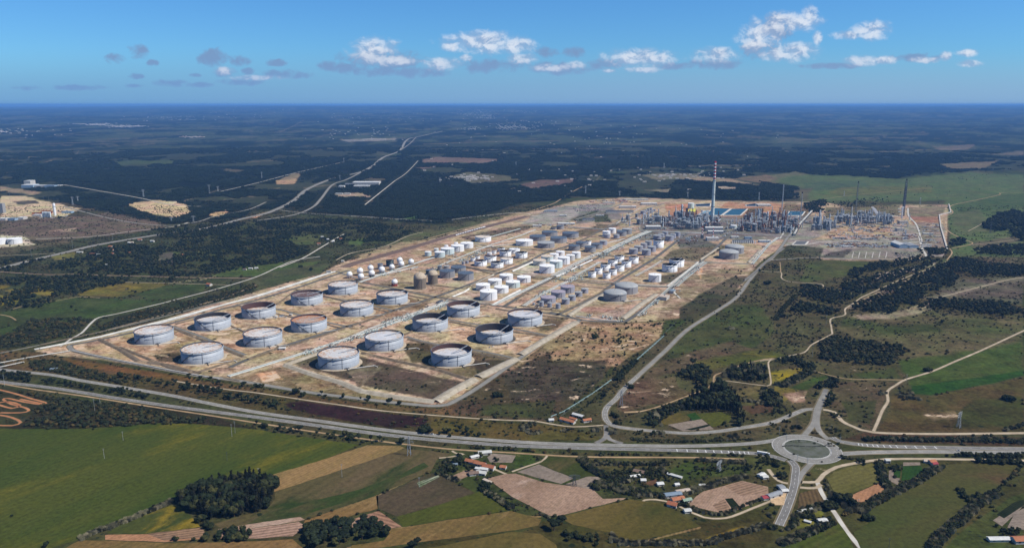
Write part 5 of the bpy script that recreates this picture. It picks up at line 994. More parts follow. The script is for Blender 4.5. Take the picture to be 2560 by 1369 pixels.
 (1636, 6.5, 523, 528.2, CM, 'cone', 'slim tank, last in the front line of that rear cluster'), (1615, 8, 524.5, 531, CM, 'cone', 'small tank, first in the rear line of the cluster'), (1621, 8, 521, 528, CM, 'cone', 'small tank, second in the rear line of the cluster'), (1627, 8, 519, 526, CM, 'cone', 'small tank, last in the rear line of the cluster'),
 (1727, 15.8, 507.8, 521.9, CP, 'cone', 'white tank standing beside the yellow sulphur ground'), (1834, 16, 563, 571.9, CP, 'cone', 'pale tank between the two process units'), (38, 33, 595.5, 611.4, CW, 'cone', 'white tank in the sandy compound at the left edge'), (0, 33, 597, 612.8, CW, 'cone', 'white tank cut by the left edge of the photo'),
 (975, 19.5, 650, 667, (T_GRN, RF_DARK, IN_DARK), 'open', 'dark green tank standing among the gas spheres'), (951, 14, 659, 673, (T_MID, RF_BLUE, None), 'flat', 'small grey caged tank among the gas spheres')]
for xc, w, yr, yb, sp_, top, lb in SM:
    dr = None
    if top.startswith('open'):
        sn = dep_sin(yb); hh = (yb-w/2*sn-yr)*mpp(yb)/math.sqrt(1-sn*sn); dr = hh*.45 if top == 'open' else 1.2
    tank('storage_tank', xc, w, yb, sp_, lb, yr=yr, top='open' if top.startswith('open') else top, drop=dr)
# ------------------------------------------------------------------ gas spheres
M_SPH = pmat('sphere_white', srgb(236, 236, 234), srgb(224, 226, 228), .2, .35, space='obj')
M_LEGW = pmat('sphere_legs', srgb(206, 196, 188), srgb(186, 176, 170), .2, .6, space='obj'); M_LEGR = pmat('sphere_skirt_red', srgb(168, 74, 52), srgb(148, 62, 46), .2, .7, space='obj')
def sphere(x, y, rpx, yb, label, skirt=None):
    p = P(x, yb-3); r = rpx*mpp(yb); zc = (yb-3-y)*mpp(yb)
    zc = max(zc, r*1.15)
    e = empty('gas_sphere', p, 0, label, 'gas sphere', 'gas spheres on legs')
    prof = [(max(.01, r*math.sin(i/12*math.pi)), zc-r*math.cos(i/12*math.pi)) for i in range(13)]
    MB().lathe(prof, 24).obj('vessel', M_SPH, e, True)
    for i in range(8):
        a = i*math.pi/4+.2; cx, cy = r*.92*math.cos(a), r*.92*math.sin(a)
        MB().tube((cx, cy, 0), (cx, cy, zc), .55, .5, 6).obj('leg', M_LEGR if skirt == 'red' else M_LEGW, e)
    if skirt: MB().lathe([(r*.96, .3), (r*.96, zc*.55)], 20).obj('skirt', M_LEGR if skirt == 'red' else T_GRN, e, True)
    MB().lathe([(1.2, zc+r-.2), (2.4, zc+r+.2), (2.4, zc+r+1.4), (2.3, zc+r+.3)], 10).obj('top_platform', M_STEEL, e)
    MB().tube((r*1.35, -r*1.1, .3), (1., -1., zc+r), .5, .5, 4).obj('stairway', M_LEGW, e)
for x, y, r_, yb, lb, sk in [(874, 685, 7.5, 697, 'leftmost white gas sphere on legs beside the pink-roofed tank', None), (900.5, 676, 7.9, 690, 'white gas sphere on legs, rear of the second pair from the left', None), (902.5, 690, 7.8, 702.5, 'white gas sphere with long stair, front of the second pair from the left', None), (926.7, 669, 7.7, 683, 'white gas sphere behind the one with the dark skirt', None),
    (929.4, 682.5, 8, 694, 'white gas sphere in a dark blue-green skirt', 'green'), (954.7, 674.4, 8, 685, 'white gas sphere in the middle, right of the dark-skirted one', None), (979.7, 667.7, 7.1, 677.5, 'white gas sphere in front of the dark green tank', None), (999.7, 649.4, 7.4, 665, 'white gas sphere right behind the dark green tank, farthest', None), (1003.6, 661, 7.5, 670.5, 'white gas sphere in front of the farthest one', None),
    (1027.8, 653.3, 7.3, 665, 'rightmost white gas sphere of the field', None), (986.7, 704, 7.8, 717, 'single white gas sphere with red skirt near the brown silos', 'red')]:
    sphere(x, y, r_, yb, lb, sk)
# ------------------------------------------------------------------ pipe racks
RACKN = 0
def pipe_rack(pts, n, width, label, z=1.2, r=.42, smooth=False, mats=(0, 0, 1, 0, 2, 0, 1)):
    global RACKN; RACKN += 1
    P0 = wpts(pts); e = empty('pipe_rack', P0[0], 0, label, 'pipe rack', 'pipe runs across the refinery ground')
    line = smooth_line(P0, 30) if smooth else P0; fr = frames(line)
    for k in range(n):
        off = -width/2 + width*(k+.5)/n; rr = r*(.7+.6*((k*7+RACKN*3) % 5)/4); prof = [(-rr, 0), (-rr*.7, rr*.7), (0, rr), (rr*.7, rr*.7), (rr, 0), (0, -rr)]
        V = []; 
        for p, d_, nn in fr:
            for u, zz in prof: q = p-P0[0]+nn*(off+u); V.append((q.x, q.y, z+zz+.2*(k % 2)))
        kk = len(prof); F = [(i*kk+t, (i+1)*kk+t, (i+1)*kk+(t+1) % kk, i*kk+(t+1) % kk) for i in range(len(fr)-1) for t in range(kk)]
        mesh_obj('pipe', V, [f[::-1] for f in F], M_PIPE[mats[(k+RACKN) % len(mats)]], e)
    mb = MB(); tot = 0
    for i in range(len(fr)-1):
        a, b_ = fr[i][0]-P0[0], fr[i+1][0]-P0[0]; L_ = (b_-a).length; d_ = (b_-a).normalized()
        for s_ in range(int(L_/15)+1):
            q = a+d_*(s_*15); mb.box(q.x, q.y, 0, .8, width+1, z-.3, math.atan2(d_.y, d_.x))
    mb.obj('sleepers', m_conc, e)['kind'] = 'stuff'; return e
PR = [([(572, 941), (744, 888), (925, 828), (998, 803), (1118, 756)], 9, 11, 'long silver pipe run in front of the middle corridor of big tanks'), ([(835, 860), (925, 822), (1030, 785), (1110, 756)], 5, 8, 'pipe run along the middle corridor of big tanks, behind the long silver one'),
 ([(100, 872), (250, 843), (420, 800), (640, 741), (735, 711), (832, 680)], 8, 8, 'long pale pipe run along the outer left edge of the farm'), ([(175, 878), (80, 893), (0, 908)], 3, 5, 'pale pipe run leaving the front left corner of the farm'), ([(60, 905), (0, 918)], 3, 5, 'short pale pipe run at the left edge before the highway'), ([(182, 878), (300, 902), (420, 925), (548, 948)], 3, 4, 'pale pipe run inside the front fence'),
 ([(1232, 764), (1290, 737), (1340, 712), (1376, 695)], 8, 14, 'wide bundle of silver pipes right of the seven white tanks'), ([(1310, 765), (1350, 738), (1400, 712), (1440, 696)], 7, 12, 'bundle of pipes between the white tanks and the lilac group'), ([(1383, 690), (1430, 665), (1470, 645), (1500, 632)], 9, 20, 'wide bundle of pale pipes behind the nine white tanks'), ([(1420, 700), (1470, 672), (1500, 655)], 6, 12, 'bundle of pipes left of the ten dark-topped tanks'),
 ([(1510, 632), (1560, 607), (1600, 588), (1625, 578)], 9, 22, 'wide bundle of pipes running up to the left process unit'), ([(1440, 615), (1500, 612), (1560, 598)], 4, 8, 'short bundle of pipes under the mid-sized slate tanks'), ([(900, 706), (1000, 672), (1060, 652), (1100, 640), (1150, 622)], 6, 10, 'silver pipe run below the gas spheres'), ([(910, 694), (980, 682), (1040, 668)], 4, 7, 'short pipe run right under the gas spheres'),
 ([(1100, 664), (1160, 640), (1230, 612), (1300, 590), (1340, 574)], 5, 8, 'pipe run between the railway tanks and the dark-topped block'), ([(1700, 732), (1750, 688), (1800, 650)], 1, 1, 'x')]
PR = PR[:-1] + [([(1596, 790), (1650, 742), (1683, 712), (1730, 670), (1760, 655)], 5, 12, 'pipe run along the outer right channel of the farm'), ([(1690, 716), (1730, 682), (1765, 656)], 5, 12, 'pipe run beside the grassy compound up to the cross road'), ([(1880, 660), (1920, 612), (1945, 594)], 5, 10, 'pipe run in the walled channel east of the domed pair'), ([(1590, 690), (1630, 668), (1655, 652)], 4, 9, 'pipe bundle left of the single white tank'),
 ([(1450, 700), (1530, 707), (1600, 712), (1670, 716)], 3, 4, 'pipe run along the cross road before the big grey pair'), ([(1440, 791), (1500, 800), (1550, 803)], 4, 5, 'pipe run before the big grey pair along the outer road'), ([(1600, 577), (1700, 582), (1760, 584)], 5, 8, 'pipe run below the left process unit'), ([(1420, 569), (1520, 574), (1590, 578)], 4, 7, 'pipe run along the far cross road left of the process unit'),
 ([(1760, 550), (1850, 556), (1860, 557)], 4, 7, 'raised grey pipe run behind the power house'), ([(2030, 530), (2000, 563), (1985, 590)], 6, 8, 'long raised pipe rack slanting up to the east process unit'), ([(2075, 540), (2160, 540), (2252, 540)], 4, 5, 'pale pipe run behind the east process unit'), ([(1600, 520), (1560, 545), (1540, 560)], 2, 4, 'thin pipe run beside the office blocks'), ([(1190, 620), (1270, 612), (1290, 612)], 4, 6, 'short pipe run before the wide white tank'),
 ([(1300, 572), (1200, 600)], 5, 8, 'pipes behind the railway tanks'), ([(1378, 1042), (1410, 1029), (1480, 985), (1560, 928), (1640, 858), (1660, 840)], 2, 2, 'thin grey-green pipeline running along the fence east of the bare ground'), ([(2150, 602), (2280, 602)], 2, 2, 'pale pipe run between the laydown yards'), ([(1985, 592), (1830, 584), (1730, 582)], 3, 5, 'pipe run along the road before the middle process unit')]
for pts, n, wd, lb in PR: pipe_rack(pts, n, wd, lb, z=8. if 'raised' in lb else 1.2, r=.7 if mpp(pts[0][1]) > 1.2 else (.5 if 'grey-green' not in lb else .32), mats=(0, 0, 1, 0, 2, 0, 1) if 'grey-green' not in lb else (2, 2, 2))
# branch pipes and manifolds: small individual clusters, placed along the corridors
def manifold_proto(k):
    rnd = random.Random(k); mb1 = MB(); mb2 = MB(); mb3 = MB()
    for i in range(9):
        x = rnd.uniform(-9, 9); y = rnd.uniform(-5, 5); L_ = rnd.uniform(4, 12)
        (mb1 if i % 2 else mb2).tube((x, y, 1+rnd.random()), (x+L_*(1 if i % 3 else .1), y+(0 if i % 3 else L_*.7), 1+rnd.random()), .35, .35, 6)
        mb3.box(x, y, 0, 1.1, 1.1, rnd.uniform(1.4, 3.2))
    e = empty('pump_manifold', (0, 0, 0)); mb1.obj('pipe', M_PIPE[0], e); mb2.obj('pipe', M_PIPE[(2, 1, 3)[k % 3]], e); mb3.obj('pump', [M_PIPE[1], M_PIPE[2], M_STAIR][k % 3], e)['kind'] = 'stuff'; return e
mps = [manifold_proto(k) for k in range(5)]
spots = []
for (x1, y1, x2, y2, n, wv) in [(760, 886, 880, 850, 16, 7), (870, 850, 960, 822, 18, 8), (960, 812, 1120, 757, 34, 8), (1000, 810, 1060, 780, 8, 6), (1330, 772, 1400, 735, 14, 7), (1340, 745, 1440, 690, 22, 7), (1385, 700, 1500, 634, 26, 7), (1500, 640, 1600, 590, 34, 8), (1420, 712, 1480, 676, 14, 7), (1050, 700, 1140, 640, 24, 8), (1150, 655, 1230, 622, 16, 6), (1180, 642, 1200, 622, 6, 6), (1590, 600, 1640, 588, 10, 4), (1700, 705, 1760, 660, 10, 5), (1470, 790, 1550, 800, 8, 4), (1650, 745, 1600, 790, 9, 5), (1880, 650, 1915, 615, 10, 4), (920, 692, 1040, 668, 16, 5), (960, 716, 1040, 706, 10, 5), (1040, 622, 1060, 650, 6, 8), (1110, 602, 1190, 585, 10, 5), (1140, 590, 1250, 556, 6, 3)]:
    for i in range(n):
        t_ = random.random(); spots.append((x1+(x2-x1)*t_, y1+(y2-y1)*t_+random.uniform(-wv, wv)))
for i, (x, y) in enumerate(spots[:290]):
    q = P(x, y); rz = wang(1130, 1004, 1452, 799)+random.uniform(-.1, .1)
    if i < 5: c = mps[i]; c.location = q; c.rotation_euler.z = rz
    else: c = copy_tree(mps[i % 5], q, rz)
    tag(c, 'small cluster of pump and valve pipework on the sandy ground of the tank farm', 'pump manifold', 'pump and valve clusters of the tank farm')
# rail tank wagons
def wagon():
    e = empty('rail_wagon', (0, 0, 0)); MB().tube((-6, 0, 2.9), (6, 0, 2.9), 1.5, 1.5, 10).obj('tank_body', M_SPH, e)
    MB().box(0, 0, .9, 13.5, 2.4, .5).obj('underframe', M_STAIR, e)
    for s in (-4.5, 4.5): MB().box(s, 0, .3, 2.6, 2.2, .7).obj('bogie', M_STAIR, e)
    return e
w0 = wagon(); wl = frames(smooth_line(wpts([(1138, 590), (1175, 579), (1211, 569)]), 15.)); wl = wl[1:]
for i, (p, d_, nn) in enumerate(wl[:22]):
    c = w0 if i == 0 else copy_tree(w0); c.location = p+Vector((0, 0, .3)); c.rotation_euler.z = math.atan2(d_.y, d_.x)
    tag(c, 'white tank wagon in the train standing on the railway yard beside the farm', 'rail wagon', 'train of white tank wagons')
# ponds
m_water, t, b, N = base_mat('pond_water'); b.inputs['Base Color'].default_value = c4(srgb(44, 84, 104)); b.inputs['Roughness'].default_value = .5; b.inputs['Specular IOR Level'].default_value = .2
m_wdark, t, b, N = base_mat('pond_dark'); b.inputs['Base Color'].default_value = c4(srgb(28, 42, 58)); b.inputs['Roughness'].default_value = .5; b.inputs['Specular IOR Level'].default_value = .2
m_wpale, t, b, N = base_mat('pond_pale'); b.inputs['Base Color'].default_value = c4(srgb(136, 158, 160)); b.inputs['Roughness'].default_value = .3
for q, m in [([(1756, 539), (1786, 520.5), (1825, 522.3), (1802, 538.5)], m_water), ([(1806, 538.5), (1829, 522.5), (1868, 522.5), (1850, 538.5)], m_water), ([(1746, 537), (1760, 527), (1776, 526), (1757, 538)], m_wpale), ([(1736, 511), (1776, 508.6), (1775, 516), (1741, 516.5)], m_wdark), ([(1963.5, 539.5), (1974, 528.5), (2012, 529), (2004, 539)], m_water), ([(1864, 512), (1890, 509), (1890, 516), (1866, 516)], m_wdark), ([(1980, 612), (1990, 603), (2020, 604), (2012, 612)], pmat('sump', srgb(96, 96, 98), srgb(84, 86, 88), .05))]:
    sheet('pond', q, .9, m)
    bund(q + [q[0]], 8, 1.8, m_conc, 'pond_bank')

# ------------------------------------------------------------------ chimney and flare stacks
M_CONCG = pmat('chimney_concrete', srgb(206, 214, 206), srgb(190, 198, 192), .05, .9, space='obj'); M_RED = pmat('band_red', srgb(170, 34, 44), srgb(156, 30, 40), .2, .7); M_WHT = pmat('band_white', srgb(230, 230, 228), srgb(216, 216, 216), .2, .7)
M_BLK = pmat('soot_black', srgb(34, 34, 38), srgb(28, 28, 32), .2, .8); M_GRYS = pmat('grey_steel', srgb(172, 174, 174), srgb(138, 142, 146), .2, .6, space='obj', rnd=.2); M_DKS = pmat('dark_blue_steel', srgb(96, 102, 108), srgb(70, 76, 84), .2, .7, space='obj', rnd=.25)
M_RUSTS = pmat('rusty_steel', srgb(142, 104, 84), srgb(104, 78, 66), .2, .8, space='obj', rnd=.25); M_PALES = pmat('pale_steel', srgb(196, 204, 208), srgb(176, 184, 190), .2, .5, space='obj', rnd=.12)
def chimney():
    p = P(1780, 552); m_ = mpp(552); H = 244.; r0, r1 = 5.0*m_, 2.3*m_; e = empty('chimney', p, 0, 'very tall concrete chimney with red and white bands at the top', 'chimney')
    rr = lambda z: r0+(r1-r0)*(z/H)**.8; zb = H*.705
    MB().lathe([(rr(z), z) for z in np.linspace(0, zb, 12)], 28).obj('shaft', M_CONCG, e, True)
    for k in range(11):
        z0 = zb+(H-zb)*k/11; z1 = zb+(H-zb)*(k+1)/11
        MB().lathe([(rr(z0), z0), (rr(z1), z1)] + ([(rr(z1)-.8, z1), (rr(z1)-.8, z1-4)] if k == 10 else []), 28).obj('painted_band', M_RED if k % 2 == 0 else M_WHT, e, True)
    for z in (H*.24, H*.45, H*.68): MB().lathe([(rr(z), z), (rr(z)+1.4, z+.2), (rr(z)+1.4, z+1.4), (rr(z), z+1.5)], 28).obj('gallery', M_STAIR, e)
chimney()
def lattice(name, x, yb, ytop, w0, w1, label, cat, mat=M_GRYS, tip=None, arms=0, r=.35):
    p = P(x, yb); sn = dep_sin(yb); H = (yb-ytop)*mpp(yb)/math.sqrt(1-sn*sn); e = empty(name, p, random.uniform(0, 1), label, cat); mb = MB(); n = max(4, int(H/(w0*1.6)))
    wz = lambda t: w0+(w1-w0)*t
    for a in range(4):
        s1 = [(-1, -1), (1, -1), (1, 1), (-1, 1)][a]; s2 = [(1, -1), (1, 1), (-1, 1), (-1, -1)][a]
        mb.tube((s1[0]*w0/2, s1[1]*w0/2, 0), (s1[0]*w1/2, s1[1]*w1/2, H), r, r*.7, 4)
        for i in range(n):
            t0, t1 = i/n, (i+1)/n; mb.tube((s1[0]*wz(t0)/2, s1[1]*wz(t0)/2, H*t0), (s2[0]*wz(t1)/2, s2[1]*wz(t1)/2, H*t1), r*.6, r*.6, 3, False)
    mb.obj('lattice', mat, e)
    if arms:
        for k in range(arms): z = H*(.98-.13*k); w = w0*(1.5+.25*(k % 2)); MB().tube((-w, 0, z), (w, 0, z), r*.7, r*.7, 4).tube((-w, 0, z), (0, 0, z+2), r*.4, r*.4, 3).tube((w, 0, z), (0, 0, z+2), r*.4, r*.4, 3).obj('crossarm', mat, e)
    if tip: tip(e, H)
    return e
def riser(e, H): MB().tube((0, 0, 0), (0, 0, H+4), 1.2, 1., 8).obj('riser_pipe', M_GRYS, e); MB().lathe([(1.3, H), (2.6, H+2), (2.6, H+6), (2, H+6)], 10).obj('flare_tip', M_BLK, e)
lattice('flare_stack', 1954.4, 526.6, 461.7, 4.5, 2.5, 'tall thin pale mast left of the blue pond', 'flare stack', M_PALES, lambda e, H: MB().tube((0, 0, 0), (0, 0, H), 1.5, 1.1, 8).obj('riser_pipe', M_PALES, e))
lattice('flare_stack', 2139, 530, 458, 6, 3, 'dark lattice flare stack behind the middle of the east unit', 'flare stack', M_DKS, riser); lattice('flare_stack', 2001, 543, 484, 4, 2, 'thin flare stack with black tip over the blue pond', 'flare stack', M_GRYS, riser)
e = lattice('flare_stack', 2257, 540, 452, 8, 6, 'thick dark double-pipe flare stack at the right end of the refinery', 'flare stack', M_DKS, riser, r=.8)
for dx in (-2.4, 2.4): MB().tube((dx, 0, 0), (dx, 0, 128), 1.7, 1.6, 8).obj('riser_pipe', M_DKS, e)
mb = MB(); p = P(2254, 545); mb.box(0, 0, 0, 5, 5, 44).box(-9, 0, 26, 14, 3, 3).box(-9, 0, 38, 20, 3, 3).box(0, 0, 44, 9, 5, 4); e = empty('duct_tower', p, 0, 'white duct tower at the foot of the thick dark flare stack', 'duct tower'); mb.obj('duct', M_WHT, e)
# ------------------------------------------------------------------ process unit pieces
def column(h, r, m, m2, k):
    e = empty('process_column', (0, 0, 0)); MB().lathe([(r*1.25, 0), (r*1.1, 4), (r, 5), (r, h*.6), (r*.8, h*.62), (r*.8, h-1), (r*.5, h), (.05, h+.5)], 14).obj('vessel', m, e, True)
    for i in range(int(h/9)): a = i*1.9+k; MB().lathe([(r, 8+i*8), (r+1.6, 8+i*8), (r+1.6, 9.2+i*8)], 12, 0, 0, a, a+3.4).obj('platform', m2, e)
    MB().tube((r+.6, 0, 0), (r+.6, 0, h), .4, .4, 6).tube((r*.8, 0, h), (r+.6, 0, h), .4, .4, 6).obj('overhead_pipe', M_PALES, e); MB().box(-r-.5, 0, 2, .6, .8, h-3).obj('ladder', m2, e); return e
def frame(w, d_, h, m, k):
    rnd = random.Random(k); e = empty('steel_structure', (0, 0, 0)); mb = MB(); nl = int(h/6)
    for i in range(int(w/6)+1):
        for y in (-d_/2, 0, d_/2): mb.box(-w/2+i*6, y, 0, .7, .7, h)
    mb.obj('steel_frame', m, e)
    for l in range(1, nl+1):
        f = MB().box(0, 0, l*h/nl-.25, w, d_, .35).obj('deck', M_DKS if l % 2 else m, e); hr = MB()
        for s in (-1, 1): hr.box(0, s*d_/2, l*h/nl+.9, w, .12, .12).box(s*w/2, 0, l*h/nl+.9, .12, d_, .12)
        hr.obj('handrail', M_PALES, f)
        for j in range(3):
            x, y = rnd.uniform(-w*.4, w*.4), rnd.uniform(-d_*.3, d_*.3); L_ = rnd.uniform(3, 7); mm = [M_PALES, M_GRYS, m][rnd.randrange(3)]
            (MB().tube((x-L_/2, y, l*h/nl+1.4), (x+L_/2, y, l*h/nl+1.4), 1.1, 1.1, 8) if j % 2 else MB().lathe([(1.2, l*h/nl+.1), (1.2, l*h/nl+4), (.1, l*h/nl+4.8)], 8, x, y)).obj('vessel', mm, e, True)
    pm = MB()
    for j in range(9): x = rnd.uniform(-w/2, w/2); y = rnd.choice((-d_/2-.8, d_/2+.8)); pm.tube((x, y, 0), (x, y, rnd.uniform(h*.5, h+5)), .35, .35, 5)
    for j in range(5): z = rnd.uniform(2, h); pm.tube((-w/2-3, -d_/2-1, z), (w/2+3, -d_/2-1, z), .4, .4, 5)
    pm.obj('piping', M_PALES if k % 2 else M_GRYS, e)['kind'] = 'stuff'; return e
def furnace(m, k):
    e = empty('furnace', (0, 0, 0)); b = MB().box(0, 0, 2, 14, 9, 13).obj('firebox', m, e); MB().box(0, 0, 15, 9, 6, 6, 0, .6).obj('convection_hood', m, e); MB().lathe([(1.7, 20), (1.5, 45), (1.2, 45)], 12).obj('stack', M_GRYS, e, True)
    g_ = MB()
    for x in (-6, -2, 2, 6):
        for y in (-4, 4): g_.box(x, y, 0, .6, .6, 2)
    g_.obj('support', M_DKS, e); MB().box(0, -5.2, 6, 15, 1.4, .3).obj('walkway', M_PALES, e); return e
def drum(m, k):
    e = empty('drum', (0, 0, 0)); MB().tube((-7, 0, 3.4), (7, 0, 3.4), 2, 2, 12).lathe([(1, 5), (1, 6.4), (.1, 6.6)], 8).obj('vessel', m, e, True)
    for s in (-4.5, 4.5): MB().box(s, 0, 0, 1.2, 3.6, 2).obj('saddle', m_conc, e)
    return e
def cooler(m, k):
    e = empty('air_cooler', (0, 0, 0)); f = MB()
    for x in (-9, 0, 9):
        for y in (-3, 3): f.box(x, y, 0, .5, .5, 7)
    f.obj('support', M_DKS, e); MB().box(0, 0, 7, 20, 7, 1.4).obj('bundle', m, e)
    for x in (-6.6, 0, 6.6): MB().lathe([(2.6, 8.4), (2.8, 9.4), (2.5, 9.4), (2.4, 8.6), (.1, 8.6)], 12, x, 0).obj('fan_ring', M_PALES, e)
    return e
KIT = {'columnA': column(30, 2.3, M_PALES, M_DKS, 0), 'columnB': column(38, 1.8, M_PALES, M_GRYS, 1), 'columnC': column(26, 3, M_RUSTS, M_DKS, 2), 'columnD': column(42, 2.6, M_GRYS, M_PALES, 3), 'columnE': column(38, 1.6, M_RUSTS, M_RUSTS, 4),
       'frameA': frame(30, 12, 15, M_DKS, 1), 'frameB': frame(24, 14, 26, M_GRYS, 2), 'frameC': frame(36, 10, 14, M_RUSTS, 3), 'frameD': frame(18, 12, 26, M_GRYS, 4), 'furnA': furnace(M_GRYS, 0), 'furnB': furnace(M_RUSTS, 1), 'drumA': drum(M_PALES, 0), 'drumB': drum(M_GRYS, 1), 'coolA': cooler(M_GRYS, 0), 'coolB': cooler(M_PALES, 1)}
CATN = {'column': ('process column', 'tall process column'), 'frame': ('steel structure', 'open steel structure with pipes and vessels'), 'furn': ('furnace', 'box furnace with its own stack'), 'drum': ('drum', 'horizontal drum on saddles'), 'cool': ('air cooler', 'raised air cooler with fans')}
FIRST = set()
def put(kind, x, y, where, rz=None, s=1.):
    q = P(x, y); o = KIT[kind]
    if kind not in FIRST: FIRST.add(kind); c = o; c.location = q; c.rotation_euler.z = rz if rz is not None else FA; c.scale = (s, s, s)
    else: c = copy_tree(o, q, rz if rz is not None else FA, (s, s, s))
    base = kind[:-1]; cat, d_ = CATN[base]; look = {'A': 'grey', 'B': 'pale', 'C': 'rust-brown', 'D': 'dark blue-grey', 'E': 'slim rust-brown'}[kind[-1]]
    if base == 'furn' and kind[-1] == 'B': look = 'rust-brown'
    if base in ('drum', 'cool'): look = {'drumA': 'pale', 'drumB': 'grey', 'coolA': 'grey', 'coolB': 'pale'}[kind]
    lb = f'{look} {d_} {where}'; tag(c, ' '.join(lb.split()[:16]), cat, (cat+' '+where)[:70]); return c
FA = wang(1130, 1004, 1452, 799)
def unit(poly, n, kinds, where, seed, smin=.7, smax=1.15):
    rnd = random.Random(seed); xs_ = [p[0] for p in poly]; ys_ = [p[1] for p in poly]; k = 0; placed = []; tries = 0
    while k < n and tries < 4000:
        tries += 1; x, y = rnd.uniform(min(xs_), max(xs_)), rnd.uniform(min(ys_), max(ys_))
        if not bool(inpoly(np.array([x]), np.array([y]), poly)[0]): continue
        kd = kinds[k % len(kinds)]; rad = {'f': 13, 'd': 9, 'c': 6}[kd[0]]; q = P(x, y)
        if any((q-w).length < (rad+r2)*.62 for w, r2 in placed): continue
        placed.append((q, rad)); put(kd, x, y, where, FA+(0 if rnd.random() < .5 else math.pi/2), rnd.uniform(smin, smax)); k += 1
unit([(1640, 552), (1700, 530), (1800, 548), (1790, 575), (1690, 575), (1655, 566)], 118, ['frameA', 'columnB', 'frameC', 'columnA', 'frameB', 'columnC', 'furnA', 'frameD', 'columnE', 'drumB', 'frameC', 'coolA', 'frameA', 'columnA'], 'in the left process unit beside the chimney', 1)
unit([(1545, 555), (1600, 535), (1650, 540), (1640, 560), (1560, 566)], 34, ['coolB', 'columnB', 'drumA', 'frameB', 'drumB', 'furnA', 'coolA'], 'at the pale left end of the left process unit', 2, .6, .9)
unit([(1848, 580), (1862, 545), (1900, 535), (1990, 545), (1998, 584), (1900, 582)], 124, ['frameC', 'columnA', 'frameA', 'columnE', 'frameB', 'columnB', 'furnB', 'frameC', 'columnC', 'frameD', 'coolA', 'columnE', 'drumB'], 'in the rust-coloured middle process unit', 3)
unit([(2083, 563), (2095, 541), (2225, 545), (2226, 562)], 84, ['frameA', 'columnD', 'frameD', 'columnA', 'frameA', 'drumB', 'columnD', 'frameB', 'furnA'], 'in the long dark east process unit', 4, .7, 1.05)
unit([(2030, 576), (2040, 556), (2090, 560), (2088, 577)], 30, ['frameB', 'columnA', 'furnA', 'columnB', 'frameD', 'drumA'], 'at the left end of the east process unit', 5)
unit([(1770, 600), (1840, 560), (1860, 572), (1800, 600)], 16, ['drumA', 'coolB', 'coolA', 'drumB', 'columnB'], 'around the power house', 6, .5, .8)
unit([(2090, 566), (2225, 566), (2235, 584), (2080, 586)], 26, ['drumA', 'coolB', 'drumB', 'coolA'], 'on the sandy ground below the east unit', 8, .5, .8)
unit([(2232, 548), (2285, 552), (2285, 592), (2236, 592)], 20, ['coolB', 'drumA', 'columnB', 'drumB'], 'around the beige blocks at the right end', 9, .5, .8)
unit([(1800, 556), (1852, 552), (1846, 590), (1800, 586)], 22, ['coolA', 'drumA', 'columnA', 'frameA', 'drumB'], 'between chimney and middle unit', 10, .5, .8)
unit([(2000, 548), (2030, 545), (2020, 565), (1995, 575)], 8, ['drumA', 'coolA', 'columnB'], 'between the middle and east units', 7, .6, .9)
for x, y, kd, s, w in [(2046.8, 572, 'columnD', 1.75, 'standing tallest at the left of the east unit'), (2073, 560, 'columnD', 1., 'just right of the tallest east column'), (1704, 548, 'columnA', 2.1, 'tallest of the left unit behind the sulphur ground'), (1716, 550, 'columnC', 1.9, 'thick one beside the tallest of the left unit'), (1782, 590, 'columnB', .6, 'before the power house'), (1896, 562, 'columnB', 1.55, 'tallest pale one of the middle unit'),
                       (1904, 560, 'columnE', 1.7, 'right of the tallest of the middle unit'), (1960, 578, 'columnE', 2.1, 'tallest rust one of the middle unit'), (1918, 556, 'columnA', 1.5, 'at the back of the middle unit'), (1877, 570, 'columnB', 1.3, 'at the left of the middle unit'), (2210, 556, 'columnD', 1.1, 'near the right end of the east unit'), (2195, 556, 'columnD', 1.15, 'left of the last of the east unit'), (2120, 556, 'columnA', 1., 'in the middle of the east unit'), (1574, 566, 'columnB', .9, 'white at the left edge of the left unit'), (1608, 560, 'columnB', 1.1, 'white in front of the pale block')]:
    put(kd, x, y, w, None, s)
for x, y in ((1755, 596), (1782, 600)):                                 # the two small banded stacks of the power house
    q = P(x, y); e = empty('banded_stack', q, 0, f'small red and white banded stack of the power house, {"left" if x < 1770 else "right"} one', 'smokestack'); m_ = mpp(y)
    for k in range(6): MB().lathe([(1.7, 30*k/6+14), (1.6, 30*(k+1)/6+14)], 12).obj('painted_band', M_RED if k % 2 else M_WHT, e, True)
    MB().lathe([(1.9, 0), (1.7, 14)], 12).obj('shaft', M_GRYS, e, True); MB().box(0, 0, 0, 9, 9, 13).obj('boiler_house', M_DKS if x < 1770 else M_PALES, e)
for k_ in range(170):
    zx = [(1560, 1800, 548, 574), (1850, 1995, 548, 582), (2035, 2225, 548, 574)][k_ % 3]; c = copy_tree(mps[k_ % 5], P(random.uniform(zx[0], zx[1]), random.uniform(zx[2], zx[3])), FA+random.choice((0, 1.57)), random.uniform(1., 1.7))
    c.name = 'pipework'; tag(c, 'low tangle of pale process pipework at the foot of the '+['left', 'middle', 'east'][k_ % 3]+' process unit', 'pipework', 'low pipework in the '+['left', 'middle', 'east'][k_ % 3]+' unit')
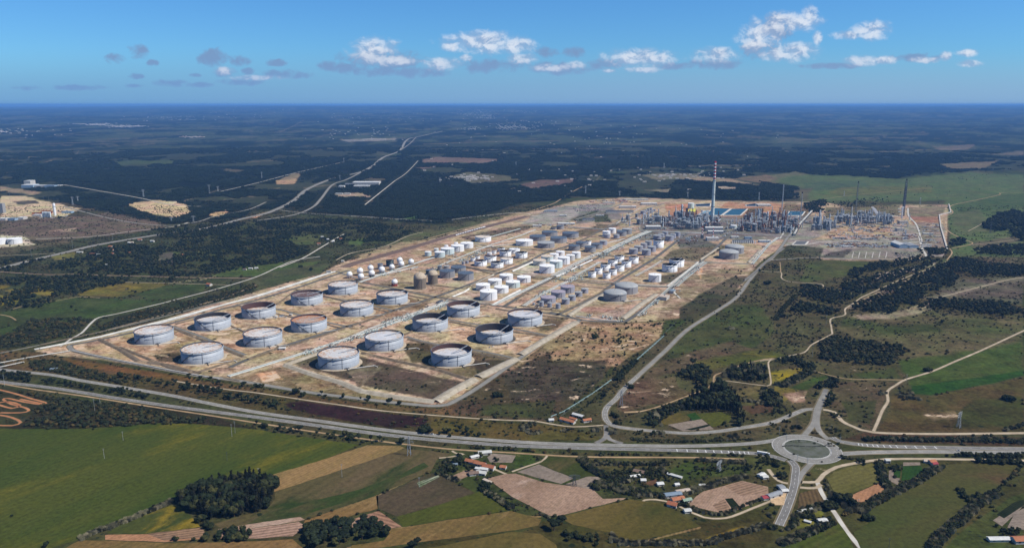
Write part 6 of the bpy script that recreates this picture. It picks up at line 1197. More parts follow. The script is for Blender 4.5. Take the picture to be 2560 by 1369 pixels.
# white steam from the east unit
sm = bpy.data.materials.new('steam'); sm.use_nodes = True; t = sm.node_tree; t.nodes.clear(); pvs = t.nodes.new('ShaderNodeVolumePrincipled'); pvs.inputs['Color'].default_value = (.95, .96, 1, 1); pvs.inputs['Density'].default_value = .09; oo = t.nodes.new('ShaderNodeOutputMaterial'); t.links.new(pvs.outputs[0], oo.inputs['Volume']); sm.cycles.homogeneous_volume = True
q = P(2193, 552); mb = MB(); rs = random.Random(2)
for i in range(9): tt = i/8; zz = 20+38*tt; r_ = 2+6*tt; 
V = []; n_ = 10
for i in range(9):
    tt = i/8; cx, cz = -28*tt**1.4+rs.uniform(-1, 1), 20+40*tt; r_ = 1.6+6.5*math.sin(tt*2.6)**1.2+.3
    for j in range(n_): a = 2*math.pi*j/n_; k = rs.uniform(.75, 1.25); V.append((cx+r_*k*math.cos(a), r_*k*math.sin(a), cz+rs.uniform(-1, 1)))
F = [(i*n_+j, i*n_+(j+1) % n_, (i+1)*n_+(j+1) % n_, (i+1)*n_+j) for i in range(8) for j in range(n_)] + [tuple(range(n_))[::-1], tuple(range(8*n_, 9*n_))]
o = mesh_obj('steam_plume', V, F, sm); o.location = q; tag(o, 'white steam plume drifting left from the east process unit', 'steam', None, 'stuff')
# ------------------------------------------------------------------ buildings
def bm_(name, c, s=.85): 
    return MATS.get(name) or pmat(name, srgb(*c), tuple(v*s for v in srgb(*c)), .3, .8, space='obj')
WALLM = bm_('wall_white', (196, 190, 180)); WALLG = bm_('wall_grey', (150, 150, 150)); WALLB = bm_('wall_blue', (150, 172, 190)); GLASSM = bm_('window_dark', (40, 48, 60)); DOORM = bm_('door_brown', (92, 76, 62))
ROOFS = {'white': bm_('roof_sheet_white', (204, 204, 200)), 'grey': bm_('roof_sheet_grey', (140, 144, 148)), 'blue': bm_('roof_sheet_blue', (120, 136, 150)), 'dark': bm_('roof_sheet_dark', (72, 80, 90)), 'terra': bm_('roof_tiles_terracotta', (168, 108, 76), .8), 'orange': bm_('roof_tiles_orange', (160, 98, 70), .8), 'red': bm_('roof_sheet_red', (150, 60, 66)), 'brown': bm_('roof_fibre_brown', (120, 100, 88)), 'green': bm_('roof_sheet_green', (134, 152, 134)), 'pale': bm_('roof_fibre_pale', (190, 190, 184)), 'beige': bm_('roof_flat_beige', (188, 172, 156))}
def building(x, y, wpx, dm, h, roof, label, ang=None, name='building', cat='building', gable=0, wall=None, wm=None, doors=1):
    """x,y: photo pixel of the middle of its foot; wpx width in photo pixels (or wm metres), dm depth in metres"""
    p = P(x, y); w = wm*.82 if wm and wm < 40 else (wm or wpx*mpp(y)); dm = dm*.85 if wm and wm < 40 else dm; e = empty(name, p, 0 if ang is None else ang, label, cat); e['rad'] = max(w, dm)/2
    wl = MB().box(0, 0, 0, w, dm, h); 
    if gable: wl.add([(-w/2, -dm/2, h), (-w/2, dm/2, h), (-w/2, 0, h+gable), (w/2, -dm/2, h), (w/2, dm/2, h), (w/2, 0, h+gable)], [(0, 2, 1), (3, 4, 5)])
    wl.obj('wall', wall or WALLM, e)
    if gable:
        o_ = .5; ms = MB()
        for s in (-1, 1): ms.add([(-w/2-o_, s*(dm/2+o_), h-.25), (w/2+o_, s*(dm/2+o_), h-.25), (w/2+o_, 0, h+gable+.1), (-w/2-o_, 0, h+gable+.1), (-w/2-o_, s*(dm/2+o_), h-.05), (w/2+o_, s*(dm/2+o_), h-.05), (w/2+o_, 0, h+gable+.35), (-w/2-o_, 0, h+gable+.35)], [(0, 1, 2, 3), (7, 6, 5, 4), (0, 4, 5, 1), (0, 3, 7, 4), (1, 5, 6, 2)])
        ms.obj('roof', ROOFS[roof], e)
    else: MB().box(0, 0, h, w+.5, dm+.5, .5).obj('roof', ROOFS[roof], e); 
    if not gable and w > 25: MB().box(w*.2, 0, h+.5, 4, 3, 1.6).obj('roof_unit', M_GRYS, e)
    n = max(1, min(9, int(w/9)))
    wd = bpy.data.meshes.new('window'); b = MB().box(0, 0, 0, min(2.6, w/n*.5), .12, min(1.4, h*.35)); wd.from_pydata(b.V, [], b.F); wd.materials.append(GLASSM)
    for i in range(n):
        if mpp(y)*6 > w and i: break
        c = bpy.data.objects.new('window', wd); COL.objects.link(c); c.parent = e; c.location = (-w/2+w*(i+.5)/n, -dm/2-.03, h*.42)
    if doors: MB().box(w*.31 if n > 1 else w*.3, -dm/2-.06, 0, min(3, w*.2), .14, min(h*.6, 3.2)).obj('door', DOORM, e)
    return e
F2 = FA-math.pi/2
for a in [(1377, 530, 33, 22, 7, 'blue', 'long blue-roofed building at the upper left corner of the refinery'), (1622, 512, 39, 30, 9, 'white', 'white flat-roofed hall at the back of the refinery offices'), (1569, 520, 42, 20, 9, 'white', 'pale hall with white roof left of the rear tank cluster'), (1549, 532, 68, 22, 10, 'dark', 'long dark office block before the pale hall'), (1471, 551, 30, 16, 8, 'dark', 'small dark building beside the green lawn'), (1416, 560, 42, 26, 4, 'white', 'flat white-roofed shed left of the lawn'), (1343, 567, 22, 20, 7, 'pale', 'small pale building behind the slate-roofed tanks'),
          (1632, 572, 37, 24, 11, 'white', 'big grey shed with pale roof before the left process unit', 'g'), (1909, 515, 33, 34, 8, 'white', 'white-roofed shed alone on the orange ground behind'), (1784, 577, 44, 20, 14, 'white', 'stepped power house with white roofs, upper block', 'g'), (1788, 584, 38, 14, 10, 'white', 'stepped power house, lower block', 'g'), (1781, 601, 30, 22, 11, 'white', 'white hall in front of the power house stacks'), (1870, 597, 17, 14, 7, 'blue', 'small blue building east of the power house', 'b'), (1911, 605, 28, 16, 6, 'white', 'long low pale building beside the walled channel', 'b'), (1837, 595, 19, 14, 6, 'white', 'small pale building left of the small blue one'),
          (2256, 559, 20, 20, 12, 'beige', 'beige block at the foot of the duct tower'), (2249, 577, 18, 20, 11, 'beige', 'lower beige block below the other one'), (2163, 548, 10, 24, 16, 'white', 'white sloping hall in the east process unit'), (2067, 566, 12, 14, 18, 'grey', 'tall grey block at the left of the east unit'), (1660, 747, 28, 20, 8, 'beige', 'long beige-roofed office with white walls beside the outer road', 'f'), (1681, 731, 20, 12, 6, 'blue', 'small blue-walled annex above the beige office', 'f'), (1590, 500, 60, 16, 5, 'pale', 'row of pale huts along the top of the refinery offices'), (1522, 508, 30, 12, 4, 'white', 'white huts at the top of the contractor yard'), (1560, 505, 20, 12, 5, 'red', 'red-roofed hut at the top of the contractor yard'),
          (1408, 540, 18, 14, 5, 'white', 'white storage tent on the grey yard'), (1500, 540, 20, 12, 5, 'pale', 'pale hut left of the dark office block'), (1640, 545, 20, 18, 9, 'blue', 'pale blue block at the left process unit'), (1700, 590, 24, 10, 6, 'grey', 'low switch house in the substation yard'), (1720, 600, 10, 8, 5, 'blue', 'tiny blue hut in the substation yard'), (2100, 596, 24, 8, 4, 'grey', 'low grey shed in the east laydown yard'), (2170, 598, 30, 8, 4, 'grey', 'long grey stack shed in the east laydown yard'), (2320, 586, 26, 10, 5, 'white', 'white container row at the far right of the yard'), (2345, 592, 14, 8, 3, 'beige', 'beige slab hut near the right wall'), (2316, 614, 22, 8, 4, 'white', 'white cabins at the right end, upper row'), (2316, 619, 24, 8, 4, 'white', 'white cabins at the right end, lower row'),
          (2120, 618, 26, 8, 4, 'white', 'white cabins at the left of the lower laydown yard'), (2160, 617, 30, 6, 3, 'grey', 'grey stack shed in the lower laydown yard'), (2200, 616, 30, 6, 3, 'grey', 'grey cabins right of the lower laydown stacks'), (2130, 605, 40, 8, 4, 'pale', 'pale sheds along the yard pipe run')]:
    fl = a[7] if len(a) > 7 else ''; building(a[0], a[1], a[2], a[3], a[4], a[5], a[6], F2+math.pi/2 if fl == 'f' else 0, wall={'g': WALLG, 'b': WALLB}.get(fl, WALLM), gable=2.5 if fl == 'g' else 0)
building(2247, 616, 21, 27, 11, 'white', 'taller blue-walled warehouse with white gabled roof above the car park', math.pi/2, wall=WALLB, gable=4, wm=62)
building(2274, 616, 25, 31, 8, 'grey', 'lower grey-roofed warehouse right of the white gabled one', math.pi/2, wall=WALLB, gable=2.5, wm=60)
e = building(1857, 606, 50, 22, 7, 'dark', 'long low transformer building with white fan bays', 0, wall=WALLG)
for i in range(12): MB().box(-40+i*7.3, -13, 0, 3, 4, 7.5).obj('fan_bay', M_WHT, e)
# small houses and farm buildings
H_ = 'house'
for x, y, wm, dm, h, rf, ang, g_, lb in [(1180, 1157, 22, 9, 3.5, 'terra', -.42, 2, 'left part of the long terracotta-roofed farm row'), (1200, 1163, 20, 9, 3.8, 'terra', -.42, 2, 'middle part of the long terracotta-roofed farm row'), (1222, 1171, 20, 10, 4, 'orange', -.42, 2.2, 'right end of the long terracotta farm row, with white gable'), (1190, 1143, 20, 7, 3, 'white', .5, 1, 'long white-roofed shed behind the farm row'), (1212, 1134, 22, 10, 3.5, 'pale', .2, 1.2, 'pale shed at the track behind the farm row'), (1184, 1185, 15, 10, 3, 'brown', .3, 1, 'brown-roofed shed below the farm row'), (1203, 1184, 16, 9, 3, 'pale', -.3, 1, 'pale lean-to shed below the farm row'), (1210, 1175, 14, 7, 3, 'white', -.3, 1, 'white shed just below the farm row'),
    (1137, 1161, 9, 8, 2.5, 'blue', .1, .5, 'small blue-roofed hut on the orange yard'), (1195, 1174, 8, 6, 3, 'white', -.4, 1, 'small white annex before the farm row'), (1258, 1170, 10, 8, 3, 'terra', -.3, 1, 'small house right of the farm row'), (1218, 1202, 16, 5, 1, 'beige', -.7, 0, 'pale pallet stack at the corner of the big ploughed field'), (1419, 1054, 30, 9, 3.5, 'terra', -.62, 1.6, 'longest terracotta shed above the highway'), (1445, 1041, 22, 8, 3.5, 'white', -.62, 1.4, 'white-roofed shed behind the longest terracotta one'), (1433, 1049, 14, 6, 3, 'terra', -.62, 1, 'small middle shed between the two long ones'), (1467, 1053, 16, 8, 3.5, 'terra', .35, 1.4, 'red-tiled shed at the right of the group above the highway'), (1378, 1052, 9, 7, 3, 'white', .1, 1.4, 'tiny white hut beside the dirt track'),
    (1682, 1240, 26, 9, 4, 'blue', .22, 1, 'long blue-grey roofed shed beside the ploughed plots'), (1694, 1251, 20, 9, 3.5, 'terra', .35, 1.6, 'terracotta-roofed house below the blue-grey shed'), (1717, 1253, 14, 7, 3, 'green', .35, 1.5, 'green-roofed greenhouse right of the terracotta house'), (1681, 1264, 14, 10, 3.5, 'orange', -.5, 1.8, 'bright orange-roofed house at the end of the looped track'), (1707, 1230, 22, 8, 3, 'beige', .3, .8, 'beige shed above the blue-grey one'), (1718, 1279, 10, 8, 3, 'pale', .2, 1, 'small grey hut at the bottom of the garden group'), (1687, 1190, 24, 5, 2, 'white', -.6, .8, 'white greenhouse strip in the garden plots'), (1587, 1193, 16, 6, 3, 'white', .3, 1, 'white shed at the hedge corner of the garden plots'), (1598, 1182, 18, 9, 3, 'brown', -.4, 1.2, 'brown-roofed shed in the garden plots'),
    (1608, 1203, 8, 7, 3, 'white', 0, 1, 'small white hut left of the red-earth plot'), (1650, 1212, 10, 8, 3, 'white', .2, 1, 'small white hut right of the red-earth plot'), (1692, 1213, 7, 6, 2.5, 'white', .2, 1, 'tiny white hut below the greenhouse strip'), (1904, 1190, 12, 9, 3, 'white', .6, 1, 'white hut group right of the hedge, larger'), (1912, 1195, 9, 7, 3, 'pale', .2, 1, 'white hut group right of the hedge, smaller'), (1755, 1215, 9, 5, 2.5, 'white', .1, .8, 'small white shelter at the top hedge'), (1914, 1246, 12, 8, 3, 'red', .3, 1, 'red-roofed shed at the right of the ploughed plots'), (1935, 1240, 26, 9, 3.6, 'grey', .5, 1.4, 'long grey and red roofed shed beside the south road'), (1954, 1223, 9, 16, 3.5, 'grey', .15, 1, 'narrow grey shed at the south road'), (1961, 1229, 10, 8, 3, 'white', .1, 1, 'white shed at the kerb of the south road'),
    (2012, 1278, 24, 5, 2.5, 'pale', .35, .6, 'long pale shelter at the foot of the vine rows'), (2019, 1305, 9, 4, 2, 'white', -.6, .5, 'white caravan on the yellow plot'), (2055, 1304, 13, 8, 3, 'white', .2, 1, 'white-roofed hut right of the caravan'), (2218, 1155, 7, 7, 4, 'pale', 0, .4, 'small grey pump hut at the top of the garden plots'), (2330, 1157, 11, 8, 3.5, 'terra', .2, 1.4, 'terracotta house at the dirt road in the east'), (2317, 1155, 10, 7, 3, 'beige', -.2, 1, 'beige house left of the terracotta one in the east'), (2336, 1162, 9, 6, 3, 'red', .2, 1, 'pink-roofed shed below the terracotta house in the east'), (2501, 1350, 34, 8, 3, 'white', .02, 1, 'long white shed at the lower right corner'), (2551, 1353, 22, 12, 4, 'terra', .05, 2, 'terracotta house at the lower right corner'),
    (523, 714, 16, 12, 5, 'orange', -.4, 2.4, 'bright red-roofed house on the left meadow'), (627, 673, 14, 9, 4, 'pale', 0, 1, 'grey farmhouse left of the farm road trees'), (612, 675, 12, 8, 4, 'brown', 0, 1, 'brown hut of the grey farmhouse group'), (641, 672, 12, 8, 4, 'white', .2, 1, 'white shed of the grey farmhouse group'), (797, 611, 14, 9, 4, 'orange', .2, 1.6, 'red-roofed house beside the paddock road'), (833, 605, 12, 8, 4, 'white', .3, 1.6, 'white house on the paddock road'), (852, 599, 10, 8, 4, 'terra', .3, 1.6, 'terracotta house above the paddock'), (806, 594, 12, 8, 4, 'pale', 0, 1.6, 'pale house behind the red-roofed one'), (820, 600, 9, 8, 4, 'white', .1, 1.5, 'small white house between the two paddock houses'),
    (328, 608, 20, 9, 4, 'beige', .1, 1.6, 'beige-roofed house in the left village'), (350, 601, 16, 9, 4, 'terra', .1, 1.6, 'highest terracotta house in the left village'), (381, 605, 16, 9, 5, 'pale', -.1, 1.6, 'pink and white house in the left village'), (276, 618, 14, 9, 4, 'orange', .2, 1.6, 'orange-roofed house in the left village'), (279, 627, 14, 9, 4, 'terra', .2, 1.6, 'terracotta house below the orange-roofed one'), (232, 637, 20, 9, 4, 'orange', .1, 1.6, 'long orange-roofed house at the edge of the village'), (246, 639, 14, 10, 5, 'white', 0, 1.6, 'white house beside the long orange-roofed one'), (281, 636, 12, 8, 4, 'orange', .1, 1.6, 'small orange-roofed house amid gardens'), (328, 634, 22, 8, 4, 'orange', .05, 1.6, 'terracotta row at the right of the village'), (459, 639, 14, 9, 4, 'terra', 0, 1.6, 'house on the meadow right of the village'), (200, 632, 22, 9, 4, 'pale', .1, 1, 'pale sheds beside the main road'),
    (267, 666, 7, 6, 7, 'white', 0, .5, 'white tower-like hut among the woods'), (323, 609, 9, 8, 5, 'white', 0, 1.5, 'small white house at the top of the village'), (136, 924, 15, 9, 3, 'blue', .1, .8, 'pale blue-roofed hut at the front left corner of the farm'), (706, 873, 15, 9, 4, 'white', .1, .6, 'white cabin beside the middle pipe corridor'), (1100, 757, 22, 12, 5, 'dark', FA, 1, 'dark-roofed pump shelter at the end of the middle corridor'), (690, 793, 10, 4, 3, 'white', -.5, 0, 'white container beside the sunken-roof tank'), (727, 788, 9, 4, 3, 'white', -.4, 0, 'white container right of the other container'), (704, 791, 12, 5, 2, 'blue', .3, 0, 'blue container beside the sunken-roof tank'), (822, 682, 15, 8, 5, 'grey', .2, 1, 'grey gatehouse at the left of the gas spheres'), (857, 655, 10, 8, 5, 'pale', 0, 1, 'pale hut by the car park left of the spheres')]:
    building(x, y, 0, dm, h, rf, lb, ang, H_ if h < 5.5 and y > 580 and not 'container' in lb else 'shed', 'container' if 'container' in lb else ('house' if 'house' in lb or 'farm row' in lb else 'shed'), g_, None, wm)
# industry at the left and in the forest
for x, y, w, dm, h, rf, lb, wl in [(76, 468, 30, 60, 16, 'white', 'blue-sided factory hall at the left in the forest', WALLB), (75, 462, 16, 50, 26, 'white', 'highest white block of the forest factory', WALLM), (104, 468, 24, 40, 12, 'white', 'white middle hall of the forest factory', WALLM), (128, 468, 26, 40, 12, 'blue', 'blue hall at the right of the forest factory', WALLB), (148, 467, 14, 30, 10, 'white', 'last white hall of the forest factory', WALLM), (917, 462, 66, 70, 18, 'white', 'big pale warehouse beside the northern main road', WALLM), (905, 468, 40, 40, 10, 'white', 'lower annex of the big pale warehouse', WALLM), (872, 463, 18, 30, 10, 'grey', 'grey hall left of the big pale warehouse', WALLG), (855, 468, 14, 30, 9, 'white', 'small white hall at the left of the warehouses', WALLM),
    (848, 486, 18, 16, 6, 'white', 'white sheds of the sandy yard in the forest, left', WALLM), (868, 486, 16, 16, 6, 'white', 'white sheds of the sandy yard in the forest, right', WALLM), (10, 550, 20, 30, 8, 'white', 'white hall at the left edge plant', WALLM), (34, 550, 18, 30, 8, 'blue', 'blue-white hall of the left edge plant', WALLB), (56, 548, 16, 30, 9, 'white', 'pale hall of the left edge plant', WALLM), (6, 532, 12, 20, 42, 'grey', 'grey tower block of the left edge plant', WALLG), (96, 540, 22, 24, 7, 'white', 'white sheds before the orange container stacks', WALLM), (170, 532, 24, 24, 7, 'blue', 'pale blue works beside the slim white tower', WALLB), (480, 342, 60, 60, 9, 'terra', 'far terracotta-roofed works in the forest', WALLM), (935, 349, 60, 50, 6, 'white', 'far white greenhouse rows in the forest', WALLM), (885, 352, 50, 50, 6, 'grey', 'far grey sheds in the forest', WALLM)]:
    building(x, y, w, dm, h, rf, lb, 0, wall=wl, doors=0)
q = P(138, 539); e = empty('silo_tower', q, 0, 'slim white tower of the left edge plant', 'tower'); MB().lathe([(5, 0), (5, 52), (4, 54), (.1, 55)], 12).obj('shaft', M_WHT, e, True); MB().lathe([(5, 40), (6.5, 40), (6.5, 42)], 12).obj('platform', M_GRYS, e)
for i in range(6): q = P(108+i*3.6, 543); e = empty('silo', q, 0, 'small white silo in the row beside the slim white tower', 'silo', 'row of small white silos'); MB().lathe([(3.4, 0), (3.4, 22), (.1, 25)], 10).obj('shell', M_PALES, e, True); MB().box(0, -3.6, 0, .8, .8, 22).obj('ladder', M_STAIR, e)
M_CO = [bm_('container_orange', (196, 104, 44)), bm_('container_red', (170, 60, 40)), bm_('container_yellow', (206, 150, 60))]
cm = MB().box(0, 0, 0, 12, 4, 2.6); 
for i in range(90):
    me_ = bpy.data.meshes.new('container') if i < 3 else None
    if me_: me_.from_pydata(cm.V, [], cm.F); me_.materials.append(M_CO[i]); M_CO.append(me_)
    o = bpy.data.objects.new('shipping_container', M_CO[3+i % 3 if i >= 3 else 3+i]); COL.objects.link(o); lv = i % 4
    bx, by = (82+(i*7 % 22), 531+(i*3 % 8)) if i % 2 else (100+(i*5 % 32), 527+(i*3 % 8)); o.location = P(bx+.3*lv, by); o.location.z = 0
    tag(o, ['orange', 'red', 'yellow'][i % 3]+' container standing in the stacks beside the left edge plant', 'container', ['orange', 'red', 'yellow'][i % 3]+' containers at the left plant')

# ------------------------------------------------------------------ power line masts and poles
M_GALV = pmat('mast_galvanised', srgb(168, 172, 174), srgb(150, 154, 158), .3, .6, space='obj')
for x, yb, yt, lb in [(1553, 1015, 976, 'lattice pylon inside the curve of the refinery road'), (1023, 1137, 1092, 'lattice pylon with a red top above the brown field'), (2396, 1068, 1031, 'lattice pylon on the green east field'), (1797, 1177, 1153, 'lattice pylon on the green plot south of the highway'), (1436, 1213, 1188, 'dark lattice pylon between the ploughed fields'), (2065, 1250, 1242, 'x'), (2475, 583, 555, 'lattice pylon before the dark grove at the right'), (1309, 543, 505, 'x')]:
    if lb == 'x': continue
    lattice('pylon', x, yb, yt, 4.6, 1.3, lb, 'pylon', M_GALV if 'dark' not in lb else M_DKS, None, 3, .32)
for x, yb, yt in [(359, 492, 474), (182, 512, 492), (195, 505, 491), (524, 483, 462), (655, 448, 430), (1464, 487, 464), (429, 556, 543), (484, 555, 540), (545, 478, 466), (850, 450, 438), (1100, 455, 445), (1549, 492, 478), (1719, 495, 480), (1897, 500, 481), (860, 408, 395), (1290, 415, 405), (1660, 420, 408), (2110, 490, 478), (2300, 510, 494), (2260, 498, 487)]:
    lattice('pylon', x, yb, yt, 5, 1.6, 'lattice pylon of the power lines crossing the northern forest', 'pylon', M_GALV, None, 2, .5)['group'] = 'pylons in the northern forest'
def pole(x, yb, yt, label, mat=None, arm=True):
    p = P(x, yb); sn = dep_sin(yb); H = (yb-yt)*mpp(yb)/math.sqrt(1-sn*sn); e = empty('utility_pole', p, 0, label, 'utility pole'); MB().tube((0, 0, 0), (0, 0, H), .24, .16, 6).obj('post', mat or M_GRYS, e)
    if arm: MB().box(0, 0, H-.6, 3., .2, .2).box(0, 0, H-2.2, 2.2, .2, .2).obj('crossarm', mat or M_GRYS, e)
    return e
for x, yb, yt, lb in [(261, 1145, 1121, 'pale pole in the middle of the big green field'), (308, 1100, 1078, 'slim pole in the upper part of the big green field'), (580, 1091, 1060, 'left one of two pale poles at the top of the big green field'), (588, 1082, 1053, 'right one of two pale poles at the top of the big green field'), (568, 1150, 1129, 'dark slim pole at the right of the big green field'), (237, 1026, 997, 'pale pole in the scrub below the highway'), (251, 1013, 994, 'second pale pole in the scrub below the highway'), (12, 964, 936, 'pole on the verge of the highway at the left edge'), (647, 1192, 1170, 'pole beside the corner of the stubble field'), (855, 1192, 1160, 'brown pole standing in the brown pasture field'),
    (1048, 1217, 1192, 'pole beside the white and green vegetable rows'), (1349, 1202, 1192, 'small dark pole between the ploughed fields'), (2154, 737, 714, 'white pole beside the slanting sandy track, lower'), (2285, 683, 664, 'white pole beside the slanting sandy track, upper'), (2065, 812, 786, 'pale pole beside the winding track'), (2030, 893, 861, 'pale pole at the end of the winding track'), (2266, 953, 935, 'pole at the corner of the pale east track'), (2338, 862, 850, 'dark pole on the open east heath'), (2072, 1007, 985, 'lamp post beside the avenue north of the roundabout'), (2145, 1263, 1247, 'grey pole at the ploughed field corner'), (2222, 1369, 1345, 'dark pole at the bottom of the east meadow'),
    (1991, 1072, 1040, 'dark post on the brown ground near the roundabout'), (1948, 1085, 1065, 'twin pole left of the roundabout'), (79, 644, 626, 'pole on the heath before the main road, left'), (182, 620, 602, 'pole on the heath before the main road, middle'), (282, 600, 582, 'pole on the heath before the main road, right'), (155, 642, 630, 'pole beside the yellow-brown plot at the main road'), (298, 586, 572, 'pole on the heath near the road bend'), (27, 510, 460, 'tall thin red and white mast at the left plant'), (123, 506, 491, 'pole on the sandy ground of the left plant')]:
    pole(x, yb, yt, lb, M_DKS if 'dark' in lb else None)
for k, x in enumerate([2100, 1993, 1966, 1935, 2018, 2077]):
    y = [1106, 1150, 1100, 1128, 1158, 1138][k]; pole(x, y, y-15, ['street lamp at the east entry of the roundabout', 'street lamp at the south leg of the roundabout', 'street lamp at the north-west rim of the roundabout', 'street lamp at the west entry of the roundabout', 'street lamp at the bottom rim of the roundabout', 'street lamp at the lower right rim of the roundabout'][k], M_GALV)
# fences round the farm: posts stand in one fence object with its mesh panels
M_FEN = pmat('fence_wire', srgb(140, 150, 146), srgb(124, 134, 130), .5, .7)
def fence(pts, label, h=2.2, sp_=14):
    P0 = wpts(pts); fr = frames(smooth_line(P0, sp_)); e = empty('fence', P0[0], 0, label, 'fence'); mb = MB(); ps = MB(); z = Vector((0, 0, 1))
    for i in range(len(fr)-1):
        a, b_ = fr[i][0]-P0[0], fr[i+1][0]-P0[0]
        for zz in (.4, 1.2, 2.1): mb.tube(a+z*zz, b_+z*zz, .06, .06, 3, False)
        ps.box(a.x, a.y, 0, .25, .25, h)
    mb.obj('wires', M_FEN, e); o = ps.obj('posts', m_conc, e); o['kind'] = 'stuff'
fence([(80, 868), (146, 852), (240, 833), (400, 797), (560, 756), (640, 738), (800, 688)], 'long wire fence along the outer left side of the farm'); fence([(1403, 1040), (1480, 985), (1560, 925), (1650, 845), (1690, 805)], 'wire fence between the bare ground and the refinery road'); fence([(640, 965), (911, 1003), (1085, 1018), (1140, 1008), (1205, 968)], 'wire fence outside the front service road')
def wallrun(pts, label):
    P0 = wpts(pts); e = empty('boundary_wall', P0[0], 0, label, 'wall'); k = 0
    for a, b_ in zip(P0, P0[1:]):
        n = max(1, int((b_-a).length/40)); rz = math.atan2(b_.y-a.y, b_.x-a.x)
        for i in range(n): c = a.lerp(b_, (i+.5)/n)-P0[0]; MB().box(c.x, c.y, 0, (b_-a).length/n-.3, 4.5, 3.4, rz).obj('panel', m_conc, e)
wallrun([(2348, 538), (2352, 569), (2368, 624)], 'long pale wall along the right end of the refinery'); wallrun([(2372, 511), (2377, 531), (2348, 538)], 'pale wall at the upper right corner of the refinery')
# ------------------------------------------------------------------ vehicles
CARP = [bm_('car_'+n, c) for n, c in (('white', (222, 224, 226)), ('silver', (170, 174, 180)), ('blue', (60, 84, 128)), ('black', (36, 38, 42)), ('red', (140, 36, 34)), ('grey', (110, 114, 120)))]
def car_proto(m, van=False):
    e = empty('parked_car' if not van else 'van', (0, 0, 0)); L_ = 4.4 if not van else 5.4; h = .8 if not van else 1.1
    MB().box(0, 0, .35, L_, 1.8, h, 0, .97).obj('body', m, e); MB().box(-.2 if not van else -.3, 0, .35+h, L_*.58 if not van else L_*.8, 1.6, .6 if not van else .9, 0, .85).obj('cabin', GLASSM if not van else m, e)
    for sx in (-1, 1):
        for sy in (-1, 1): MB().tube((sx*L_*.31, sy*.78, .35), (sx*L_*.31, sy*.95, .35), .35, .35, 8).obj('wheel', M_BLK, e)
    return e
cars = [car_proto(m) for m in CARP]; used = set(); ccount = 0; CN = ['white', 'silver', 'blue', 'black', 'red', 'grey']
def car(k, q, rz, label, group=None):
    global ccount; ccount += 1
    c = cars[k] if k not in used else copy_tree(cars[k]); used.add(k); c.location = q+Vector((0, 0, .35)); c.rotation_euler.z = rz; tag(c, label, 'car', group)
for (x1, y1, x2, y2, n, nm) in [(1435, 518, 1500, 530, 120, 'in the large car park left of the office blocks'), (1440, 515, 1520, 511, 60, 'at the top of the large car park'), (2238, 632, 2288, 645, 64, 'in the car park below the two warehouses'), (1436, 553, 1450, 549, 14, 'in the small lot beside the lawn')]:
    for i in range(n):
        u, v = random.random(), round(random.random()*6)/6 if n > 30 else random.random(); x = x1+(x2-x1)*u+(v-.5)*10; y = y1+(y2-y1)*(v if n > 30 else u)+random.uniform(-.5, .5); k = random.choice([0, 0, 1, 1, 2, 3, 4, 5]); car(k, P(x, y), FA+math.pi/2*(1 if i % 2 else 0), f'{CN[k]} car parked {nm}', f'{CN[k]} cars {nm}')
for x, y, k, pts, lb in [(1081, 1088, 0, NORTH, 'white van on the far carriageway below the bare ground'), (2400, 1129.5, 0, E_LO, 'white car on the near carriageway east of the roundabout'), (84, 648, 5, MW, 'dark car on the left end of the northern main road'), (128, 638, 3, MW, 'black lorry-like car on the northern main road'), (220, 618, 0, MW, 'white car on the northern main road')]:
    fr = frames(smooth_line(wpts(pts), 4)); f = min(fr, key=lambda f: abs(proj(f[0].x, f[0].y, 0)[0]-x)); car(k, f[0]+f[2]*2.4, math.atan2(f[1].y, f[1].x), lb); 
fr = frames(smooth_line(wpts(SOUTH), 4)); f = min(fr, key=lambda f: abs(proj(f[0].x, f[0].y, 0)[0]-1908)); e = empty('lorry', f[0]+Vector((0, 0, .3)), math.atan2(f[1].y, f[1].x), 'white articulated lorry about to enter the roundabout from the left', 'lorry')
MB().box(-3, 0, 1.1, 13.6, 2.6, 2.9).obj('trailer', M_WHT, e); MB().box(5.6, 0, .8, 2.4, 2.5, 2.8, 0, .92).obj('cab', CARP[0], e); MB().box(-2, 0, .7, 15, 1., .4).obj('chassis', M_BLK, e)
for x_ in (-8, -6.8, -5.6, 2.6, 5.6):
    for s in (-1, 1): MB().tube((x_, s*1.0, .55), (x_, s*1.3, .55), .55, .55, 8).obj('wheel', M_BLK, e)
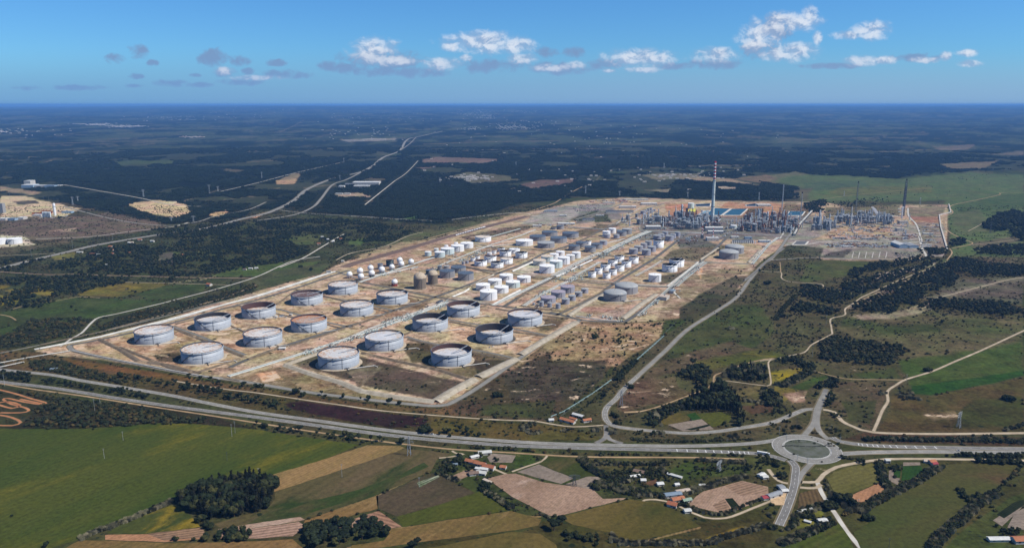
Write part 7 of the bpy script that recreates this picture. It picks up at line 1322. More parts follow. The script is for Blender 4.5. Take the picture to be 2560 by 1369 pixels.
# ------------------------------------------------------------------ yard goods, clutter of the works, far villages
def clutter(k):
    rnd = random.Random(k+50); e = empty('material_stack', (0, 0, 0)); ms = [M_PALES, M_GRYS, M_RUSTS, M_WHT, M_DKS][k % 5]
    for i in range(5): MB().box(rnd.uniform(-7, 7), rnd.uniform(-4, 4), 0, rnd.uniform(3, 10), rnd.uniform(1, 3), rnd.uniform(.8, 2.6)).obj('bundle', ms if i % 2 else [M_GRYS, M_PALES, M_BLK, M_RUSTS][rnd.randrange(4)], e)
    return e
cl_p = [clutter(k) for k in range(5)]; cnt = 0
for (x1, y1, x2, y2, n, nm) in [(2065, 586, 2290, 600, 78, 'in the upper laydown yard of the east works'), (2065, 608, 2230, 619, 66, 'in the lower laydown yard above the car park'), (2120, 568, 2225, 582, 24, 'on the orange ground below the east unit'), (2300, 560, 2350, 618, 34, 'in the yard along the right wall'), (1470, 498, 1600, 508, 34, 'in the contractor yard at the top'), (1690, 590, 1745, 606, 18, 'in the substation yard'), (1330, 556, 1440, 566, 14, 'on the ground behind the slate-roofed tanks'), (80, 528, 200, 545, 16, 'in the yard of the left edge plant')]:
    for i in range(n):
        q = P(random.uniform(x1, x2), random.uniform(y1, y2)); c = cl_p[cnt % 5] if cnt < 5 else copy_tree(cl_p[cnt % 5]); cnt += 1; c.location = q; c.rotation_euler.z = random.choice((0, 0, .1, 1.57))
        tag(c, f'stack of pipes and crates lying {nm}', 'material stack', f'stacks {nm}')
# parking bays of the east car park, island strips
for x in (2130, 2146, 2163, 2180, 2197, 2214): strip('parking_island', [(x, 645), (x+3.5, 630)], 2.2, .6, m_conc, smooth=False)
def farhouses(spec):
    V = []; F = []; rnd = random.Random(11)
    for (x, y, sx, sy, n) in spec:
        for i in range(int(n*1.7)):
            px_, py_ = rnd.gauss(x, sx), rnd.gauss(y, sy); a, b_ = map(float, G(px_, py_)); z = float(hills(np.array([a]), np.array([b_]))[0]); s = rnd.uniform(8, 20)*min(1.5, max(.8, b_/11000)); h = rnd.uniform(4, 8); k = len(V)
            for zz in (z-4, z+h):
                for u, v in ((-1, -1), (1, -1), (1, 1), (-1, 1)): V.append((a+u*s*.7, b_+v*s*.5, zz))
            F += [(k+4, k+5, k+6, k+7), (k, k+1, k+5, k+4), (k+1, k+2, k+6, k+5), (k+3, k, k+4, k+7)]
    return V, F
V, F = farhouses([(1195, 276, 26, 3, 90), (1170, 285, 16, 3, 40), (1215, 291, 14, 3, 70), (1290, 277, 14, 2, 30), (1320, 279, 20, 2, 30), (1280, 320, 26, 2.5, 60), (1180, 322, 14, 1.5, 20), (1310, 310, 60, 6, 30), (250, 311, 18, 1.5, 60), (305, 317, 22, 2, 70), (345, 316, 10, 1, 20), (215, 309, 20, 1, 20), (5, 329, 6, 1, 20), (480, 342, 12, 1, 16), (640, 275, 60, 8, 40), (960, 290, 80, 12, 50), (1180, 445, 24, 4, 36), (1440, 430, 200, 30, 40), (1500, 350, 200, 20, 40), (80, 330, 60, 6, 20), (900, 330, 60, 8, 20), (1700, 440, 60, 5, 26), (1420, 268, 30, 2, 16), (440, 294, 60, 4, 40)])
o = mesh_obj('village_houses', V, F, bm_('far_house_white', (206, 196, 184))); tag(o, 'white houses of the far towns and hamlets sprinkled over the northern plain', None, None, 'stuff')

for i, (x, y) in enumerate([(712, 868), (800, 848), (900, 812), (985, 776), (1240, 764), (1290, 768), (1232, 866), (1224, 868), (1420, 790), (1556, 803), (1662, 735), (1692, 738), (1700, 728), (690, 796), (683, 792), (1380, 697), (1530, 711), (1110, 666), (1870, 571), (1935, 598)]):
    k = i % 6; car(k, P(x, y), FA+i, f'{CN[k]} works vehicle standing on the roads of the tank farm', f'{CN[k]} works vehicles in the tank farm')

# ------------------------------------------------------------------ vegetation
def leaf_mat(name, a, b_, c):
    m, t, b, N = base_mat(name)
    oi = t.nodes.new('ShaderNodeObjectInfo'); g = t.nodes.new('ShaderNodeNewGeometry')
    n = N.noise(g.outputs['Position'], .45, 4, .7)
    col = N.mix(N.ramp(n, .35, .65), a, b_); col = N.mix(N.ramp(oi.outputs['Random'], .55, 1), col, c)
    col = N.mix(1., col, N.vm('SCALE', (1, 1, 1), N.ramp(N.m('FRACT', N.m('MULTIPLY', oi.outputs['Random'], 7.3)), 0, 1, .72, 1.3, False)), 'MULTIPLY')
    N.L(col, b.inputs['Base Color']); b.inputs['Roughness'].default_value = .8; b.inputs['Specular IOR Level'].default_value = .15
    return m
L_BROAD = leaf_mat('leaves_dark', srgb(38, 47, 24), srgb(25, 32, 18), srgb(62, 62, 32)); L_PINE = leaf_mat('leaves_pine', srgb(30, 40, 24), srgb(20, 29, 19), srgb(40, 48, 30))
L_EUC = leaf_mat('leaves_eucalyptus', srgb(29, 34, 23), srgb(19, 24, 17), srgb(44, 42, 30)); L_REED = leaf_mat('reeds', srgb(128, 122, 98), srgb(92, 92, 66), srgb(146, 138, 112))
L_SCRUB = leaf_mat('scrub_leaves', srgb(52, 56, 32), srgb(40, 44, 26), srgb(78, 66, 34)); L_GORSE = leaf_mat('gorse_leaves', srgb(104, 76, 30), srgb(66, 62, 30), srgb(120, 84, 30))
M_BARK = pmat('bark', srgb(78, 64, 50), srgb(60, 50, 40), .6, .95)
T_ = (1+5**.5)/2
ICO_V = np.array([(-1, T_, 0), (1, T_, 0), (-1, -T_, 0), (1, -T_, 0), (0, -1, T_), (0, 1, T_), (0, -1, -T_), (0, 1, -T_), (T_, 0, -1), (T_, 0, 1), (-T_, 0, -1), (-T_, 0, 1)])/math.sqrt(1+T_*T_)
ICO_F = [(0, 11, 5), (0, 5, 1), (0, 1, 7), (0, 7, 10), (0, 10, 11), (1, 5, 9), (5, 11, 4), (11, 10, 2), (10, 7, 6), (7, 1, 8), (3, 9, 4), (3, 4, 2), (3, 2, 6), (3, 6, 8), (3, 8, 9), (4, 9, 5), (2, 4, 11), (6, 2, 10), (8, 6, 7), (9, 8, 1)]
def blob(mb, c, r, rnd, jit=.3, sub=0):
    V = [tuple(v) for v in ICO_V]; F = list(ICO_F)
    for _ in range(sub):
        mid = {}; V2 = list(V); F2 = []
        def mp(a, b):
            k = (min(a, b), max(a, b))
            if k not in mid: v = np.array(V2[a])+np.array(V2[b]); v /= np.linalg.norm(v); mid[k] = len(V2); V2.append(tuple(v))
            return mid[k]
        for a, b, d in F: ab, bd, da = mp(a, b), mp(b, d), mp(d, a); F2 += [(a, ab, da), (b, bd, ab), (d, da, bd), (ab, bd, da)]
        V, F = V2, F2
    out = []
    for v in V:
        k = 1 + rnd.uniform(-jit, jit); out.append((c[0]+v[0]*r[0]*k, c[1]+v[1]*r[1]*k, c[2]+v[2]*r[2]*k))
    mb.add(out, F)
def tufts(mb, c, r, rnd, n, s):
    for _ in range(n):
        v = Vector((rnd.gauss(0, 1), rnd.gauss(0, 1), rnd.gauss(0, 1))).normalized(); p = Vector((c[0]+v.x*r[0]*1.02, c[1]+v.y*r[1]*1.02, c[2]+v.z*r[2]*1.02))
        u = Vector((rnd.gauss(0, 1), rnd.gauss(0, 1), rnd.gauss(0, 1))).normalized()*s*rnd.uniform(.6, 1.3); w = u.cross(v).normalized()*s*rnd.uniform(.5, 1.)
        mb.add([p-u, p+w, p+u+v*s*.6], [(0, 1, 2)])
def crown(kind, k):
    rnd = random.Random(k*7+len(kind)); mb = MB()
    if kind == 'broadleaf_tree':
        for i in range(8):
            a = rnd.uniform(0, 6.28); d_ = rnd.uniform(.4, 2.5); c = (d_*math.cos(a), d_*math.sin(a), rnd.uniform(2.6, 5.8)-d_*.35); r = [rnd.uniform(1.3, 2.2)]*2+[rnd.uniform(1.2, 1.9)]
            blob(mb, c, r, rnd, .22, 1); tufts(mb, c, r, rnd, 46, .55)
    elif kind == 'pine_tree':
        for i in range(7):
            a = i*.9+rnd.random(); d_ = rnd.uniform(.3, 2.8); c = (d_*math.cos(a), d_*math.sin(a), rnd.uniform(6., 7.6)-d_*.3); r = [rnd.uniform(1.2, 2.0)]*2+[rnd.uniform(.8, 1.3)]
            blob(mb, c, r, rnd, .25, 1); tufts(mb, c, r, rnd, 44, .5)
        for i in range(2): c = (rnd.uniform(-1, 1), rnd.uniform(-1, 1), 4.6); blob(mb, c, [1.1, 1.1, .8], rnd, .3); tufts(mb, c, [1.1, 1.1, .8], rnd, 20, .5)
    elif kind == 'eucalyptus_tree':
        for i in range(10):
            z = 5+i*1.25; d_ = rnd.uniform(.2, 1.6); a = rnd.uniform(0, 6.28); c = (d_*math.cos(a), d_*math.sin(a), z); w = (1.7-.09*i)*rnd.uniform(.8, 1.3); r = [w, w, 1.3]
            blob(mb, c, r, rnd, .3, 0); tufts(mb, c, r, rnd, 40, .65)
    elif kind == 'reed_clump':
        for i in range(240):
            a = rnd.uniform(0, 6.28); d_ = 2.3*math.sqrt(rnd.random()); x, y = d_*math.cos(a), d_*math.sin(a); h = rnd.uniform(2.4, 4.8)*(1-.05*d_*d_); l = rnd.uniform(-.7, .7); w = .18
            mb.add([(x-w, y, 0), (x+w, y, 0), (x+l, y+rnd.uniform(-.5, .5), h)], [(0, 1, 2)])
        blob(mb, (0, 0, .9), [1.8, 1.8, 1.1], rnd, .3, 0)
    elif kind == 'shrub':
        for i in range(4):
            c = (rnd.uniform(-1, 1), rnd.uniform(-1, 1), rnd.uniform(.6, 1.2)); r = [rnd.uniform(.8, 1.3)]*2+[rnd.uniform(.6, 1.)]
            blob(mb, c, r, rnd, .28, 0); tufts(mb, c, r, rnd, 18, .35)
    elif kind == 'forest':
        for i in range(9):
            x, y = rnd.uniform(-9, 9), rnd.uniform(-9, 9); h = rnd.uniform(5, 9.5); w = rnd.uniform(1.8, 3.)
            blob(mb, (x, y, h*.62), [w, w, h*.36], rnd, .28); tufts(mb, (x, y, h*.66), [w, w, h*.36], rnd, 5, 1.1)
    return mb
LM = {'broadleaf_tree': L_BROAD, 'pine_tree': L_PINE, 'eucalyptus_tree': L_EUC, 'reed_clump': L_REED, 'shrub': L_SCRUB, 'forest': L_PINE}
NATH = {'broadleaf_tree': 7., 'pine_tree': 8.4, 'eucalyptus_tree': 18., 'reed_clump': 4.5, 'shrub': 2.1}
PROTO = {}
for kd in LM:
    lst = []
    for k in range(4):
        mb = crown(kd, k); me = bpy.data.meshes.new('crown'); me.from_pydata(mb.V, [], mb.F); me.materials.append(LM[kd])
        tr = None
        if kd.endswith('_tree'):
            tb = MB(); hz = {'broadleaf_tree': 3, 'pine_tree': 6.4, 'eucalyptus_tree': 15}[kd]
            tb.tube((0, 0, -.3), (.2, .1, hz*.6), .32, .22, 6, False).tube((.2, .1, hz*.6), (.1, -.1, hz), .22, .12, 6, False)
            for j in range(3): a = j*2.1+k; tb.tube((.2, .1, hz*.6), (1.6*math.cos(a), 1.6*math.sin(a), hz*.95), .14, .06, 4, False)
            tr = bpy.data.meshes.new('trunk'); tr.from_pydata(tb.V, [], tb.F); tr.materials.append(M_BARK)
        lst.append((me, tr))
    PROTO[kd] = lst
# occupied ground cells: roads, tanks, buildings
OCC = set()
def occupy(x, y, r):
    n = int(r/4)+1
    for i in range(-n, n+1):
        for j in range(-n, n+1):
            if (i*4)**2+(j*4)**2 <= (r+3)**2: OCC.add((int(x//4)+i)*100003+(int(y//4)+j))
for pts, hw, st in LINES:
    for p in smooth_line(wpts(pts), 5.): occupy(p.x, p.y, hw)
for o in list(COL.objects):
    if o.type == 'EMPTY' and o.get('category') in ('storage tank', 'gas sphere', 'building', 'house'): occupy(o.location.x, o.location.y, o.get('rad', 12) if o.get('category') != 'storage tank' else 40)
occupy(rc.x, rc.y, ri*.5); OCCA = np.array(sorted(OCC))
def free(X, Y): return ~np.isin((X//4).astype(int)*100003+(Y//4).astype(int), OCCA)
PTS = {k: [] for k in NATH}                                            # (x, y, height, zone label, group)
def zone(poly, mix, spacing, hmin, hmax, label, gap=.0, keep=1.):
    wp = np.array([[float(v) for v in G(x, y)] for x, y in poly]); x0, y0 = wp.min(0); x1, y1 = wp.max(0)
    gx_, gy_ = np.meshgrid(np.arange(x0, x1, spacing), np.arange(y0, y1, spacing)); gx_ = gx_.ravel()+RNG.uniform(-.45, .45, gx_.size)*spacing; gy_ = gy_.ravel()+RNG.uniform(-.45, .45, gy_.size)*spacing
    wx = (vnoise(gx_/45, gy_/45, 3)-.5)*spacing*3; ok = inpoly(gx_+wx, gy_-wx, wp) & (vnoise(gx_/55+5, gy_/55+5, 3) > gap) & (RNG.random(gx_.size) < keep) & free(gx_, gy_)
    for x, y in zip(gx_[ok], gy_[ok]):
        k = mix[int(RNG.integers(len(mix)))]; PTS[k].append((x, y, float(RNG.uniform(hmin, hmax)), label))
def row(pts, mix, spacing, hmin, hmax, label, width=3., lanes=1):
    if RD in mix: spacing *= .6; width *= .75; lanes += 1; hmin *= .85; hmax *= .85
    for p, d_, nn in frames(smooth_line(wpts(pts), spacing)):
        for l in range(lanes):
            q = p+nn*((l-(lanes-1)/2)*width+random.uniform(-.4, .4)*width)+d_*random.uniform(-.4, .4)*spacing
            if bool(free(np.array([q.x]), np.array([q.y]))[0]): PTS[random.choice(mix)].append((q.x, q.y, random.uniform(hmin, hmax), label))
B, PI_, E_, RD, SH = 'broadleaf_tree', 'pine_tree', 'eucalyptus_tree', 'reed_clump', 'shrub'
def one(x, y, kd, h, label, n=1, sp_=5):
    p = P(x, y)
    for i in range(n): PTS[kd].append((p.x+(random.uniform(-1, 1)*sp_*n**.5*.6 if i else 0), p.y+(random.uniform(-1, 1)*sp_*n**.5*.6 if i else 0), h*random.uniform(.85, 1.1), label))
zone([(441, 1253), (478, 1235), (520, 1219), (582, 1204), (640, 1196), (683, 1215), (687, 1244), (664, 1275), (582, 1292), (520, 1300), (500, 1290), (470, 1275), (450, 1268)], [E_, E_, E_, B], 6.5, 13, 19, 'tall dark tree of the dense grove at the end of the reed hedge')
zone([(741, 1336), (787, 1314), (885, 1304), (934, 1304), (971, 1334), (916, 1356), (854, 1369), (769, 1369)], [PI_, B, PI_], 7.5, 9, 12, 'rounded dark tree of the grove below the ploughed strips at the bottom')
zone([(539, 1345), (582, 1322), (628, 1327), (634, 1351), (582, 1362)], [B], 6, 6, 8, 'dark round tree in the small oval copse beside the ploughed strips')
zone([(1709, 1002), (1757, 965), (1807, 960), (1837, 996), (1843, 1033), (1862, 1063), (1840, 1066), (1825, 1030), (1709, 1023)], [E_, B, E_], 7, 12, 17, 'tall dark tree in the triangular wood north of the highway')
zone([(1595, 1040), (1678, 1012), (1709, 1000), (1709, 1022), (1660, 1040), (1638, 1067), (1615, 1060)], [B, B, RD, PI_], 7, 5, 9, 'tree in the belt west of the triangular wood')
zone([(1698, 935), (1728, 912), (1764, 921), (1782, 948), (1740, 978), (1696, 968)], [PI_, B], 8.5, 8, 12, 'pine or round tree in the copse beside the dirt track bend', .3)
zone([(1797, 939), (1865, 908), (1913, 920), (1916, 946), (1853, 954)], [B, E_, RD], 7, 7, 12, 'tree in the oval copse inside the loop of the track'); zone([(1895, 966), (1942, 986), (1962, 1018), (1918, 1016), (1905, 985)], [B, RD, B], 7, 7, 10, 'tree in the copse south of the yellow field')
zone([(2043, 898), (2052, 847), (2087, 843), (2163, 855), (2239, 862), (2275, 876), (2251, 898), (2215, 914), (2151, 909)], [B, B, PI_, SH], 7.5, 5, 8, 'tree in the long dark copse in the open east fields'); row([(1950, 903), (1980, 900), (2028, 920)], [B], 7, 6, 9, 'tree in the dark clump above the yellow field', 7, 3)
row([(1950, 965), (1975, 955), (2031, 925)], [B, RD], 7, 5, 8, 'tree in the belt cutting the yellow field', 6, 3); zone([(2030, 1020), (2040, 975), (2062, 950), (2108, 945), (2085, 975), (2078, 1008), (2070, 1020)], [B, B, PI_], 6.5, 6, 9, 'tree beside the avenue running north from the roundabout')
for q, lb in [([(2122, 685), (2163, 664), (2303, 641), (2338, 647), (2309, 654), (2178, 682), (2122, 702)], 'pine of the slanting wood below the car park'), ([(2099, 717), (2163, 699), (2280, 670), (2356, 650), (2338, 664), (2192, 726), (2163, 737), (2110, 730)], 'pine of the wood between the white sandy clearings'),
              ([(2192, 728), (2280, 694), (2391, 644), (2455, 658), (2560, 667), (2600, 690), (2411, 691), (2367, 717), (2265, 746)], 'pine of the largest wood on the east slope'), ([(2134, 758), (2192, 740), (2303, 743), (2298, 758), (2221, 787), (2128, 772)], 'pine of the wood just above the big east clearing'),
              ([(2306, 775), (2324, 747), (2411, 752), (2600, 764), (2600, 785), (2508, 792), (2397, 775)], 'pine of the straight-edged wood at the right'), ([(2002, 746), (2011, 714), (2075, 723), (2142, 740), (2105, 764)], 'pine of the open wood beside the winding track'),
              ([(1967, 775), (1996, 755), (2052, 770), (2102, 775), (2087, 790), (2052, 786)], 'tree of the small wood west of the winding track'), ([(2438, 629), (2470, 615), (2600, 610), (2600, 640), (2449, 638)], 'tree in the belt right of the laydown yard'), ([(2454, 567), (2506, 533), (2539, 528), (2600, 560), (2600, 610), (2539, 600), (2519, 575), (2490, 582)], 'tall tree of the dark grove on the green hill at the right edge')]:
    zone(q, [PI_, PI_, B], 9.5, 7, 11 if 'grove on' not in lb else 16, lb, .26)
zone([(2008, 513), (2055, 500), (2070, 503), (2055, 521), (2060, 533), (2024, 531)], [PI_, B], 11, 8, 11, 'pine behind the east process unit', .2); zone([(2075, 508), (2215, 492), (2220, 510), (2080, 520)], [B, PI_], 24, 6, 9, 'scattered tree on the meadow behind the east process unit', .3)
for q in [[(1900, 454), (1982, 469), (1985, 480), (1978, 498), (1900, 500)], [(2305, 625), (2370, 620), (2372, 632), (2330, 642), (2305, 638)], [(2375, 600), (2410, 595), (2420, 612), (2380, 618)], [(2310, 625), (2340, 622), (2360, 640), (2310, 640)]]: zone(q, [PI_, B], 11, 7, 11, 'tree on the rim of the refinery ground')
W = [[(130, 660), (240, 627), (330, 612), (440, 622), (450, 600), (640, 592), (760, 612), (782, 630), (700, 656), (560, 682), (450, 692), (330, 688), (190, 684), (120, 676)], [(20, 735), (90, 700), (200, 685), (330, 700), (305, 712), (250, 720), (190, 738), (110, 766), (40, 772), (0, 765), (0, 745), (50, 745)], [(0, 700), (90, 690), (120, 700), (60, 712), (0, 712)], [(380, 575), (560, 552), (640, 552), (860, 548), (1040, 575), (1000, 600), (920, 608), (820, 600), (700, 600), (480, 596), (400, 596)], [(0, 660), (60, 640), (110, 650), (60, 672), (0, 680)]]
for i, q in enumerate(W): zone(q, [PI_, B, B], 11, 6, 10, 'tree of the mixed woods between the highway and the farm road', .40 if i != 3 else .46)
zone([(0, 845), (80, 800), (200, 795), (225, 800), (180, 835), (60, 862), (0, 866)], [B, SH, SH], 7, 3, 6, 'tree of the scrub belt outside the left fence', .3); zone([(250, 820), (300, 792), (420, 762), (560, 735), (640, 706), (640, 722), (560, 750), (420, 785), (260, 828)], [B, SH, SH], 8, 2.5, 5, 'bush of the scrub belt along the outer farm road', .4)
zone([(70, 905), (130, 900), (180, 912), (260, 935), (320, 955), (270, 962), (190, 945), (80, 925)], [SH, B, SH], 6, 3, 6, 'bush of the brown and green scrub below the front left corner', .25)
zone([(0, 930), (60, 935), (160, 955), (260, 978), (300, 968), (350, 985), (380, 990), (380, 1008), (300, 996), (200, 978), (100, 960), (0, 950)], [B, PI_], 7.5, 5, 8, 'tree of the strip between the two branches of the highway', .28)
zone([(0, 975), (80, 985), (200, 1000), (340, 1018), (480, 1045), (520, 1056), (440, 1058), (300, 1064), (160, 1070), (60, 1066), (100, 1020)], [B, SH, SH], 7.5, 3, 6, 'bush of the rough scrub around the dirt-bike loops', .3)
for (x1, y1, x2, y2, n) in [(290, 940, 410, 965, 14), (400, 955, 560, 985, 34), (470, 945, 560, 962, 14), (560, 990, 690, 1015, 32), (600, 960, 760, 985, 14), (760, 985, 1000, 1012, 9), (640, 1060, 760, 1085, 12), (760, 1085, 960, 1105, 16), (1050, 1075, 1130, 1090, 10), (1140, 1080, 1200, 1092, 8)]:
    for i in range(n):
        t_ = random.random(); one(x1+(x2-x1)*t_, y1+(y2-y1)*t_+random.uniform(-7, 7), random.choice([PI_, B, PI_]), random.uniform(5, 10), 'tree standing along the dirt track between the farm fence and the highway')
for x, y, kd, h, n, lb in [(1245, 992, B, 7, 7, 'tree of the round dark copse on the bare slope right of the farm corner'), (1062, 1080, B, 8, 7, 'tree of the clump on the highway verge beside the yellow-green field'), (1003, 1107, B, 8, 2, 'dark tree on the south verge of the highway above the dry fields'),
    (1540, 1041, B, 6, 5, 'round bush inside the curve of the refinery road'), (1510, 990, B, 6, 2, 'dark tree left of the refinery road below the bend'), (1575, 968, B, 7, 5, 'dark bush clump on the right verge of the refinery road'), (1543, 1060, B, 5, 4, 'bush on the verge south of the road curve'),
    (2520, 1000, B, 9, 5, 'dark round tree pair alone in the green field near the right edge'), (2318, 927, B, 8, 4, 'round dark bush beside the pale track in the open east fields'), (1960, 793, B, 8, 5, 'large round tree alone west of the winding track'), (1940, 796, B, 6, 2, 'small round tree left of the large round one'),
    (1825, 822, RD, 6, 6, 'grey bush clump in the heath east of the refinery road'), (2356, 806, B, 8, 2, 'small tree alone on the open east heath'), (2130, 790, B, 5, 1, 'dark round bush beside the winding track'), (2090, 790, B, 5, 2, 'bush close to the track bend'), (1917, 711, B, 11, 6, 'big dark tree clump with sandy foot near the refinery road'),
    (2208, 985, RD, 5, 6, 'grey-green bush clump at the fork of the pale track'), (2270, 992, RD, 5, 30, 'reed clump of the long dark thicket beside the pale track'), (340, 732, B, 7, 1, 'dark tree in the yellow field'), (316, 724, RD, 5, 3, 'silver-grey bush in the yellow field'), (330, 728, RD, 5, 3, 'silver-grey bush in the yellow field'),
    (178, 768, B, 6, 3, 'tree in the middle of the left green meadow'), (192, 776, B, 4, 3, 'bush of the short hedge in the left green meadow'), (780, 676, B, 9, 3, 'round tree alone beside the farm road above the meadow'), (752, 668, B, 8, 3, 'round tree left of the pair above the meadow'), (604, 693, B, 8, 2, 'round tree beside the reddish track'), (433, 700, B, 11, 4, 'dark tree at the corner of the red-roofed house meadow'),
    (150, 548, PI_, 12, 6, 'tree of the small dark clump on the brown heath at the left'), (130, 628, B, 8, 3, 'tree on the heath before the main road'), (1730, 828, RD, 5, 2, 'x'), (1490, 846, B, 9, 4, 'tallest pine of the bare orange ground right of the farm'), (1545, 856, B, 7, 3, 'x'),
    (2240, 636, B, 7, 2, 'dark tree at the edge of the car park'), (1810, 1060, B, 6, 2, 'x'), (1650, 1085, RD, 5, 7, 'grey bush on the outer side of the refinery road'), (1492, 1075, RD, 6, 9, 'reed clump left of the slip road'), (1532, 1080, RD, 6, 8, 'reed clump right of the slip road'), (1830, 1090, RD, 5, 8, 'grey bush clump beside the highway verge'), (1870, 1085, RD, 4, 6, 'grey bush clump beside the highway verge'),
    (2090, 1040, B, 5, 7, 'bush inside the curve of the dirt road by the roundabout'), (2075, 1070, RD, 4, 12, 'grey bush inside the curve of the dirt road by the roundabout'), (1990, 1068, B, 5, 6, 'bush on the brown ground north-west of the roundabout'), (1965, 1055, B, 4, 6, 'bush on the brown ground north-west of the roundabout'),
    (1930, 1062, B, 4, 4, 'x'), (2112, 1145, B, 5, 4, 'brown-green bush just east of the roundabout'), (2150, 1157, B, 5, 5, 'bush beside the curving dirt road south-east of the roundabout'), (1935, 1160, B, 7, 9, 'brown-tinged tree south-west of the roundabout'), (1950, 1190, B, 6, 7, 'tree inside the west loop road'), (1910, 1150, B, 6, 10, 'brown-tinged tree south of the truck'),
    (2110, 1258, B, 11, 10, 'tall dark tree where the hedges meet the narrow lane'), (2135, 1275, RD, 7, 16, 'grey thicket beside the narrow lane'), (2170, 1300, B, 8, 5, 'round tree right of the grey thicket'), (2075, 1268, B, 9, 6, 'dark tree left of the narrow lane'), (1380, 1320, PI_, 12, 3, 'tall dark pine at the bottom beside the dry field'), (1405, 1310, PI_, 11, 2, 'tall dark pine right of the tallest at the bottom'),
    (1430, 1340, B, 6, 9, 'dark bush below the two pines at the bottom'), (1480, 1350, B, 5, 14, 'bush of the scrubby gully at the bottom middle'), (1360, 1287, RD, 4, 5, 'reed clump at the corner of the big ploughed field'), (1540, 1345, RD, 5, 10, 'reed clump of the thicket right of the gully'), (1150, 1158, B, 8, 6, 'tree at the left of the terracotta farm row'), (1135, 1172, B, 7, 6, 'grey-green tree below the terracotta farm row'),
    (1150, 1141, B, 5, 3, 'bush on the sandy yard left of the farm row'), (1200, 1140, B, 6, 4, 'tree behind the terracotta farm row'), (1245, 1150, B, 4, 4, 'x'), (443, 1350, B, 5, 2, 'round bush at the bottom beside the ploughed strip'), (515, 1350, B, 7, 3, 'round tree left of the oval copse'), (485, 1350, B, 4, 1, 'x'), (520, 1318, B, 7, 5, 'tree at the tail of the tall dark grove'), (510, 1300, B, 7, 5, 'tree at the tail of the tall dark grove'),
    (1030, 1369, PI_, 9, 5, 'pine cut by the bottom edge'), (500, 1052, B, 7, 4, 'dark bush at the top edge of the big green field'), (233, 1074, B, 3, 1, 'small bush at the top edge of the big green field'), (30, 1290, B, 3, 1, 'x'), (115, 1369, B, 6, 2, 'dark bush cut by the bottom edge at the left'), (1215, 1216, B, 7, 5, 'tree at the top of the hedge beside the big ploughed field'),
    (860, 610, PI_, 8, 5, 'tree beside the light green paddock'), (880, 618, PI_, 8, 7, 'tree below the light green paddock'), (925, 640, PI_, 8, 4, 'x'), (1065, 598, PI_, 9, 5, 'tree on the sandy ground by the railway yard'), (975, 620, PI_, 7, 5, 'x'), (2000, 840, B, 4, 6, 'x'), (1925, 1290, RD, 4, 4, 'x')]:
    for i in range(1): one(x, y, kd, h, lb if lb != 'x' else 'lone bush or small tree on open ground', n, 4.6)
for (x, y, sx, sy, n) in [(1560, 855, 60, 45, 46), (1850, 720, 60, 60, 50), (1990, 790, 60, 60, 60), (1990, 660, 50, 40, 40), (2020, 690, 30, 20, 16), (2150, 830, 120, 30, 8), (2300, 480, 120, 30, 30), (2450, 440, 80, 20, 40), (1960, 860, 80, 50, 14)]:
    for i in range(n): one(x+random.gauss(0, .5)*sx, y+random.gauss(0, .5)*sy, B, random.uniform(2.5, 6), 'scattered small tree or bush on the heath')
for (x, y, sx, sy, n, k_, lb) in [(1640, 1190, 60, 12, 46, B, 'fruit tree or bush in the garden plots south of the highway'), (1560, 1180, 30, 10, 24, B, 'fruit tree or bush in the garden plots south of the highway'), (1770, 1175, 50, 12, 26, B, 'bush on the green plot around the pylon'), (1880, 1170, 30, 10, 22, B, 'bush on the green plot near the truck'), (1195, 1165, 40, 14, 30, B, 'garden tree or bush around the terracotta farm row'), (1700, 1262, 20, 8, 14, B, 'garden bush around the orange-roofed house'),
    (2240, 1170, 20, 12, 14, B, 'garden bush in the walled plots east of the mown field'), (2520, 1330, 25, 14, 26, B, 'garden bush around the houses at the lower right corner'), (2020, 1295, 30, 8, 18, B, 'bush on the yellow plot by the caravan'), (300, 622, 60, 14, 60, B, 'tree among the houses of the left village'), (820, 605, 40, 10, 30, B, 'tree around the paddock houses'), (630, 670, 20, 5, 10, B, 'tree around the grey farmhouse'), (1950, 1030, 40, 10, 20, B, 'bush on the brown ground north-west of the roundabout'), (1600, 1085, 60, 8, 16, B, 'bush on the outer side of the refinery road'), (1445, 1046, 26, 6, 8, B, 'bush around the sheds above the highway')]:
    for i in range(n): one(x+random.gauss(0, .5)*sx, y+random.gauss(0, .5)*sy, k_, random.uniform(2.2, 5), lb)
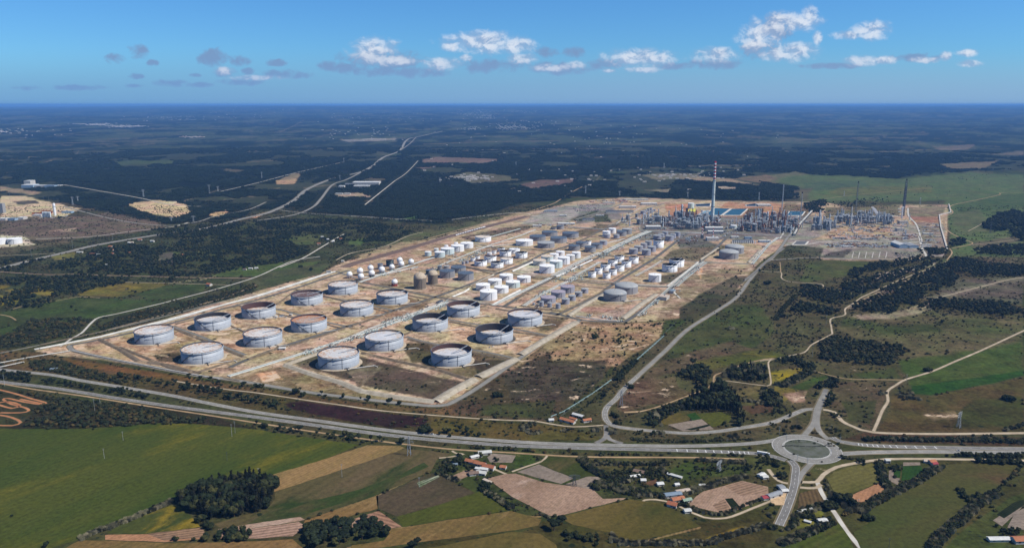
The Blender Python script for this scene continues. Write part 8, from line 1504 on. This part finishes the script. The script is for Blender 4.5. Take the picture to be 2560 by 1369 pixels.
for pts, mix, h0, h1, lanes, lb in [([(202, 1346), (230, 1332), (262, 1322), (290, 1311), (340, 1292), (385, 1272), (420, 1256), (453, 1245)], [RD], 4, 6, 2, 'reed clump of the hedge along the lower edge of the big green field'), ([(1455, 1147), (1476, 1170), (1510, 1188), (1548, 1201)], [RD, RD, B], 5, 7, 3, 'reed clump of the hedge bordering the green slope'),
    ([(1484, 1220), (1520, 1212), (1555, 1225), (1610, 1236), (1662, 1248)], [RD, RD, B], 5, 7, 4, 'reed clump of the thick hedge above the scrubby field'), ([(1490, 1208), (1555, 1204), (1600, 1185), (1662, 1176)], [RD, RD, B], 4, 6, 3, 'reed clump of the hedge between the garden plots'), ([(1702, 1235), (1740, 1224), (1770, 1216), (1820, 1200), (1862, 1191)], [RD], 4, 6, 2, 'reed clump of the hedge above the ploughed plots by the red roofs'),
    ([(1715, 1266), (1750, 1280), (1782, 1289), (1805, 1287), (1831, 1280), (1870, 1264), (1904, 1253)], [RD, RD, B], 4, 5, 2, 'reed clump of the hedge below the ploughed plots'), ([(1739, 1149), (1800, 1153), (1861, 1156)], [RD], 4, 6, 2, 'reed clump of the hedge south of the highway'), ([(1480, 1159), (1560, 1160), (1672, 1160)], [RD, B], 3, 5, 2, 'reed clump of the straight hedge below the highway'),
    ([(2051, 1196), (2060, 1212), (2067, 1226), (2078, 1238), (2091, 1248)], [RD], 4, 5, 2, 'reed clump left of the mown field'), ([(2195, 1148), (2204, 1183), (2212, 1208), (2226, 1226)], [RD, B], 5, 7, 2, 'tree or reed clump of the hedge between mown field and garden plots'), ([(2155, 1272), (2190, 1252), (2240, 1228), (2287, 1207), (2320, 1185), (2350, 1165)], [RD, B, RD], 4, 7, 3, 'reed clump of the curving hedge above the big east meadow'),
    ([(2330, 1372), (2355, 1339), (2380, 1315), (2410, 1293), (2430, 1272), (2456, 1252), (2486, 1236)], [RD, B, RD], 5, 7, 3, 'reed clump of the long hedge at the lower right'), ([(1925, 1317), (1960, 1320), (1983, 1308), (1984, 1292), (2020, 1275), (2058, 1263)], [RD, B, RD], 4, 6, 3, 'reed clump of the hedge where the south road ends'), ([(1951, 1360), (2000, 1340), (2042, 1323), (2091, 1299)], [RD, RD, B], 4, 6, 3, 'reed clump of the hedge above the striped green field'),
    ([(2165, 1100), (2200, 1098), (2260, 1100), (2349, 1101), (2420, 1101), (2471, 1102), (2600, 1109)], [B, B, RD], 4, 7, 2, 'tree of the belt on the north verge of the eastern highway'), ([(2330, 1134), (2400, 1137), (2440, 1140), (2500, 1140), (2600, 1141)], [B], 5, 7, 3, 'tree of the belt on the south verge of the eastern highway'), ([(2440, 1152), (2500, 1156), (2545, 1158)], [B], 6, 8, 3, 'tree of the block below the dirt road at the right edge'),
    ([(1550, 1357), (1757, 1357), (1800, 1345), (1860, 1328), (1920, 1311)], [RD], 4, 5, 2, 'reed clump of the hedge along the bottom right of centre'), ([(1205, 1222), (1230, 1238), (1255, 1254), (1280, 1270)], [RD, B], 4, 6, 2, 'hedge bush between the bright green field and the big ploughed one'), ([(1280, 1124), (1360, 1133), (1440, 1137)], [B, SH], 3, 5, 2, 'brown-green bush on the south verge of the highway'), ([(1180, 1117), (1280, 1123)], [SH, B], 3, 4, 2, 'brown-green bush on the south verge of the highway'),
    ([(1440, 1137), (1560, 1138), (1690, 1141), (1860, 1140)], [SH, B, SH], 2.5, 5, 2, 'brown-green bush on the south verge of the highway'), ([(1580, 1098), (1700, 1104), (1800, 1102), (1880, 1100)], [SH, RD, B], 2, 4, 2, 'low bush on the north verge of the highway'), ([(1303, 1076), (1322, 1062), (1340, 1055)], [RD], 4, 5, 2, 'reed clump of the hooked thicket above the highway'), ([(1305, 1068), (1325, 1082), (1350, 1080)], [RD], 4, 5, 2, 'reed clump of the hooked thicket above the highway'),
    ([(1408, 1079), (1420, 1073), (1430, 1070)], [RD], 3, 4, 2, 'reed clump of the small thicket near the sheds'), ([(1440, 1035), (1480, 1005), (1520, 975), (1560, 945)], [B, SH], 2.5, 5, 1, 'bush along the fence line west of the refinery road'), ([(1545, 950), (1575, 918), (1590, 905)], [B, PI_], 5, 8, 3, 'tree of the belt left of the refinery road'), ([(1600, 925), (1640, 893), (1668, 868), (1740, 810)], [B, SH], 3, 6, 1, 'bush on the verge of the refinery road'),
    ([(1868, 700), (1882, 690), (1898, 678)], [B], 6, 9, 1, 'dark tree overhanging the refinery road at its bend'), ([(1108, 1184), (1130, 1196), (1145, 1202)], [RD, B], 3, 5, 2, 'bush of the hedge below the farm yard'), ([(1120, 1150), (1108, 1170), (1098, 1186)], [RD, B], 4, 6, 2, 'bush of the hedge left of the farm yard'), ([(1860, 1000), (1930, 1012)], [RD], 4, 6, 3, 'reed clump of the thicket east of the triangular wood'), ([(2460, 1095), (2500, 1080), (2560, 1062)], [B, RD], 3, 6, 1, 'tree of the hedge running to the right edge'),
    ([(2486, 1232), (2520, 1200), (2560, 1162)], [SH, B], 2, 5, 1, 'bush of the thin hedge towards the right edge'), ([(1990, 740), (1960, 770), (1940, 800)], [B], 3, 6, 3, 'bush of the belt on the heath slope'), ([(2400, 1225), (2420, 1250), (2450, 1240)], [B], 4, 6, 2, 'bush of the dark hollow in the east meadow')]:
    row(pts, mix, 4.6, h0, h1, lb, 4., lanes)
# the 300 of each kind that show largest are trees of their own; the rest stands as woodland
col_names = {RD: 'reed clump', SH: 'shrub'}
REST = {}
for kd, lst in PTS.items():
    if not lst: continue
    lst.sort(key=lambda t: -t[2]/max(math.hypot(t[0], t[1]), 1)); keep, REST[kd] = lst[:300], lst[300:]
    for i, (x, y, h, lb) in enumerate(keep):
        s = h/NATH[kd]; me, tr = PROTO[kd][i % 4]
        if kd in (RD, SH):
            e = bpy.data.objects.new(kd, me); COL.objects.link(e)
        else:
            e = bpy.data.objects.new(kd, None); COL.objects.link(e)
            for nm, m_ in (('crown', me), ('trunk', tr)): c = bpy.data.objects.new(nm, m_); COL.objects.link(c); c.parent = e
        e.location = (x, y, .1); e.rotation_euler.z = random.uniform(0, 6.28); w_ = s*random.uniform(.9, 1.15); e.scale = (w_, w_, s)
        tag(e, lb, col_names.get(kd, 'tree'), lb[:60])
def scatter(name, kd, X, Y, S, label, Z=None):
    """a mass of vegetation nobody could count: instances on points, one object"""
    n = len(X); me = bpy.data.meshes.new(name); me.vertices.add(n)
    me.vertices.foreach_set('co', np.stack([X, Y, Z if Z is not None else np.full(n, .1)], -1).astype(np.float32).ravel())
    for nm, arr in (('size', S), ('turn', RNG.uniform(0, 6.28, n))): a = me.attributes.new(nm, 'FLOAT', 'POINT'); a.data.foreach_set('value', np.asarray(arr, np.float32))
    a = me.attributes.new('pick', 'INT', 'POINT'); a.data.foreach_set('value', RNG.integers(0, 4, n).astype(np.int32))
    o = bpy.data.objects.new(name, me); COL.objects.link(o); tag(o, label, None, None, 'stuff')
    cl = bpy.data.collections.new(name+'_kinds')
    for k in range(4): po = bpy.data.objects.new(f'{kd}_{"abcd"[k]}', PROTO[kd][k][0]); cl.objects.link(po)
    ng = bpy.data.node_groups.new(name, 'GeometryNodeTree'); ng.interface.new_socket('Geometry', in_out='INPUT', socket_type='NodeSocketGeometry'); ng.interface.new_socket('Geometry', in_out='OUTPUT', socket_type='NodeSocketGeometry')
    N_ = ng.nodes; gi = N_.new('NodeGroupInput'); gout = N_.new('NodeGroupOutput'); ci = N_.new('GeometryNodeCollectionInfo'); ip = N_.new('GeometryNodeInstanceOnPoints')
    ci.inputs['Collection'].default_value = cl; ci.inputs['Separate Children'].default_value = True
    def at_(nm, ty): q = N_.new('GeometryNodeInputNamedAttribute'); q.data_type = ty; q.inputs['Name'].default_value = nm; return q.outputs['Attribute']
    cx = N_.new('ShaderNodeCombineXYZ'); L = ng.links.new; L(at_('turn', 'FLOAT'), cx.inputs[2]); er = N_.new('FunctionNodeEulerToRotation'); L(cx.outputs[0], er.inputs[0])
    L(gi.outputs[0], ip.inputs['Points']); L(ci.outputs[0], ip.inputs['Instance']); ip.inputs['Pick Instance'].default_value = True; L(at_('pick', 'INT'), ip.inputs['Instance Index'])
    L(er.outputs[0], ip.inputs['Rotation']); L(at_('size', 'FLOAT'), ip.inputs['Scale']); L(ip.outputs[0], gout.inputs[0])
    md = o.modifiers.new('scatter', 'NODES'); md.node_group = ng; return o
for kd, lst in REST.items():
    if lst:
        a = np.array([(x, y, h/NATH[kd]) for x, y, h, _ in lst]); scatter('woodland' if kd.endswith('tree') else 'scrub', kd, a[:, 0], a[:, 1], a[:, 2], 'dark green mass of trees in the woods around the refinery')
# scrub by the cover map
Gi_y = np.array(ds); okr = ds < 4300
def cover_at(X, Y):
    i = np.clip(np.searchsorted(ds, Y), 0, nr-1); D_ = Y*cp + CAM_H*sp; px_ = IW/2+FPX*X/D_; j = np.clip(np.searchsorted(xs, px_), 0, nc-1); return aux[i, j, 0], px_, i
ncand = 420000; Yc = np.sqrt(RNG.uniform(800**2, 3600**2, ncand)); Xc = RNG.uniform(-.72, .72, ncand)*(Yc+50)
bc, pxc, ic = cover_at(Xc, Yc); pyc = np.interp(Yc, ds, np.array([proj(0, d_, 0)[1] for d_ in ds]))
infield = np.zeros(ncand, bool)
for f_ in FIELDS: infield |= inpoly(pxc, pyc, f_)
cl_ = np.clip((vnoise(Xc/60, Yc/60, 4, .6)-.40)*5, 0, 1)
okc = (RNG.random(ncand) < np.where(bc > .09, bc*(cl_*.75+.06), 0)) & ~infield & free(Xc, Yc)
Xs, Ys = Xc[okc], Yc[okc]; scatter('scrub', 'shrub', Xs, Ys, RNG.uniform(.45, 1.5, len(Xs))**1.5, 'low dark scrub dotted over the heath')
# northern forest
ncand = 150000; lo, hi = 2550., 8600.
Yf = np.exp(RNG.uniform(math.log(lo), math.log(hi), ncand)); Xf = RNG.uniform(-.72, .72, ncand)*(Yf+50)
bf, pxf, _ = cover_at(Xf, Yf); pyf = np.interp(Yf, ds, np.array([proj(0, d_, 0)[1] for d_ in ds]))
okf = (bf > .7) & inpoly(pxf+(vnoise(Xf/90, Yf/90, 3)-.5)*14, pyf+(vnoise(Xf/90+9, Yf/90, 3)-.5)*4, NF) & free(Xf, Yf) & (RNG.random(ncand) < np.clip((vnoise(Xf/230, Yf/230, 5, .62)-.37)*8, .10, 1))
for pts, hw, st in LINES:
    if pts[0][1] < 600 and min(p[1] for p in pts) < 540:
        w_ = np.array([(p.x, p.y) for p in smooth_line(wpts(pts), 60)]); b0 = w_.min(0)-60; b1 = w_.max(0)+60
        s_ = okf & (Xf > b0[0]) & (Xf < b1[0]) & (Yf > b0[1]) & (Yf < b1[1]); idx = np.where(s_)[0]
        if len(idx): okf[idx[sdist(Xf[idx], Yf[idx], [tuple(q) for q in w_], False) < hw+30]] = False
Xs, Ys = Xf[okf], Yf[okf]; scatter('forest', 'forest', Xs, Ys, RNG.uniform(.75, 1.15, len(Xs))*np.clip(Ys/4500, .85, 1.7)**.6, 'dark pine forest stretching north to the hills')
print('TREES', {k: len(v) for k, v in PTS.items()}, len(Xs))
